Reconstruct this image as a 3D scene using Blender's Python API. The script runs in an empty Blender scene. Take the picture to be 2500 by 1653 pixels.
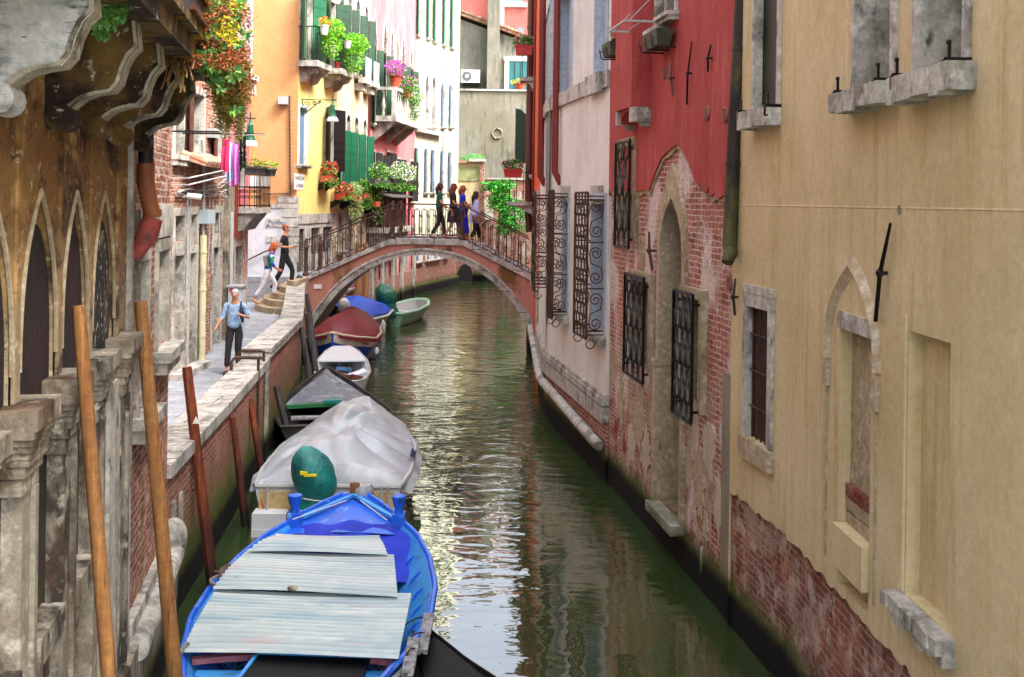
import bpy, math, random
from mathutils import Vector as V, Matrix, geometry
random.seed(11)
S = bpy.context.scene
COL = S.collection
F, CX, HY, EYE = 2700.0, 1250.0, 490.0, 4.4
ROLL = math.radians(0.8)
CR, SR = math.cos(ROLL), math.sin(ROLL)
CAM = V((0, 0, EYE))

# ---- camera -----------------------------------------------------------
cd = bpy.data.cameras.new("camera")
cam = bpy.data.objects.new("camera", cd)
COL.objects.link(cam)
cd.sensor_width = 36; cd.lens = 36 * F / 2500; cd.shift_y = -(826.5 - HY) / 2500
cd.clip_start = 0.1; cd.clip_end = 2000
R_, U_, B_ = V((CR, 0, SR)), V((-SR, 0, CR)), V((0, -1, 0))
cam.matrix_world = Matrix(((R_.x, U_.x, B_.x, 0), (R_.y, U_.y, B_.y, 0), (R_.z, U_.z, B_.z, EYE), (0, 0, 0, 1)))
S.camera = cam

def ray(px, py):
    u = (px - CX) / F; v = (HY - py) / F
    return V((u * CR - v * SR, 1, u * SR + v * CR))
def atY(px, py, Y): return CAM + ray(px, py) * Y
def atZ(px, py, z):
    d = ray(px, py); return CAM + d * ((z - EYE) / d.z)
def Z(ox, oy, s): return lambda x, y: (ox + x * s, oy + y * s)

# ---- object bookkeeping -----------------------------------------------
ORG = {}
def tag(o, label=None, cat=None, group=None, kind=None):
    if label: o["label"] = label
    if cat: o["category"] = cat
    if group: o["group"] = group
    if kind: o["kind"] = kind
    return o
def root(name, label, cat, loc=(0, 0, 0), group=None):
    o = bpy.data.objects.new(name, None); COL.objects.link(o)
    o.location = loc; o.empty_display_size = 0.2
    ORG[o.name] = V(loc)
    return tag(o, label, cat, group)

class MB:
    def __init__(s): s.v = []; s.f = []; s.m = []
    def add(s, vs, fs, mi=0):
        k = len(s.v); s.v += [V(p) for p in vs]
        for f in fs: s.f.append([i + k for i in f]); s.m.append(mi)
        return s
    def quad(s, a, b, c, d, mi=0): return s.add([a, b, c, d], [(0, 1, 2, 3)], mi)
    def obox(s, c, ax, ay, az, mi=0):
        """box: centre and three half-extent vectors"""
        c, ax, ay, az = V(c), V(ax), V(ay), V(az)
        vs = [c + ax * i + ay * j + az * k for k in (-1, 1) for j in (-1, 1) for i in (-1, 1)]
        fs = [(0, 2, 3, 1), (4, 5, 7, 6), (0, 1, 5, 4), (2, 6, 7, 3), (0, 4, 6, 2), (1, 3, 7, 5)]
        if ax.cross(ay).dot(az) < 0: fs = [f[::-1] for f in fs]
        return s.add(vs, fs, mi)
    def box(s, x0, x1, y0, y1, z0, z1, mi=0):
        return s.obox(((x0 + x1) / 2, (y0 + y1) / 2, (z0 + z1) / 2), ((x1 - x0) / 2, 0, 0), (0, (y1 - y0) / 2, 0), (0, 0, (z1 - z0) / 2), mi)
    def bar(s, a, b, w, h=None, mi=0, up=(0, 0, 1)):
        a, b = V(a), V(b); d = b - a; h = h or w
        up = V(up)
        if d.length < 1e-6: return s
        if abs(d.normalized().dot(up)) > .97: up = V((1, 0, 0)) if abs(up.z) > .5 else V((0, 0, 1))
        sx = d.cross(up).normalized(); sz = sx.cross(d).normalized()
        return s.obox((a + b) / 2, d / 2, sx * w / 2, sz * h / 2, mi)
    def tube(s, path, r, n=8, cap=True, mi=0):
        P = [V(p) for p in path]; L = len(P)
        rs = r if isinstance(r, (list, tuple)) else [r] * L
        k = len(s.v); prev = None
        for i, p in enumerate(P):
            t = (P[min(i + 1, L - 1)] - P[max(i - 1, 0)])
            t = t.normalized() if t.length > 1e-9 else V((0, 0, 1))
            if prev is None:
                a = t.cross(V((0, 0, 1)));
                if a.length < 1e-3: a = t.cross(V((1, 0, 0)))
            else:
                a = prev - t * prev.dot(t)
                if a.length < 1e-6: a = t.cross(V((1, 0, 0)))
            a.normalize(); prev = a; b = t.cross(a)
            for j in range(n):
                q = 2 * math.pi * j / n
                s.v.append(p + (a * math.cos(q) + b * math.sin(q)) * rs[i])
        for i in range(L - 1):
            for j in range(n):
                s.f.append([k + i * n + j, k + i * n + (j + 1) % n, k + (i + 1) * n + (j + 1) % n, k + (i + 1) * n + j]); s.m.append(mi)
        if cap:
            s.f.append([k + j for j in range(n)][::-1]); s.m.append(mi)
            s.f.append([k + (L - 1) * n + j for j in range(n)]); s.m.append(mi)
        return s
    def lathe(s, c, prof, n=16, mi=0, ax=(0, 0, 1)):
        c = V(c); ax = V(ax).normalized()
        return s.tube([c + ax * z for _, z in prof], [max(r, 1e-4) for r, _ in prof], n, True, mi)
    def ball(s, c, r, n=10, m=7, mi=0):
        r = (r, r, r) if not isinstance(r, (tuple, list)) else r
        vs = []; fs = []
        for i in range(m + 1):
            th = math.pi * i / m
            for j in range(n):
                ph = 2 * math.pi * j / n
                vs.append((c[0] + r[0] * math.sin(th) * math.cos(ph), c[1] + r[1] * math.sin(th) * math.sin(ph), c[2] + r[2] * math.cos(th)))
        for i in range(m):
            for j in range(n): fs.append((i * n + j, (i + 1) * n + j, (i + 1) * n + (j + 1) % n, i * n + (j + 1) % n))
        return s.add(vs, fs, mi)
    def prism(s, poly, ext, mi=0):
        """closed solid: planar polygon (3D points, any concavity) pushed along ext"""
        P = [V(p) for p in poly]; e = V(ext); n = len(P)
        tr = geometry.tessellate_polygon([P])
        nrm = V((0, 0, 0))
        for i in range(n): nrm += P[i].cross(P[(i + 1) % n])
        flip = nrm.dot(e) > 0
        fs = []
        for t in tr:
            a, b, c = t
            tn = (P[b] - P[a]).cross(P[c] - P[a])
            if tn.dot(e) > 0: t = (c, b, a)
            fs.append(tuple(t)); fs.append(tuple(i + n for i in t[::-1]))
        for i in range(n):
            j = (i + 1) % n
            q = (i, j, j + n, i + n)
            fs.append(q if not flip else q[::-1]) if not flip else fs.append((i, i + n, j + n, j)[::-1])
        return s.add(P + [p + e for p in P], fs, mi)
    def leaves(s, c, rad, n, size, mi=0, droop=0.0, fn=None, flat=.5):
        for _ in range(n):
            while 1:
                q = V((random.uniform(-1, 1), random.uniform(-1, 1), random.uniform(-1, 1)))
                if q.length < 1 and q.length > random.random() * .9: break
            p = V((c[0] + q.x * rad[0], c[1] + q.y * rad[1], c[2] + q.z * rad[2]))
            if fn: p = fn(p)
            s.leaf(p, size * random.uniform(.6, 1.3), mi, flat)
        return s
    def leaf(s, p, sz, mi=0, flat=.5, d=None):
        d = d or V((random.gauss(0, 1), random.gauss(0, 1), random.gauss(0, flat)))
        d = d.normalized(); w = d.cross(V((random.gauss(0, 1), random.gauss(0, 1), random.gauss(0, 1))))
        if w.length < 1e-3: return
        w.normalize(); w *= sz * .32; nn = d.cross(w).normalized() * sz * .1
        s.add([p, p + d * sz * .5 + w + nn, p + d * sz, p + d * sz * .5 - w + nn], [(0, 1, 2), (0, 2, 3)], mi)

def mesh_from(name, mb, org=V((0, 0, 0))):
    me = bpy.data.meshes.new(name)
    me.from_pydata([tuple(p - org) for p in mb.v], [], mb.f)
    uv = me.uv_layers.new(name="UVMap")
    for pl, mi in zip(me.polygons, mb.m):
        pl.material_index = mi
        n = pl.normal
        if abs(n.z) > .75:
            for li in pl.loop_indices:
                p = mb.v[me.loops[li].vertex_index]; uv.data[li].uv = (p.x, p.y)
        else:
            t = V((-n.y, n.x, 0)).normalized()
            if t.y < 0: t = -t
            for li in pl.loop_indices:
                p = mb.v[me.loops[li].vertex_index]; uv.data[li].uv = (p.dot(t), p.z)
    return me
def part(name, mb, mat, parent, smooth=False, label=None, loc=None):
    org = V((0, 0, 0)); q = parent
    while q is not None:
        org = org + ORG.get(q.name, V((0, 0, 0))); q = q.parent
    me = mesh_from(name, mb, org)
    for m in (mat if isinstance(mat, (list, tuple)) else [mat]): me.materials.append(m)
    if smooth:
        me.polygons.foreach_set("use_smooth", [True] * len(me.polygons))
        if smooth != "full":
            try: me.set_sharp_from_angle(angle=math.radians(40))
            except Exception: pass
    o = bpy.data.objects.new(name, me); COL.objects.link(o); o.parent = parent
    if label: o["label"] = label
    return o
def single(name, mb, mat, label, cat, group=None, loc=(0, 0, 0), smooth=False, kind=None):
    me = mesh_from(name, mb, V(loc))
    for m in (mat if isinstance(mat, (list, tuple)) else [mat]): me.materials.append(m)
    if smooth:
        me.polygons.foreach_set("use_smooth", [True] * len(me.polygons))
        if smooth != "full":
            try: me.set_sharp_from_angle(angle=math.radians(40))
            except Exception: pass
    o = bpy.data.objects.new(name, me); COL.objects.link(o); o.location = loc
    ORG[o.name] = V(loc)
    return tag(o, label, cat, group, kind)
def struct(name, mb, mat, smooth=False): return single(name, mb, mat, None, None, kind="structure", smooth=smooth)
def copy_tree(o, parent=None):
    c = o.copy(); COL.objects.link(c); c.parent = parent
    for ch in list(o.children): copy_tree(ch, c)
    return c

# ---- walls ----------------------------------------------------------------
class Wall:
    """vertical plane through plan points a -> b; n = outward (towards the canal)"""
    def __init__(s, a, b, out):
        s.a = V((a[0], a[1], 0)); s.b = V((b[0], b[1], 0))
        s.t = (s.b - s.a).normalized(); s.L = (s.b - s.a).length
        s.n = V((s.t.y, -s.t.x, 0))
        if s.n.dot(V((out[0], out[1], 0))) < 0: s.n = -s.n
    def pt(s, u, z, d=0.0): return s.a + s.t * u + s.n * d + V((0, 0, z))
    def pix(s, px, py, d=0.0):
        r = ray(px, py); o = s.a + s.n * d
        k = (o - CAM).dot(s.n) / r.dot(s.n); p = CAM + r * k
        return (p - s.a).dot(s.t), p.z
    def rect(s, x0, x1, yt, yb, xc=None, d=0.0):
        ym = (max(yt, -40) + yb) / 2
        u0 = s.pix(x0, ym, d)[0]; u1 = s.pix(x1, ym, d)[0]
        xc = xc or (x0 + x1) / 2
        zt = s.pix(xc, yt, d)[1]; zb = s.pix(xc, yb, d)[1]
        return min(u0, u1), max(u0, u1), zb, zt
    def wbox(s, mb, u0, u1, z0, z1, d0, d1, mi=0):
        c = s.pt((u0 + u1) / 2, (z0 + z1) / 2, (d0 + d1) / 2)
        return mb.obox(c, s.t * (u1 - u0) / 2, s.n * (d1 - d0) / 2, V((0, 0, (z1 - z0) / 2)), mi)
    def sheet(s, mb, outline, holes=(), d=0.0, rev=0.25, mi=0, mr=0):
        """front face with openings, reveals going inwards"""
        loops = [outline] + list(holes)
        P3 = [[V((u, z, 0)) for u, z in lp] for lp in loops]
        flat = [p for lp in P3 for p in lp]
        tr = geometry.tessellate_polygon(P3)
        vs = [s.pt(p.x, p.y, d) for p in flat]; fs = []
        for a, b, c in tr:
            nn = (vs[b] - vs[a]).cross(vs[c] - vs[a])
            if nn.length < 1e-9: continue
            fs.append((a, b, c) if nn.dot(s.n) > 0 else (c, b, a))
        mb.add(vs, fs, mi)
        for h in holes:
            rv = rev
            m = len(h)
            cu = sum(p[0] for p in h) / m; cz = sum(p[1] for p in h) / m
            for i in range(m):
                a, b = h[i], h[(i + 1) % m]
                q = [s.pt(a[0], a[1], d), s.pt(b[0], b[1], d), s.pt(b[0], b[1], d - rv), s.pt(a[0], a[1], d - rv)]
                nn = (q[1] - q[0]).cross(q[3] - q[0]); ctr = s.pt(cu, cz, d - rv / 2)
                if nn.dot(ctr - (q[0] + q[2]) / 2) < 0: q = q[::-1]
                mb.quad(*q, mr)
        return mb
def rc(u0, u1, z0, z1): return [(u0, z0), (u1, z0), (u1, z1), (u0, z1)]
def arch(u0, u1, z0, zs, za, kind="p", n=9):
    um = (u0 + u1) / 2; w = (u1 - u0) / 2; h = za - zs; pts = [(u0, z0), (u1, z0)]
    R = []
    for i in range(n + 1):
        t = i / n
        if kind == "r": R.append((w * math.cos(t * math.pi / 2), zs + h * math.sin(t * math.pi / 2)))
        elif kind == "o": R.append((w * (1 - t ** 1.6) if t < .7 else w * (1 - .7 ** 1.6) * ((1 - t) / .3) ** 1.6, zs + h * t))
        else: R.append((w * (1 - t ** 2.7), zs + h * t))
    pts += [(um + x, z) for x, z in R]
    pts += [(um - x, z) for x, z in R[::-1][1:]]
    return pts
# ---- materials ----------------------------------------------------------
MATS = {}
def rgb(h):
    if isinstance(h, str):
        c = [int(h[i:i + 2], 16) / 255 for i in (0, 2, 4)]
        return tuple((x / 12.92 if x <= .04045 else ((x + .055) / 1.055) ** 2.4) for x in c) + (1,)
    return tuple(h) + (1,) if len(h) == 3 else h
class NT:
    def __init__(s, name):
        s.mat = bpy.data.materials.new(name); s.mat.use_nodes = True
        s.nt = s.mat.node_tree; s.b = s.nt.nodes["Principled BSDF"]; s.pos = None; s.uvn = None
    def n(s, t): return s.nt.nodes.new(t)
    def l(s, a, b): s.nt.links.new(a, b)
    def P(s):
        if s.pos is None: s.pos = s.n("ShaderNodeNewGeometry")
        return s.pos.outputs["Position"]
    def UV(s):
        if s.uvn is None: s.uvn = s.n("ShaderNodeTexCoord")
        return s.uvn.outputs["UV"]
    def coords(s, sc, src=None):
        m = s.n("ShaderNodeVectorMath"); m.operation = "MULTIPLY"
        s.l(src or s.P(), m.inputs[0]); m.inputs[1].default_value = sc; return m.outputs[0]
    def noise(s, scale, sc=(1, 1, 1), detail=4, rough=.6, dist=0.0, src=None):
        t = s.n("ShaderNodeTexNoise"); t.inputs["Scale"].default_value = scale; t.inputs["Detail"].default_value = detail
        t.inputs["Roughness"].default_value = rough; t.inputs["Distortion"].default_value = dist
        s.l(s.coords(sc, src), t.inputs["Vector"]); return t.outputs["Fac"]
    def rng(s, x, lo, hi, a=0.0, b=1.0):
        m = s.n("ShaderNodeMapRange"); m.inputs["From Min"].default_value = lo; m.inputs["From Max"].default_value = hi
        m.inputs["To Min"].default_value = a; m.inputs["To Max"].default_value = b
        s.l(x, m.inputs["Value"]); return m.outputs[0]
    def math(s, op, a, b=None):
        m = s.n("ShaderNodeMath"); m.operation = op
        for i, x in enumerate((a, b)):
            if x is None: continue
            if isinstance(x, (int, float)): m.inputs[i].default_value = x
            else: s.l(x, m.inputs[i])
        return m.outputs[0]
    def mix(s, f, a, b, mode="MIX"):
        m = s.n("ShaderNodeMix"); m.data_type = "RGBA"; m.blend_type = mode
        for sk, x in ((m.inputs[0], f), (m.inputs[6], a), (m.inputs[7], b)):
            if isinstance(x, (int, float)): sk.default_value = x
            elif isinstance(x, tuple): sk.default_value = x
            else: s.l(x, sk)
        return m.outputs[2]
    def mask(s, m):
        k = m[0]
        if k == "n":      # noise: scale lo hi [axis scale] [amount]
            sc = m[4] if len(m) > 4 else (1, 1, 1); am = m[5] if len(m) > 5 else 1.0
            return s.rng(s.noise(m[1], sc, 5, .65), m[2], m[3], 0, am)
        if k == "z":      # 1 below z0 fading to 0 at z1, ragged by noise
            sp = s.n("ShaderNodeSeparateXYZ"); s.l(s.P(), sp.inputs[0])
            nz = s.math("MULTIPLY", s.math("SUBTRACT", s.noise(m[4], (1, 1, 1), 5, .7), .5), m[3] * 2)
            v = s.rng(s.math("ADD", sp.outputs[2], nz), m[1], m[2], 1, 0)
            return s.math("MULTIPLY", v, m[5]) if len(m) > 5 else v
        if k == "mul": return s.math("MULTIPLY", s.mask(m[1]), s.mask(m[2]))
        if k == "isl":
            if s.pos is None: s.P()
            return s.rng(s.pos.outputs["Random Per Island"], m[1], m[2])
        if k == "const": return m[1]
def mat(name, base, rough=.85, layers=(), bump=((40, .15),), metal=0, spec=.5, brick=None, coat=0, wavy=None, alpha=None, trans=0, sheen=0, pebble=None, grain=1.0):
    if name in MATS: return MATS[name]
    t = NT(name); col = rgb(base); h = None
    if brick:
        b = t.n("ShaderNodeTexBrick")
        b.inputs["Color1"].default_value = col; b.inputs["Color2"].default_value = rgb(brick[0]); b.inputs["Mortar"].default_value = rgb(brick[1])
        b.inputs["Scale"].default_value = 1.0; b.inputs["Mortar Size"].default_value = brick[4]; b.inputs["Mortar Smooth"].default_value = .35
        b.inputs["Brick Width"].default_value = brick[2]; b.inputs["Row Height"].default_value = brick[3]; b.inputs["Bias"].default_value = -.1
        wob = t.n("ShaderNodeTexNoise"); wob.inputs["Scale"].default_value = 7; wob.inputs["Detail"].default_value = 3
        t.l(t.UV(), wob.inputs["Vector"])
        vm = t.n("ShaderNodeVectorMath"); vm.operation = "MULTIPLY_ADD"; t.l(wob.outputs["Color"], vm.inputs[0]); vm.inputs[1].default_value = (.05, .05, 0); t.l(t.UV(), vm.inputs[2])
        t.l(vm.outputs[0], b.inputs["Vector"])
        col = b.outputs["Color"]; h = t.math("MULTIPLY", b.outputs["Fac"], -brick[5] if len(brick) > 5 else -.8)
    masks_h = None
    for i, (c, m) in enumerate(layers):
        f = t.mask(m) if isinstance(m, tuple) else m
        col = t.mix(f, col, rgb(c))
    if rough >= .55 and bump and grain:
        g = t.rng(t.noise(16, (1, 1, 1), 8, .78), .32, .68, 1 - .34 * grain, 1 + .30 * grain); col = t.mix(1.0, col, g, "MULTIPLY")
    if isinstance(col, tuple): t.b.inputs["Base Color"].default_value = col
    else: t.l(col, t.b.inputs["Base Color"])
    t.b.inputs["Roughness"].default_value = rough; t.b.inputs["Metallic"].default_value = metal
    t.b.inputs["Specular IOR Level"].default_value = spec
    if coat: t.b.inputs["Coat Weight"].default_value = coat; t.b.inputs["Coat Roughness"].default_value = .15
    if trans: t.b.inputs["Transmission Weight"].default_value = trans
    for sc, st in bump:
        x = t.math("MULTIPLY", t.noise(sc, (1, 1, 1), 4, .6), st); h = x if h is None else t.math("ADD", h, x)
    if pebble:
        vo = t.n("ShaderNodeTexVoronoi"); vo.inputs["Scale"].default_value = pebble; t.l(t.P(), vo.inputs["Vector"])
        x = t.math("MULTIPLY", vo.outputs["Distance"], -1.0); h = x if h is None else t.math("ADD", h, x)
    if wavy:
        w = t.noise(wavy[0], wavy[1], 3, .5); x = t.math("MULTIPLY", w, wavy[2]); h = x if h is None else t.math("ADD", h, x)
    if h is not None:
        bn = t.n("ShaderNodeBump"); bn.inputs["Strength"].default_value = 1.0; bn.inputs["Distance"].default_value = .02
        t.l(h, bn.inputs["Height"]); t.l(bn.outputs[0], t.b.inputs["Normal"])
    MATS[name] = t.mat; return t.mat

ALGAE = [("4a5020", ("z", .4, .66, .22, 2.5)), ("1c2010", ("z", .28, .42, .14, 3.5)), ("040404", ("z", .28, .38, .08, 5))]
def plaster(name, base, dark, light, streak=.55, extra=(), low=True, bump=((30, .12), (6, .25))):
    L = [(dark, ("n", .7, .42, .72, (1, 1, 1), .55)), (light, ("n", 1.3, .5, .75, (1, 1, .5), .5)),
         (dark, ("n", 3.0, .52, .72, (2.2, 2.2, .16), streak)), (light, ("n", 14, .55, .8, (1, 1, 1), .35))]
    return mat(name, base, .9, L + list(extra) + (ALGAE if low else []), bump, spec=.25, grain=.42)
M = {}
M["cream"] = plaster("plaster_cream", "c6b58e", "a4915f", "d8ccb0", .7)
M["cream_wall"] = M["cream"]
M["red"] = plaster("plaster_red", "9f4542", "8e2e2e", "c66a64", .6, [("6d2220", ("n", 1.6, .52, .8, (1.6, 1.6, .3), .7)), ("d08a80", ("n", 2.5, .6, .8, (2, 2, .25), .6))], False)
M["white"] = plaster("plaster_pale", "d2d0ca", "a9a196", "dedbd6", .35, [("5e5648", ("n", 9, .68, .73, (1, 1, 1.6), .7))])
M["orange"] = plaster("plaster_orange", "d9542c", "b03c1c", "e67a4e", .5, (), False)
M["orangeface"] = plaster("plaster_apricot", "bf8d5c", "a8764a", "cc9f74", .3, (), False)
M["yellow"] = plaster("plaster_yellow", "d8c87a", "c4a050", "e0d8a0", .5, [("b98a3c", ("n", 2.2, .58, .8, (2.5, 2.5, .2), .6))], False)
M["beige"] = plaster("plaster_beige", "cdb992", "8b7350", "dfd2b8", .9, (), False)
M["pink"] = plaster("plaster_pink", "b4666a", "a5494c", "d08c8c", .5, (), False)
M["whiteface"] = plaster("plaster_chalk", "bcbea8", "a8aa90", "d6d8cc", .35, (), False)
M["greywall"] = plaster("plaster_grey", "78776c", "43443e", "98947f", .9, [("6e6a58", ("n", .5, .45, .6, (1, 1, 1), .8)), ("3d3f38", ("n", 2.5, .55, .7, (1, 1, .25), .8))], False)
M["pinkfar"] = plaster("plaster_far_pink", "93544e", "8c4f48", "c48f88", .6, (), False)
M["palace"] = mat("plaster_palace", "80602f", .9, [("6a3f18", ("n", 1.6, .42, .62, (.4, .4, .6), .8)), ("9c9078", ("z", 3.4, 4.3, .5, 1.5, .8)), ("b89460", ("n", 3.4, .52, .66, (.4, .4, .6), .8)), ("2c160c", ("n", 3.0, .53, .62, (.35, .35, .5), .95)), ("1a0e0a", ("n", 9, .57, .66, (.4, .4, .6), .8)), ("cbb690", ("n", 14, .58, .66, (.4, .4, .8), .7))], ((25, .3), (5, .6)))
M["graff"] = plaster("plaster_lowwall", "b9bbc0", "8d8f92", "cfd2d6", .2, (), False)
M["bridgeplaster"] = plaster("plaster_bridge", "b47e6e", "96604f", "cc9e90", .6, [("5c4a22", ("n", 1.1, .52, .64, (1, 1, .6), .9)), ("3c3013", ("n", 2.6, .58, .68, (1, 1, .35), .8))], True)
def brickm(name, a="8e4a3c", b="6f2f28", mo="b3a390", extra=(), bw=.25, rh=.068, ms=.009, amp=.9):
    return mat(name, a, .9, [("c9aa98", ("n", 2.2, .54, .72, (1, 1, 1), .7)), ("4c231c", ("n", 4, .56, .72, (1, 1, 1), .7)), ("a85c40", ("n", 1.1, .5, .7, (1, 1, 1), .6))] + list(extra) + ALGAE, ((35, .6), (9, .5)), brick=(b, mo, bw, rh, ms, amp), spec=.2)
M["brick"] = brickm("brick_red", "97655a", "7a443a", "b8a898")
M["brickold"] = brickm("brick_worn", "a87468", "874a40", "cdbcae", [("d2c6be", ("n", 1.7, .5, .6, (1, 1, .6), .8)), ("a69a84", ("mul", ("n", 2.4, .48, .56, (1.5, 1.5, .5)), ("z", 1.7, 2.6, .5, 2, .9))), ("8f8672", ("n", 2.1, .6, .66, (1.5, 1.5, .35), .8)), ("5c2a22", ("n", 11, .6, .68, (1, 1, 1), .8)), ("7e1f17", ("mul", ("n", 3, .45, .6), ("z", 1.0, 1.5, .3, 2, .9)))], amp=1.6)
M["brickdark"] = brickm("brick_base", "86564a", "663a30", "a08c7e", [("c0b0a2", ("n", 5, .5, .64, (1, 1, 1), .75)), ("a89888", ("n", 1.4, .52, .62, (1, 1, 1), .7)), ("3c1c16", ("n", 9, .58, .66, (1, 1, 1), .8)), ("5a100c", ("n", 1.7, .56, .68, (1, 1, 1), .7))], amp=1.6)
M["brickquay"] = brickm("brick_quay", "9c6254", "7c4a3e", "b4a290", [("6a5a34", ("z", .9, 1.5, .3, 2, .6)), ("4a6418", ("z", .4, .85, .6, 2.6, .9)), ("1a240c", ("z", .25, .5, .3, 3, .9))], amp=1.0)
M["brickleft"] = brickm("brick_rough", "905e4c", "6c3a30", "a88e78", [("c4aea0", ("n", 6, .52, .62, (1, 1, 1.8), .8)), ("3a1812", ("n", 3, .6, .7, (1, 1, 1), .8))], ms=.014, amp=1.6)
M["stone"] = mat("stone_pale", "aeaba2", .8, [("5f5c52", ("n", 2.5, .46, .64, (1, 1, .5), .85)), ("2a2824", ("n", 5, .6, .68, (1, 1, .6), .8)), ("dcdad6", ("n", 6, .52, .7, (1, 1, 1), .6)), ("34322e", ("n", 9, .62, .7, (1, 1, .5), .6))] + ALGAE, ((25, .35), (5, .4)), spec=.3)
M["stonecut"] = mat("stone_joint", "a8a69f", .8, [("5c5a50", ("n", 2.8, .47, .64, (1, 1, .5), .85)), ("dad8d2", ("n", 6, .52, .7, (1, 1, 1), .6))] + ALGAE, ((25, .3),), spec=.3, brick=("a29f98", "4c4a44", 1.1, .6, .012, .5))
M["stonedark"] = mat("stone_dark", "8b8476", .85, [("2a2622", ("n", 3, .48, .6, (1, 1, .4), .9)), ("b9b3a4", ("n", 7, .54, .66, (1, 1, 1), .8)), ("5c4024", ("n", 1.6, .5, .66, (1, 1, 1), .6))] + ALGAE, ((25, .4), (6, .6)), spec=.25)
M["stonebeige"] = mat("stone_beige", "a2947a", .9, [("6c5a3c", ("n", 2, .48, .7, (1, 1, .6), .7)), ("c2b9a6", ("n", 8, .52, .7, (1, 1, 1), .6)), ("4a2c1c", ("n", 4, .62, .72, (1, 1, 1), .7))] + ALGAE, ((22, .6), (5, .5)), spec=.2)
M["marble"] = mat("marble_veined", "bfc1c1", .65, [("8d6f34", ("n", 1.4, .56, .7, (1, 1, .4), .6)), ("2e3438", ("n", 4.5, .495, .505, (1, .8, 2.6), .0))], ((25, .2),))
M["green"] = mat("shutter_green", "0f5a3e", .45, [("0a3d2b", ("n", 2, .45, .7, (1, 1, .4), .8)), ("5a8a74", ("n", 20, .66, .74, (1, 1, .3), .5))], ((60, .05),))
M["greendk"] = mat("shutter_dark_green", "123a24", .5, [("0a2418", ("n", 2, .45, .7, (1, 1, .4), .8))], ((60, .05),))
M["teal"] = mat("shutter_teal", "1f6468", .5, [("184c50", ("n", 3, .45, .7, (1, 1, .4), .8))], ((60, .05),))
M["bluegrey"] = mat("shutter_blue_grey", "5c748e", .6, [("48607a", ("n", 2, .45, .7, (1, 1, .4), .8))], ((60, .05),))
M["paleblue"] = mat("panel_pale_blue", "a4adb8", .8, [("8f9aa8", ("n", 1.5, .45, .7, (1, 1, .4), .8))], ((40, .1),))
M["dark"] = mat("dark_interior", "0b0a0a", .7, [("1e0c0a", ("n", 1.5, .5, .7, (1, 1, 1), .8))], ())
M["darkred"] = mat("dark_red_wood", "3a0c0c", .6, [("180404", ("n", 3, .45, .65, (3, 3, .3), .9)), ("7a5030", ("n", 8, .66, .74, (2, 2, .2), .8))], ((40, .2),))
M["glass"] = mat("window_glass", "1a2228", .08, [("2c3a44", ("n", 1, .4, .7, (1, 1, 1), .7))], ())
M["iron"] = mat("wrought_iron", "1c1a1a", .5, [("3a2418", ("n", 9, .55, .7, (1, 1, 1), .7))], ((60, .2),), metal=.5)
M["rustiron"] = mat("rusty_iron", "4a3428", .7, [("2a201c", ("n", 7, .45, .65, (1, 1, 1), .8)), ("6f4a34", ("n", 20, .55, .7, (1, 1, 1), .7))], ((60, .3),), metal=.3)
M["blackiron"] = mat("black_iron", "0c0c0f", .3, [("3a3c42", ("n", 14, .6, .72, (1, 1, 1), .5))], ((50, .1),), metal=.3)
M["pipered"] = mat("downpipe_red", "6e1c16", .45, [("4a100c", ("n", 3, .45, .7, (1, 1, .3), .8))], ((60, .05),))
M["pipebrown"] = mat("downpipe_brown", "5a2a20", .5, [("3a1812", ("n", 3, .45, .7, (1, 1, .3), .8))], ((60, .05),))
M["pipemoss"] = mat("downpipe_mossy", "241a14", .7, [("4a4a1a", ("n", 2.4, .5, .62, (1, 1, .5), .9)), ("0c0806", ("n", 4, .5, .6, (1, 1, .4), .8)), ("b0b0a0", ("n", 45, .68, .74, (1, 1, 1), .7))], ((40, .3),))
M["wood"] = mat("pole_wood", "8c6034", .8, [("6d3f18", ("n", 2.5, .45, .7, (6, 6, .25), .8)), ("b07c42", ("n", 5, .52, .7, (8, 8, .15), .8)), ("2c1a0c", ("n", 4, .6, .66, (14, 14, .3), .9)), ("4a4420", ("z", .4, .9, .4, 3, .7)), ("1c1008", ("z", .15, .35, .1, 4))], ((20, .15),))
M["woodred"] = mat("pole_red_wood", "74300f", .7, [("3a1206", ("n", 2.5, .42, .62, (5, 5, .3), .9)), ("a55c28", ("n", 4, .52, .7, (7, 7, .2), .8)), ("1c0a04", ("n", 4, .6, .66, (14, 14, .3), .9)), ("360806", ("z", .7, 1.0, .15, 3, .8)), ("0c0806", ("z", .15, .35, .1, 4))], ((20, .3),))
M["woodgrey"] = mat("pole_grey_wood", "4c4a4a", .8, [("26201e", ("n", 3, .42, .62, (5, 5, .3), .9)), ("0c0a08", ("z", .15, .4, .1, 4))], ((25, .4),))
M["pave"] = mat("paving_stone", "8e939a", .7, [("6d7074", ("n", 1.2, .45, .7, (1, 1, 1), .7)), ("b0b6be", ("n", 3, .52, .7, (1, 1, 1), .5))], ((25, .2),), brick=("80858b", "4a4b4c", .9, .4, .008, .4))
M["tile"] = mat("roof_tiles", "9a6a50", .9, [("c2b09c", ("n", 3, .45, .65, (1, 1, 1), .8)), ("5a4438", ("n", 5, .55, .7, (1, 1, 1), .7))], ((20, .8),))
def leafm(name, a, b, c, rough=.6):
    return mat(name, a, rough, [(b, ("isl", .3, .8)), (c, ("isl", .8, .95))], (), spec=.3)
M["leaf"] = leafm("foliage_green", "2c5a14", "4f8a22", "8ab43c")
M["leafbright"] = leafm("foliage_bright", "4f9a14", "7fc02a", "b4dc4a")
M["leafivy"] = leafm("foliage_ivy", "1c7a1c", "2fa82c", "7be05c")
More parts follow.
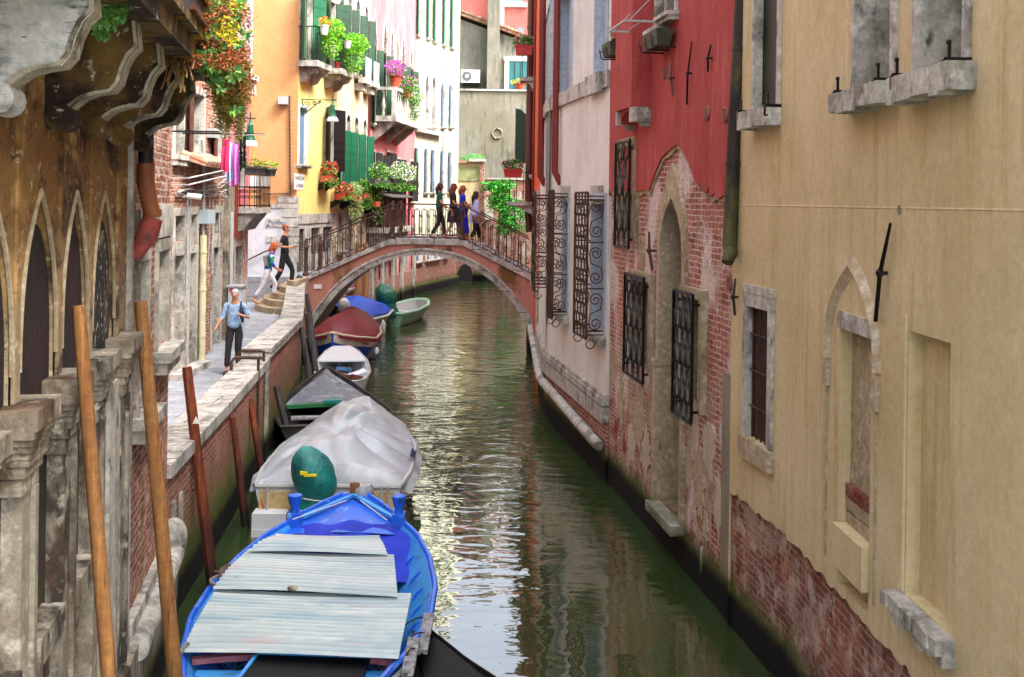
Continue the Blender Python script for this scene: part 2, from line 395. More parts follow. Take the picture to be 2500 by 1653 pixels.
M["leafdk"] = leafm("foliage_dark", "1c3a14", "35561e", "6a7a3a")
M["succ"] = leafm("foliage_succulent", "5a9a5c", "86b84a", "b4d084")
M["rust"] = leafm("foliage_rust", "a8582c", "c08050", "6a4424")
M["olive"] = leafm("foliage_olive", "7a7a34", "9c8c44", "8a5a30")
M["redfl"] = leafm("blossom_red", "c81424", "e03048", "f07a8a")
M["pinkfl"] = leafm("blossom_pink", "d8508a", "e888b0", "f4c0d4")
M["magfl"] = leafm("blossom_magenta", "b428a0", "d050c0", "e890dc")
M["orfl"] = leafm("blossom_orange", "e86a10", "f09020", "f4c040")
M["whfl"] = leafm("blossom_white", "e8dce8", "f4f0f4", "d890b8")
M["yefl"] = leafm("blossom_yellow", "d8c010", "e8d830", "b8a010")
M["terra"] = mat("terracotta", "b04a30", .8, [("8a3420", ("n", 5, .45, .7))], ((40, .1),))
M["redplastic"] = mat("red_plastic_pot", "b02a22", .5, [("8a1c18", ("n", 5, .45, .7))], ())
M["whitepaint"] = mat("white_paint", "d8d8d4", .4, [("a8a8a0", ("n", 4, .55, .75, (1, 1, .5), .6))], ())
M["plastgrey"] = mat("grey_plastic", "a0a2a2", .5, (), ())
# ---- facade helper ----------------------------------------------------------
class Fac:
    def __init__(s, rt, wall, m, z0, z1, u0=0, u1=None, name="wall"):
        s.rt, s.w, s.m, s.z0, s.z1, s.u0 = rt, wall, m, z0, z1, u0
        s.u1 = wall.L if u1 is None else u1; s.holes = []; s.name = name
    def win(s, r, fill, frame=None, fw=.09, sill=None, depth=.22, kind=None, spring=None, leaf=None, ang=(100, 80), name="window", shut=None, lab=None, proud=.03, leafw=None, sides=(0, 1), leafz=None):
        u0, u1, z0, z1 = r; w = s.w
        if kind: hole = arch(u0, u1, z0, spring, z1, kind)
        else: hole = rc(u0, u1, z0, z1)
        s.holes.append(hole)
        b = MB(); w.wbox(b, u0 - .03, u1 + .03, z0 - .03, z1 + .03, -depth - .05, -depth)
        o = part(name, b, fill, s.rt, label=lab)
        if frame:
            b = MB()
            if kind:
                out = arch(u0 - fw, u1 + fw, z0, spring, z1 + fw * 1.6, kind); inn = arch(u0 + .012, u1 - .012, z0 + .001, spring, z1 - .012, kind)
                n = len(out)
                for i in range(1, n):
                    j = (i + 1) % n
                    if i == n - 1: j = 0
                    a, c = out[i], out[j]; a2, c2 = inn[i], inn[j]
                    b.quad(w.pt(*a, proud), w.pt(*c, proud), w.pt(*c2, proud), w.pt(*a2, proud))
                    b.quad(w.pt(*a, 0), w.pt(*c, 0), w.pt(*c, proud), w.pt(*a, proud))
                    b.quad(w.pt(*a2, -depth * .9), w.pt(*c2, -depth * .9), w.pt(*c2, proud), w.pt(*a2, proud))
            else:
                w.wbox(b, u0 - fw, u0 + .012, z0, z1, -depth * .9, proud); w.wbox(b, u1 - .012, u1 + fw, z0, z1, -depth * .9, proud)
                w.wbox(b, u0 - fw, u1 + fw, z1 - .012, z1 + fw * 1.2, -depth * .9, proud + .005)
            part("frame", b, frame, o)
        if sill:
            b = MB(); e = fw + .04
            w.wbox(b, u0 - e, u1 + e, z0 - sill, z0 - .002, -depth * .8, .13)
            w.wbox(b, u0 - e - .02, u1 + e + .02, z0 - sill * .45, z0 + .004, 0.001, .17)
            part("sill", b, M["stone"], o)
        if leaf:
            lw = leafw or (u1 - u0) / 2
            lz0, lz1 = leafz or (z0, z1)
            for k in sides:
                hu = (u0 - .02, u1 + .02)[k]; sg = (1, -1)[k]; a = math.radians(ang[k])
                d = w.t * sg * math.cos(a) + w.n * math.sin(a); nn = d.cross(V((0, 0, 1)))
                b = MB(); c = w.pt(hu, (lz0 + lz1) / 2, .05) + d * lw / 2
                b.obox(c, d * lw / 2, nn * .018, V((0, 0, (lz1 - lz0) / 2)))
                hgt = lz1 - lz0
                for q in range(int(hgt / .28)):
                    zz = lz0 + .14 + q * .28
                    b.obox(w.pt(hu, zz, .05) + d * lw / 2, d * lw * .46, nn * .026, V((0, 0, .012)))
                part("shutter", b, leaf, o)
        return o
    def done(s, rev=.3, outline=None):
        b = MB(); s.w.sheet(b, outline or rc(s.u0, s.u1, s.z0, s.z1), s.holes, rev=rev)
        return part(s.name, b, s.m, s.rt)
def mass(rt, plan, z0, z1, m, roofm=None, closed=False):
    b = MB(); n = len(plan)
    for i in range(n - 1 + (1 if closed else 0)):
        p, q = plan[i], plan[(i + 1) % n]
        b.quad((p[0], p[1], z0), (q[0], q[1], z0), (q[0], q[1], z1), (p[0], p[1], z1))
    part("side_wall", b, m, rt)
    b = MB(); b.prism([(p[0], p[1], z1) for p in plan], (0, 0, .25)); part("roof", b, roofm or M["tile"], rt)

PW = [(2.74, 1.0), (2.50, 10.0), (2.30, 11.5), (1.52, 17.4), (.73, 22.6), (.70, 27.4), (.66, 32.6), (.72, 37.5)]
ZB = -1.2
A4 = Z(1740, 0, .4082); A5 = Z(1740, 600, .4082); A6 = Z(1400, 1053, .4637); A2 = Z(1240, 0, .3571); A3 = Z(1240, 440, .4211); A1 = Z(1000, 0, .3062)

# ============ cream house ============
cream = root("house", "tall cream plastered house with stone sills nearest on the right", "house", (2.6, 6, 0))
WC = Wall(PW[0], PW[1], (-1, 0)); WC2 = Wall(PW[1], PW[2], (-1, 0))
fc = Fac(cream, WC, M["cream"], 1.42, 13, name="wall"); fc2 = Fac(cream, WC2, M["cream"], 1.42, 13, name="wall")
HZ = 13.0
# upper window (left, with dark shutter)
def hooks(w, par, u, z, L=.16):
    b = MB(); b.bar(w.pt(u, z, 0), w.pt(u, z, L), .022, .03); b.bar(w.pt(u, z + .01, L * .8), w.pt(u, z + .11, L * .8), .02); b.ball(w.pt(u, z + .1, L * .8), .018, 6, 4)
    b.bar(w.pt(u, z, L), w.pt(u, z - .09, L), .03, .02); b.bar(w.pt(u, z - .09, L), w.pt(u, z - .09, L - .03), .02)
    part("shutter_hook", b, M["blackiron"], par)
def bigwin(f, x0, x1, yb, fill, fw, sillh, dep=.32, e=.13):
    u0 = f.w.pix(x0, yb - 80)[0]; u1 = f.w.pix(x1, yb - 80)[0]; u0, u1 = min(u0, u1), max(u0, u1)
    zb = f.w.pix((x0 + x1) / 2, yb)[1]
    o = f.win((u0, u1, zb, zb + 1.75), fill, M["stone"], fw, None, dep)
    b = MB(); n = 7
    for i in range(n):   # rough stone sill with a chipped lower edge
        a0 = u0 - e + (u1 - u0 + 2 * e) * i / n; a1 = u0 - e + (u1 - u0 + 2 * e) * (i + 1) / n
        dz = random.uniform(-.012, .012)
        f.w.wbox(b, a0, a1, zb - sillh + dz, zb - .001 - abs(dz) * .3, -dep * .8, .17 + dz * .5)
    part("sill", b, M["stone"], o)
    for u in (u0 - .05, u1 + .05): hooks(f.w, o, u, zb + .01)
    return o, (u0, u1, zb)
bigwin(fc2, 1845, 1903, 268, mat('shutter_blackish', '0a120e', .5), .05, .17, .07, .06)
oB, rB = bigwin(fc, 2093, 2183, 214, M["dark"], .06, .15)
oC, rC = bigwin(fc, 2246, 2362, 170, M["dark"], .06, .17)
for (o, r) in ((oB, rB), (oC, rC)):
    b = MB(); WC.wbox(b, r[0] + .02, r[1] - .02, r[2] + .01, r[2] + 1.72, -.3, -.26)
    for q in range(3): WC.wbox(b, r[0] + .06 + q * (r[1] - r[0]) / 3, r[0] + .075 + q * (r[1] - r[0]) / 3, r[2] + .01, r[2] + 1.7, -.26, -.25)
    part("shutter", b, mat("shutter_olive_green", "4a5a26", .6, [("2c3a18", ("n", 3, .4, .7, (1, 1, .3)))], ()), o)
    b = MB()
    WC.wbox(b, r[0] + .0, r[0] + .07, r[2] + .32, r[2] + .37, -.262, -.18); WC.wbox(b, r[0], r[0] + .09, r[2] + .2, r[2] + .24, -.262, -.2); part("hinge", b, M["rustiron"], o)
# small barred window
ub0, ub1, zb0, zb1 = fc2.w.rect(1826, 1880, 749, 1082)
ob = fc2.win((ub0, ub1, zb0, zb1), M["dark"], M["stone"], .1, None, .1)
b = MB(); fc2.w.wbox(b, ub0 - .13, ub1 + .1, zb0 - .2, zb0 - .001, -.16, .06); part("sill", b, M["stonebeige"], ob)
b = MB(); fc2.w.wbox(b, ub0 - .12, ub1 + .1, zb1 + .12, zb1 + .2, -.1, .04); part("lintel", b, M["stone"], ob)
b = MB(); fc2.w.wbox(b, ub0 + .012, ub1 - .012, zb0 + .01, zb1 - .01, -.07, -.05); part("shutter", b, M["darkred"], ob)
for q in range(5):
    u = ub0 + (ub1 - ub0) * (q + .5) / 5; b = MB(); b.tube([fc2.w.pt(u, zb0, -.028), fc2.w.pt(u, zb1, -.028)], .009, 6); part("window_bar", b, M["rustiron"], ob)
for q in range(3):
    z = zb0 + (zb1 - zb0) * (.24 + .27 * q); b = MB(); b.tube([fc2.w.pt(ub0, z, -.015), fc2.w.pt(ub1, z, -.015)], .008, 6); part("window_bar", b, M["rustiron"], ob)
# blind niche with stone sill
un0, un1, zn0, zn1 = WC.rect(2215, 2321, 822, 1510)
un = WC.pix(2215, 1100)[0]; uf = WC.pix(2318, 1100)[0]
un0, un1 = min(un, uf), max(un, uf)
zn1 = WC.pix(2268, 822)[1]; zn0 = WC.pix(2215, 1452)[1]
on = fc.win((un0, un1, zn0, zn1), M["cream"], None, .05, None, .09, name="niche")
b = MB(); n = 9
for i in range(n):
    a0 = un0 - .12 + (un1 - un0 + .22) * i / n; a1 = un0 - .12 + (un1 - un0 + .22) * (i + 1) / n; j = math.sin(i * 1.7) * .012
    WC.wbox(b, a0, a1, zn0 - .1 + j * .6, zn0 - .001 + j * .2 - .01, -.06, .12 + j); WC.wbox(b, a0, a1, zn0 - .17 + j, zn0 - .1 + j * .6, -.02, .08 - j)
part("sill", b, M["stone"], on)
b = MB(); WC.wbox(b, un1 + .02, un1 + .09, zn0, zn1 + .1, 0, .018); part("jamb", b, M["cream"], on)
# blocked water door with gothic moulding
ud = [WC.pix(2050, 1000)[0], WC.pix(2126, 1000)[0]]; ud0, ud1 = min(ud), max(ud)
zt = WC.pix(2088, 812)[1]; zd = 1.72
zdb = WC.pix(2080, 1408)[1]
od = fc.win((ud0, ud1, 1.50, zt), M["stonebeige"], None, .08, None, .09, name="door", lab="blocked up water door filled with rough stone")
b = MB(); WC.wbox(b, ud0 - .04, ud1 + .03, zt + .0, zt + .13, -.05, .02); part("lintel", b, M["stone"], od)
zk = WC.pix(2080, 1204)[1]
b = MB(); WC.wbox(b, ud0 + .01, ud1 - .01, zk - .09, zk, -.089, -.05); part("brick_course", b, M["brickdark"], od)
b = MB(); WC.wbox(b, ud0 + .01, ud1 - .01, zdb + .0, WC.pix(2080, 1303)[1], -.089, .05); part("plinth", b, M["cream"], od)
z1 = WC.pix(2080, 1303)[1]
b = MB()
for r_, c_ in ((0, 0), (0, 1), (1, 0)):
    hh = (zk - .1 - z1) / 2; ww = (ud1 - ud0) / 2
    if r_ == 0: WC.wbox(b, ud0 + .01 + c_ * ww, ud0 + ww * (c_ + 1) - .015, z1 + hh + .01, zk - .1, -.089, -.06 + c_ * .01)
    else: WC.wbox(b, ud0 + .02, ud1 - .02, z1 + .005, z1 + hh - .005, -.089, -.055)
part("stone_block", b, M["stonebeige"], od)
um = [WC.pix(2018, 940)[0], WC.pix(2150, 940)[0]]; um0, um1 = min(um), max(um)
zs_ = WC.pix(2084, 900)[1]; za_ = WC.pix(2089, 618)[1]; zi_ = WC.pix(2087, 680)[1]
out = arch(um0, um1, zs_, zs_ + .05, za_); inn = arch(um0 + .1, um1 - .1, zs_, zs_ + .05, zi_)
b = MB()
for i in range(1, len(out) - 0):
    j = (i + 1) % len(out)
    if i == len(out) - 1: break
    a, c, a2, c2 = out[i], out[j], inn[i], inn[j]
    mid = [((a[0] + a2[0]) / 2, (a[1] + a2[1]) / 2), ((c[0] + c2[0]) / 2, (c[1] + c2[1]) / 2)]
    b.quad(WC.pt(*a, 0), WC.pt(*c, 0), WC.pt(*mid[1], .045), WC.pt(*mid[0], .045)); b.quad(WC.pt(*mid[0], .045), WC.pt(*mid[1], .045), WC.pt(*c2, 0.001), WC.pt(*a2, 0.001))
part("arch_moulding", b, mat("stone_warm", "b7a688", .9, [("8f7c5c", ("n", 3, .45, .65)), ("d0c6b4", ("n", 6, .5, .7))], ((25, .3),)), cream)
for u in (um0 + .02, um1 - .08):
    b = MB(); WC.wbox(b, u, u + .08, zs_ - .22, zs_, -.01, .035); part("impost", b, M["stonebeige"], cream)
    b = MB(); WC.wbox(b, u + .03, u + .05, 1.62, zs_ - .23, -.01, .012); part("jamb_strip", b, M["stonebeige"], cream)
def ragged(L): return [(L * i / (L / .09), 1.42 + random.uniform(-.022, .03)) for i in range(int(L / .09) + 1)] + [(L, 1.42), (L, 13), (0, 13)]
fc.done(outline=ragged(WC.L)); fc2.done(outline=ragged(WC2.L))
# brick base
for w, z in ((WC, 1.47), (WC2, 1.47)):
    b = MB(); w.sheet(b, rc(0, w.L, ZB, z), d=-.035); b.quad(w.pt(0, z, -.035), w.pt(w.L, z, -.035), w.pt(w.L, z, 0), w.pt(0, z, 0)); part("brick_base", b, M["brickdark"], cream)
# string line, anchors, hole
for w in (WC, WC2):
    b = MB(); w.wbox(b, 0, w.L, 4.385, 4.395, 0, .004); part("string_course", b, mat("plaster_line", "d6c4a0", .9), cream)
def anchor(w, rt, x0, y0, x1, y1, r=.016, m="blackiron"):
    a = w.pix(x0, y0); c = w.pix(x1, y1); b = MB(); mid = ((a[0] + c[0]) / 2, (a[1] + c[1]) / 2)
    b.tube([w.pt(*a, .03), w.pt(*mid, .05), w.pt(*c, .03)], [r * .7, r * 1.1, r], 6); b.ball(w.pt(*mid, .05), (r * 2,) * 3, 6, 5); b.bar(w.pt(*mid, .05), w.pt(*mid, -.05), r * 1.5)
    part("wall_anchor", b, M[m], rt)
anchor(WC, cream, 2185, 545, 2148, 784, .016); anchor(WC2, cream, 1802, 680, 1801, 770, .014)
b = MB(); p = WC.pix(2196, 513); b.lathe(WC.pt(*p, -.02), [(.02, 0), (.035, .025), (.03, .026), (.028, .0)], 12, ax=WC.n); part("vent_hole", b, M["stonedark"], cream)
mass(cream, [PW[2], (9, 12.5), (9, 1.0), PW[0]], ZB, HZ, M["cream"])
# mossy downpipe between cream and red houses (belongs to the cream house)
wp = Wall(PW[1], PW[2], (-1, 0)); b = MB()
top = wp.pt(wp.L - .02, 12.5, .1)
px_ = [atY(1781, 600, 11.35), atY(1795, 300, 11.35), atY(1812, 0, 11.35)]
pe = atY(1775, 640, 11.35)
b.tube([px_[2] + (px_[2] - px_[1]) * 2, px_[2], px_[1], px_[0], px_[0] + V((.0, -.05, -.07)), pe + V((-.02, -.1, 0))], [.075, .075, .075, .075, .075, .06], 12)
for y in (400, 120): c = atY(1781 + (600 - y) * .052, y, 11.35); b.lathe(c - V((0, 0, .02)), [(.085, 0), (.085, .04)], 12)
part("downpipe", b, M["pipemoss"], cream, True)

# ============ red house ============
red = root("house", "red plastered house with pointed arch doorway and exposed worn brick below", "house", (2.0, 14.5, 0))
WR = Wall(PW[2], PW[3], (-1, 0)); HR = 12.5
# shapes on the red wall: bottom edge of plaster follows the photograph
def up(x, y, w=WR, d=0.0): return w.pix(x, y, d)
pz = up(1735, 480)[1]
archp = [up(*A2(960, 1303)), up(*A2(985, 1230)), up(*A2(1010, 1160)), up(*A2(1045, 1085)), up(*A2(1090, 1035)), up(*A2(1158, 985)), up(*A2(1200, 1040)), up(*A2(1235, 1120)), up(*A2(1262, 1200)), up(*A2(1285, 1250)), up(*A2(1300, 1268)), up(*A2(1318, 1262)), up(*A2(1326, 1300)), up(*A2(1352, 1325)), up(*A2(1372, 1275)), up(*A2(1384, 1345))]
zl = up(1520, 464)[1]
edge = [(WR.L, zl)] + [(archp[0][0], archp[0][1])] + archp[1:] + [(0, archp[-1][1])]
e2 = []
for i_ in range(len(edge) - 1):
    a_, c_ = edge[i_], edge[i_ + 1]; e2.append(a_); n_ = max(1, int(abs(a_[0] - c_[0]) / .12)); rag = .035 if i_ > 7 else .006
    for k_ in range(1, n_): e2.append((a_[0] + (c_[0] - a_[0]) * k_ / n_, a_[1] + (c_[1] - a_[1]) * k_ / n_ + random.uniform(-rag, rag)))
edge = e2 + [edge[-1]]
outl = edge + [(0, HR), (WR.L, HR)]
fr = Fac(red, WR, M["red"], pz, HR, name="wall")
# red wall windows above
r = WR.rect(1606, 1628, -60, 70); fr.win((r[0], r[1], r[2], r[2] + 1.5), M["glass"], M["stone"], .08, .1, .25)
r = WR.rect(1634, 1652, -80, 36); fr.win((r[0], r[1], r[2], r[2] + 1.5), M["glass"], M["stone"], .08, .1, .25)
r1 = WR.rect(1508, 1536, 350, 600, d=0.0)
fr.done(outline=outl)
# lower brick wall, set back, with door and windows
fb = Fac(red, WR, M["brickold"], ZB, zl + 2.2, name="brick_wall")
D0 = -.05
def hole_px(x0, x1, yt, yb, xc=None): return WR.rect(x0, x1, yt, yb, xc)
# gothic water door
ga = [WR.pix(1606, 800)[0], WR.pix(1662, 800)[0]]; g0, g1 = min(ga), max(ga)
zap = up(1645, 480)[1]; zsp = up(1640, 640)[1]; zfl = up(1615, 1236)[1]
fb.holes.append(arch(g0, g1, zfl, zsp, zap))
grv = MB(); WR.wbox(grv, g0 - .05, g1 + .05, zfl - .05, zap + .05, -.62, -.55)
door = part("doorway", grv, M["dark"], red)
b = MB(); o1 = arch(g0 - .11, g1 + .11, zfl, zsp, zap + .42); i1 = arch(g0 + .012, g1 - .012, zfl, zsp, zap - .01)
for i in range(1, len(o1)):
    j = (i + 1) % len(o1); 
    if i == len(o1) - 1: j = 0
    a, c, a2, c2 = o1[i], o1[j], i1[i], i1[j]
    b.quad(WR.pt(*a, .0), WR.pt(*c, .0), WR.pt(*c2, .0), WR.pt(*a2, .0)); b.quad(WR.pt(*a, D0), WR.pt(*c, D0), WR.pt(*c, .0), WR.pt(*a, .0)); b.quad(WR.pt(*a2, -.56), WR.pt(*c2, -.56), WR.pt(*c2, .0), WR.pt(*a2, .0))
part("frame", b, M["stonebeige"], door)
b = MB(); WR.wbox(b, g1 - .011, g1 + .13, zfl, zfl + 1.75, -.5, .035); WR.wbox(b, g1 - .02, g1 + .15, zfl + 1.75, zfl + 1.82, -.5, .05); part("stone_jamb", b, M["stonebeige"], door)
b = MB(); WR.wbox(b, g0 - .12, g1 + .02, zfl - .12, zfl - .001, -.5, .13); part("doorstep", b, M["stone"], door)
b = MB(); p = up(1623, 1088)
for q in range(13):
    pass
b.tube([WR.pt(p[0] + .04 * math.sin(a * math.pi / 6), p[1] + .04 * math.cos(a * math.pi / 6), .06) for a in range(13)], .006, 5); part("mooring_ring", b, M["rustiron"], door)
# windows behind grilles
def lozenge(rt, w, x0, x1, yt, yb, dd, rows, cols, m="blackiron", hole=None, facade=None, ztop=None):
    """flat projecting iron grille of twisted bars inside a frame, held off the wall by brackets"""
    um_ = (yt + yb) / 2
    a0 = w.pix(x0, um_, dd)[0]; a1 = w.pix(x1, um_, dd)[0]; u0, u1 = min(a0, a1), max(a0, a1)
    xc = (x0 + x1) / 2; z1 = w.pix(xc, yt, dd)[1]; z0 = w.pix(xc, yb, dd)[1]
    b = MB()
    for uu in (u0, u1): w.wbox(b, uu - .014, uu + .014, z0, z1, dd - .018, dd + .018)
    for zz in (z0, z1): w.wbox(b, u0 + .014, u1 - .014, zz - .014, zz + .014, dd - .014, dd + .014)
    g = part("window_grille", b, M[m], rt)
    cw = (u1 - u0) / cols
    for c in range(cols + 1):
        bb = MB(); pts = []
        base = u0 + cw * c
        for k in range(rows * 6 + 1):
            t = k / 6; z = z0 + (z1 - z0) * t / rows
            pts.append(w.pt(min(max(base + cw * .2 * math.sin(t * math.pi + (c % 2) * math.pi * 0), u0 + .01), u1 - .01), z, dd + .012 * (1 if (int(t) + c) % 2 else -1)))
        bb.tube(pts, .014, 5)
        for k in range(rows): bb.ball(w.pt(min(max(base, u0), u1), z0 + (z1 - z0) * (k + .0) / rows, dd), (.016, .016, .03), 6, 4)
        part("grille_bar", bb, M[m], g)
    for zz in (z0 + .12, z1 - .12):
        for uu in (u0 + .02, u1 - .02): bb = MB(); bb.bar(w.pt(uu, zz, -.04), w.pt(uu, zz, dd), .02, .03); part("bracket", bb, M[m], g)
    if facade:
        facade.win((u0 + .06, u1 - .02, z0 + .1, z1 - .06), M["dark"], M["stonebeige"], .09, None, .3)
    return g
lozenge(red, WR, 1502, 1536, 345, 603, .09, 6, 5, facade=fb)
lozenge(red, WR, 1524, 1571, 672, 923, .1, 6, 7, facade=fb)
lozenge(red, WR, 1643, 1689, 712, 1020, .12, 7, 7, facade=fb)
b = MB(); WR.sheet(b, rc(0, WR.L, ZB, zl + 1.9), fb.holes, d=D0, rev=.3); part("brick_wall", b, M["brickold"], red)
# thickness of the red plaster along its torn edge
b = MB()
for i in range(len(edge) - 1): a, c = edge[i], edge[i + 1]; b.quad(WR.pt(*a, D0), WR.pt(*c, D0), WR.pt(*c, 0), WR.pt(*a, 0))
part("plaster_edge", b, M["red"], red)
b = MB(); rg = random.Random(4)
for i in range(len(edge) - 1):
    a, c = edge[i], edge[i + 1]
    if abs(a[0] - c[0]) < .002: continue
    d1_ = .02 + .05 * abs(math.sin(i * .9)); d2_ = .02 + .05 * abs(math.sin((i + 1) * .9)) 
    b.quad(WR.pt(a[0], a[1] - d1_, -.022), WR.pt(c[0], c[1] - d2_, -.022), WR.pt(c[0], c[1] + .02, -.022), WR.pt(a[0], a[1] + .02, -.022)); b.quad(WR.pt(a[0], a[1] - d1_, D0), WR.pt(c[0], c[1] - d2_, D0), WR.pt(c[0], c[1] - d2_, -.022), WR.pt(a[0], a[1] - d1_, -.022))
part("undercoat", b, M["stonebeige"], red)
pm_ = plaster("plaster_remnant", "b8ab98", "8a7c68", "d4cabc", .8)
def remnant(px, py, rw, rh, m, w=WR, d=D0, par=None):
    u_, z_ = w.pix(px, py); poly = []
    for k_ in range(22): an = k_ / 22 * 2 * math.pi; rr_ = 1 + rg.uniform(-.32, .32); poly.append(w.pt(u_ + rw * rr_ * math.cos(an), max(z_ + rh * rr_ * math.sin(an), .34 + rg.random() * .1), d))
    bb = MB(); bb.prism(poly, w.n * .014); part("plaster_patch", bb, m, par or red)
for q_ in ((1552, 1010, .3, .42), (1570, 1105, .22, .3), (1508, 985, .22, .3), (1535, 1080, .2, .22), (1700, 1180, .16, .35), (1722, 1090, .2, .3), (1690, 1050, .1, .3), (1745, 1240, .12, .3), (1712, 1290, .1, .16), (1560, 620, .12, .22)): remnant(*q_, pm_ if q_[0] % 4 else M["stonebeige"])
# plaster strip beside the pipe
b = MB(); q0 = WR.pix(1772, 1200)[0]; q1 = WR.pix(1748, 1200)[0]; WR.wbox(b, 0, max(q0, q1) - .1, .45, 2.6, D0, D0 + .025); part("plaster_patch", b, plaster("plaster_old_grey", "857a68", "5a5244", "a8a092", .8), red)
# chimney breast on corbels
bf = [WR.pix(1502, 200, .27)[0], WR.pix(1542, 200, .27)[0]]; c0, c1 = min(bf), max(bf)
zc = WR.pix(1555, 255, .27)[1]
b = MB(); WR.wbox(b, c0, c1, zc, HR + .8, -.02, .27); part("chimney_breast", b, M["red"], red)
for u in (c0 + .001, c1 - .16):
    b = MB(); WR.wbox(b, u, u + .16, zc - .2, zc - .001, -.04, .26); WR.wbox(b, u + .02, u + .14, zc - .26, zc - .2, -.04, .12); part("corbel", b, M["stone"], red)
b = MB(); um_ = (c0 + c1) / 2; ar = arch(c0 + .16, c1 - .16, zc - .2, zc - .19, zc - .03, "r", 6)
b.prism([WR.pt(u, z, -.0) for u, z in [(c0 + .16, zc - .001), (c0 + .16, zc - .19)] + ar[::-1][:-2] + [(c1 - .16, zc - .001)]], WR.n * .22); part("corbel_arch", b, M["red"], red)
for q in (((1133, 420), (1145, 650)), ((1275, 285), (1240, 715)), ((1407, 305), (1385, 490))): anchor(WR, red, *A2(*q[0]), *A2(*q[1]), .013)
anchor(WR, red, 1590, 566, 1598, 659, .02, "rustiron")
for x, y in ((1624, 178), (1728, 275), (1773, 280), (1783, 690)):
    p = up(x, y); b = MB(); b.lathe(WR.pt(*p, -.01), [(.085, 0), (.085, .03), (.07, .035)], 16, ax=WR.n)
    for k in range(-3, 4): WR.wbox(b, p[0] - .06, p[0] + .06, p[1] + k * .02 - .004, p[1] + k * .02 + .004, .02, .034)
    part("vent_cover", b, mat("vent_clay", "8a5a50", .8), red)
# drying rack
b = MB(); a = WR.pix(1628, 54); p0 = WR.pt(a[0], a[1], 0)
for du in (0, .9):
    b.bar(WR.pt(a[0] + du, a[1], 0), WR.pt(a[0] + du, a[1], .55), .025); b.tube([WR.pt(a[0] + du, a[1] + .5, .02), WR.pt(a[0] + du, a[1], .5)], .006, 5)
b.bar(WR.pt(a[0], a[1], .55), WR.pt(a[0] + .9, a[1], .55), .025); b.tube([WR.pt(a[0], a[1] + .02, .3), WR.pt(a[0] + .9, a[1] + .02, .3)], .005, 5)
part("drying_rack", b, M["plastgrey"], red)
# white pipe stub low on the wall
b = MB(); p = atY(1724, 1330, 12.0); pp = up(1724, 1335); b.tube([WR.pt(pp[0], pp[1], .05), WR.pt(pp[0] - .02, pp[1] - .3, .06)], .018, 8); part("drain_pipe", b, M["stone"], red)
mass(red, [PW[3], (9, 18.5), (9, 12.5), PW[2]], 4.5, HR, M["red"])
mass(red, [(PW[3][0] + .2, PW[3][1]), (9, 18.4), (9, 12.6), (PW[2][0] + .2, PW[2][1])], ZB, 4.5, M["brick"])

# ============ pale house ============
pale = root("house", "pale grey white house with belly window grilles and stone base ledge", "house", (1.2, 22, 0))
WP1 = Wall(PW[3], PW[4], (-1, 0)); WP2 = Wall(PW[4], PW[5], (-1, 0)); HP = 15.5
f1 = Fac(pale, WP1, M["white"], .9, HP); f2 = Fac(pale, WP2, M["white"], .9, HP)
zband = WP1.pix(1430, 212)[1]
for (x0, x1, f) in ((1368, 1398, f1), (1454, 1485, f1), (1332, 1345, f2)):
    a0 = f.w.pix(x0, 120)[0]; a1 = f.w.pix(x1, 120)[0]; u0, u1 = min(a0, a1), max(a0, a1)
    f.win((u0, u1, zband + .1, zband + 2.0), M["paleblue"], M["paleblue"], .03, None, .14)
for w in (WP1, WP2):
    b = MB(); w.wbox(b, .0, w.L, zband - .17, zband + .09, -.03, .06); part("string_course", b, M["stone"], pale)
uu = WP1.pix(1462, 200)[0]; b = MB(); WP1.wbox(b, uu - .5, uu + .5, zband - .22, zband + .1, .06, .13); part("sill", b, M["stone"], pale)
# cage grilles
def scroll(mb, w, u, z, d0, d1, h, r=.012, flip=1):
    cx_, n = (d0 + d1) / 2, 22
    for sg in (1, -1):
        pts = []
        for i in range(n + 1):
            t = i / n; a = t * math.pi * 3.2; rr = h * .16 * (1 - t * .8)
            pts.append(w.pt(u, z + sg * (h * .28) + rr * math.sin(a) * sg, cx_ + flip * sg * (-.0) + rr * math.cos(a) * flip * sg))
        mb.tube(pts, r, 5, mi=0)
    mb.tube([w.pt(u, z + h * .28, cx_ + flip * h * .16), w.pt(u, z + h * .05, cx_ + flip * h * .12), w.pt(u, z - h * .05, cx_ - flip * h * .12), w.pt(u, z - h * .28, cx_ - flip * h * .16)], r, 5)
def cage(rt, w, facade, x0, x1, yt, yb, dd, rows, cols, scrolls=True, m="rustiron"):
    g = lozenge(rt, w, x0, x1, yt, yb, dd, rows, cols, m)
    um_ = (yt + yb) / 2; a0 = w.pix(x0, um_, dd)[0]; a1 = w.pix(x1, um_, dd)[0]; u0, u1 = min(a0, a1), max(a0, a1); xc = (x0 + x1) / 2
    z1 = w.pix(xc, yt, dd)[1]; z0 = w.pix(xc, yb, dd)[1]
    for u in (u0, u1):
        b = MB()
        for k in range(4): z = z0 + .06 + (z1 - z0 - .12) * k / 3; b.bar(w.pt(u, z, -.04), w.pt(u, z, dd), .02, .022)
        H = (z1 - z0 - .12) / 3
        for k in range(3): scroll(b, w, u, z0 + .06 + H * (k + .5), .03, dd - .02, H * .92, .01, 1 if k % 2 else -1)
        part("scroll_panel", b, M[m], g)
    # curl under the belly
    for u in (u0, u1):
        b = MB(); b.tube([w.pt(u, z0 - .02 + .07 * math.cos(t * .5) - .07, dd - .07 + .07 * math.sin(t * .5)) for t in range(0, 11)], .01, 5); part("scroll_foot", b, M[m], g)
    if facade: facade.win((u0 + .02, u1 - .02, z0 + .05, z1 - .1), M["paleblue"], M["paleblue"], .08, .14, .3)
    return g
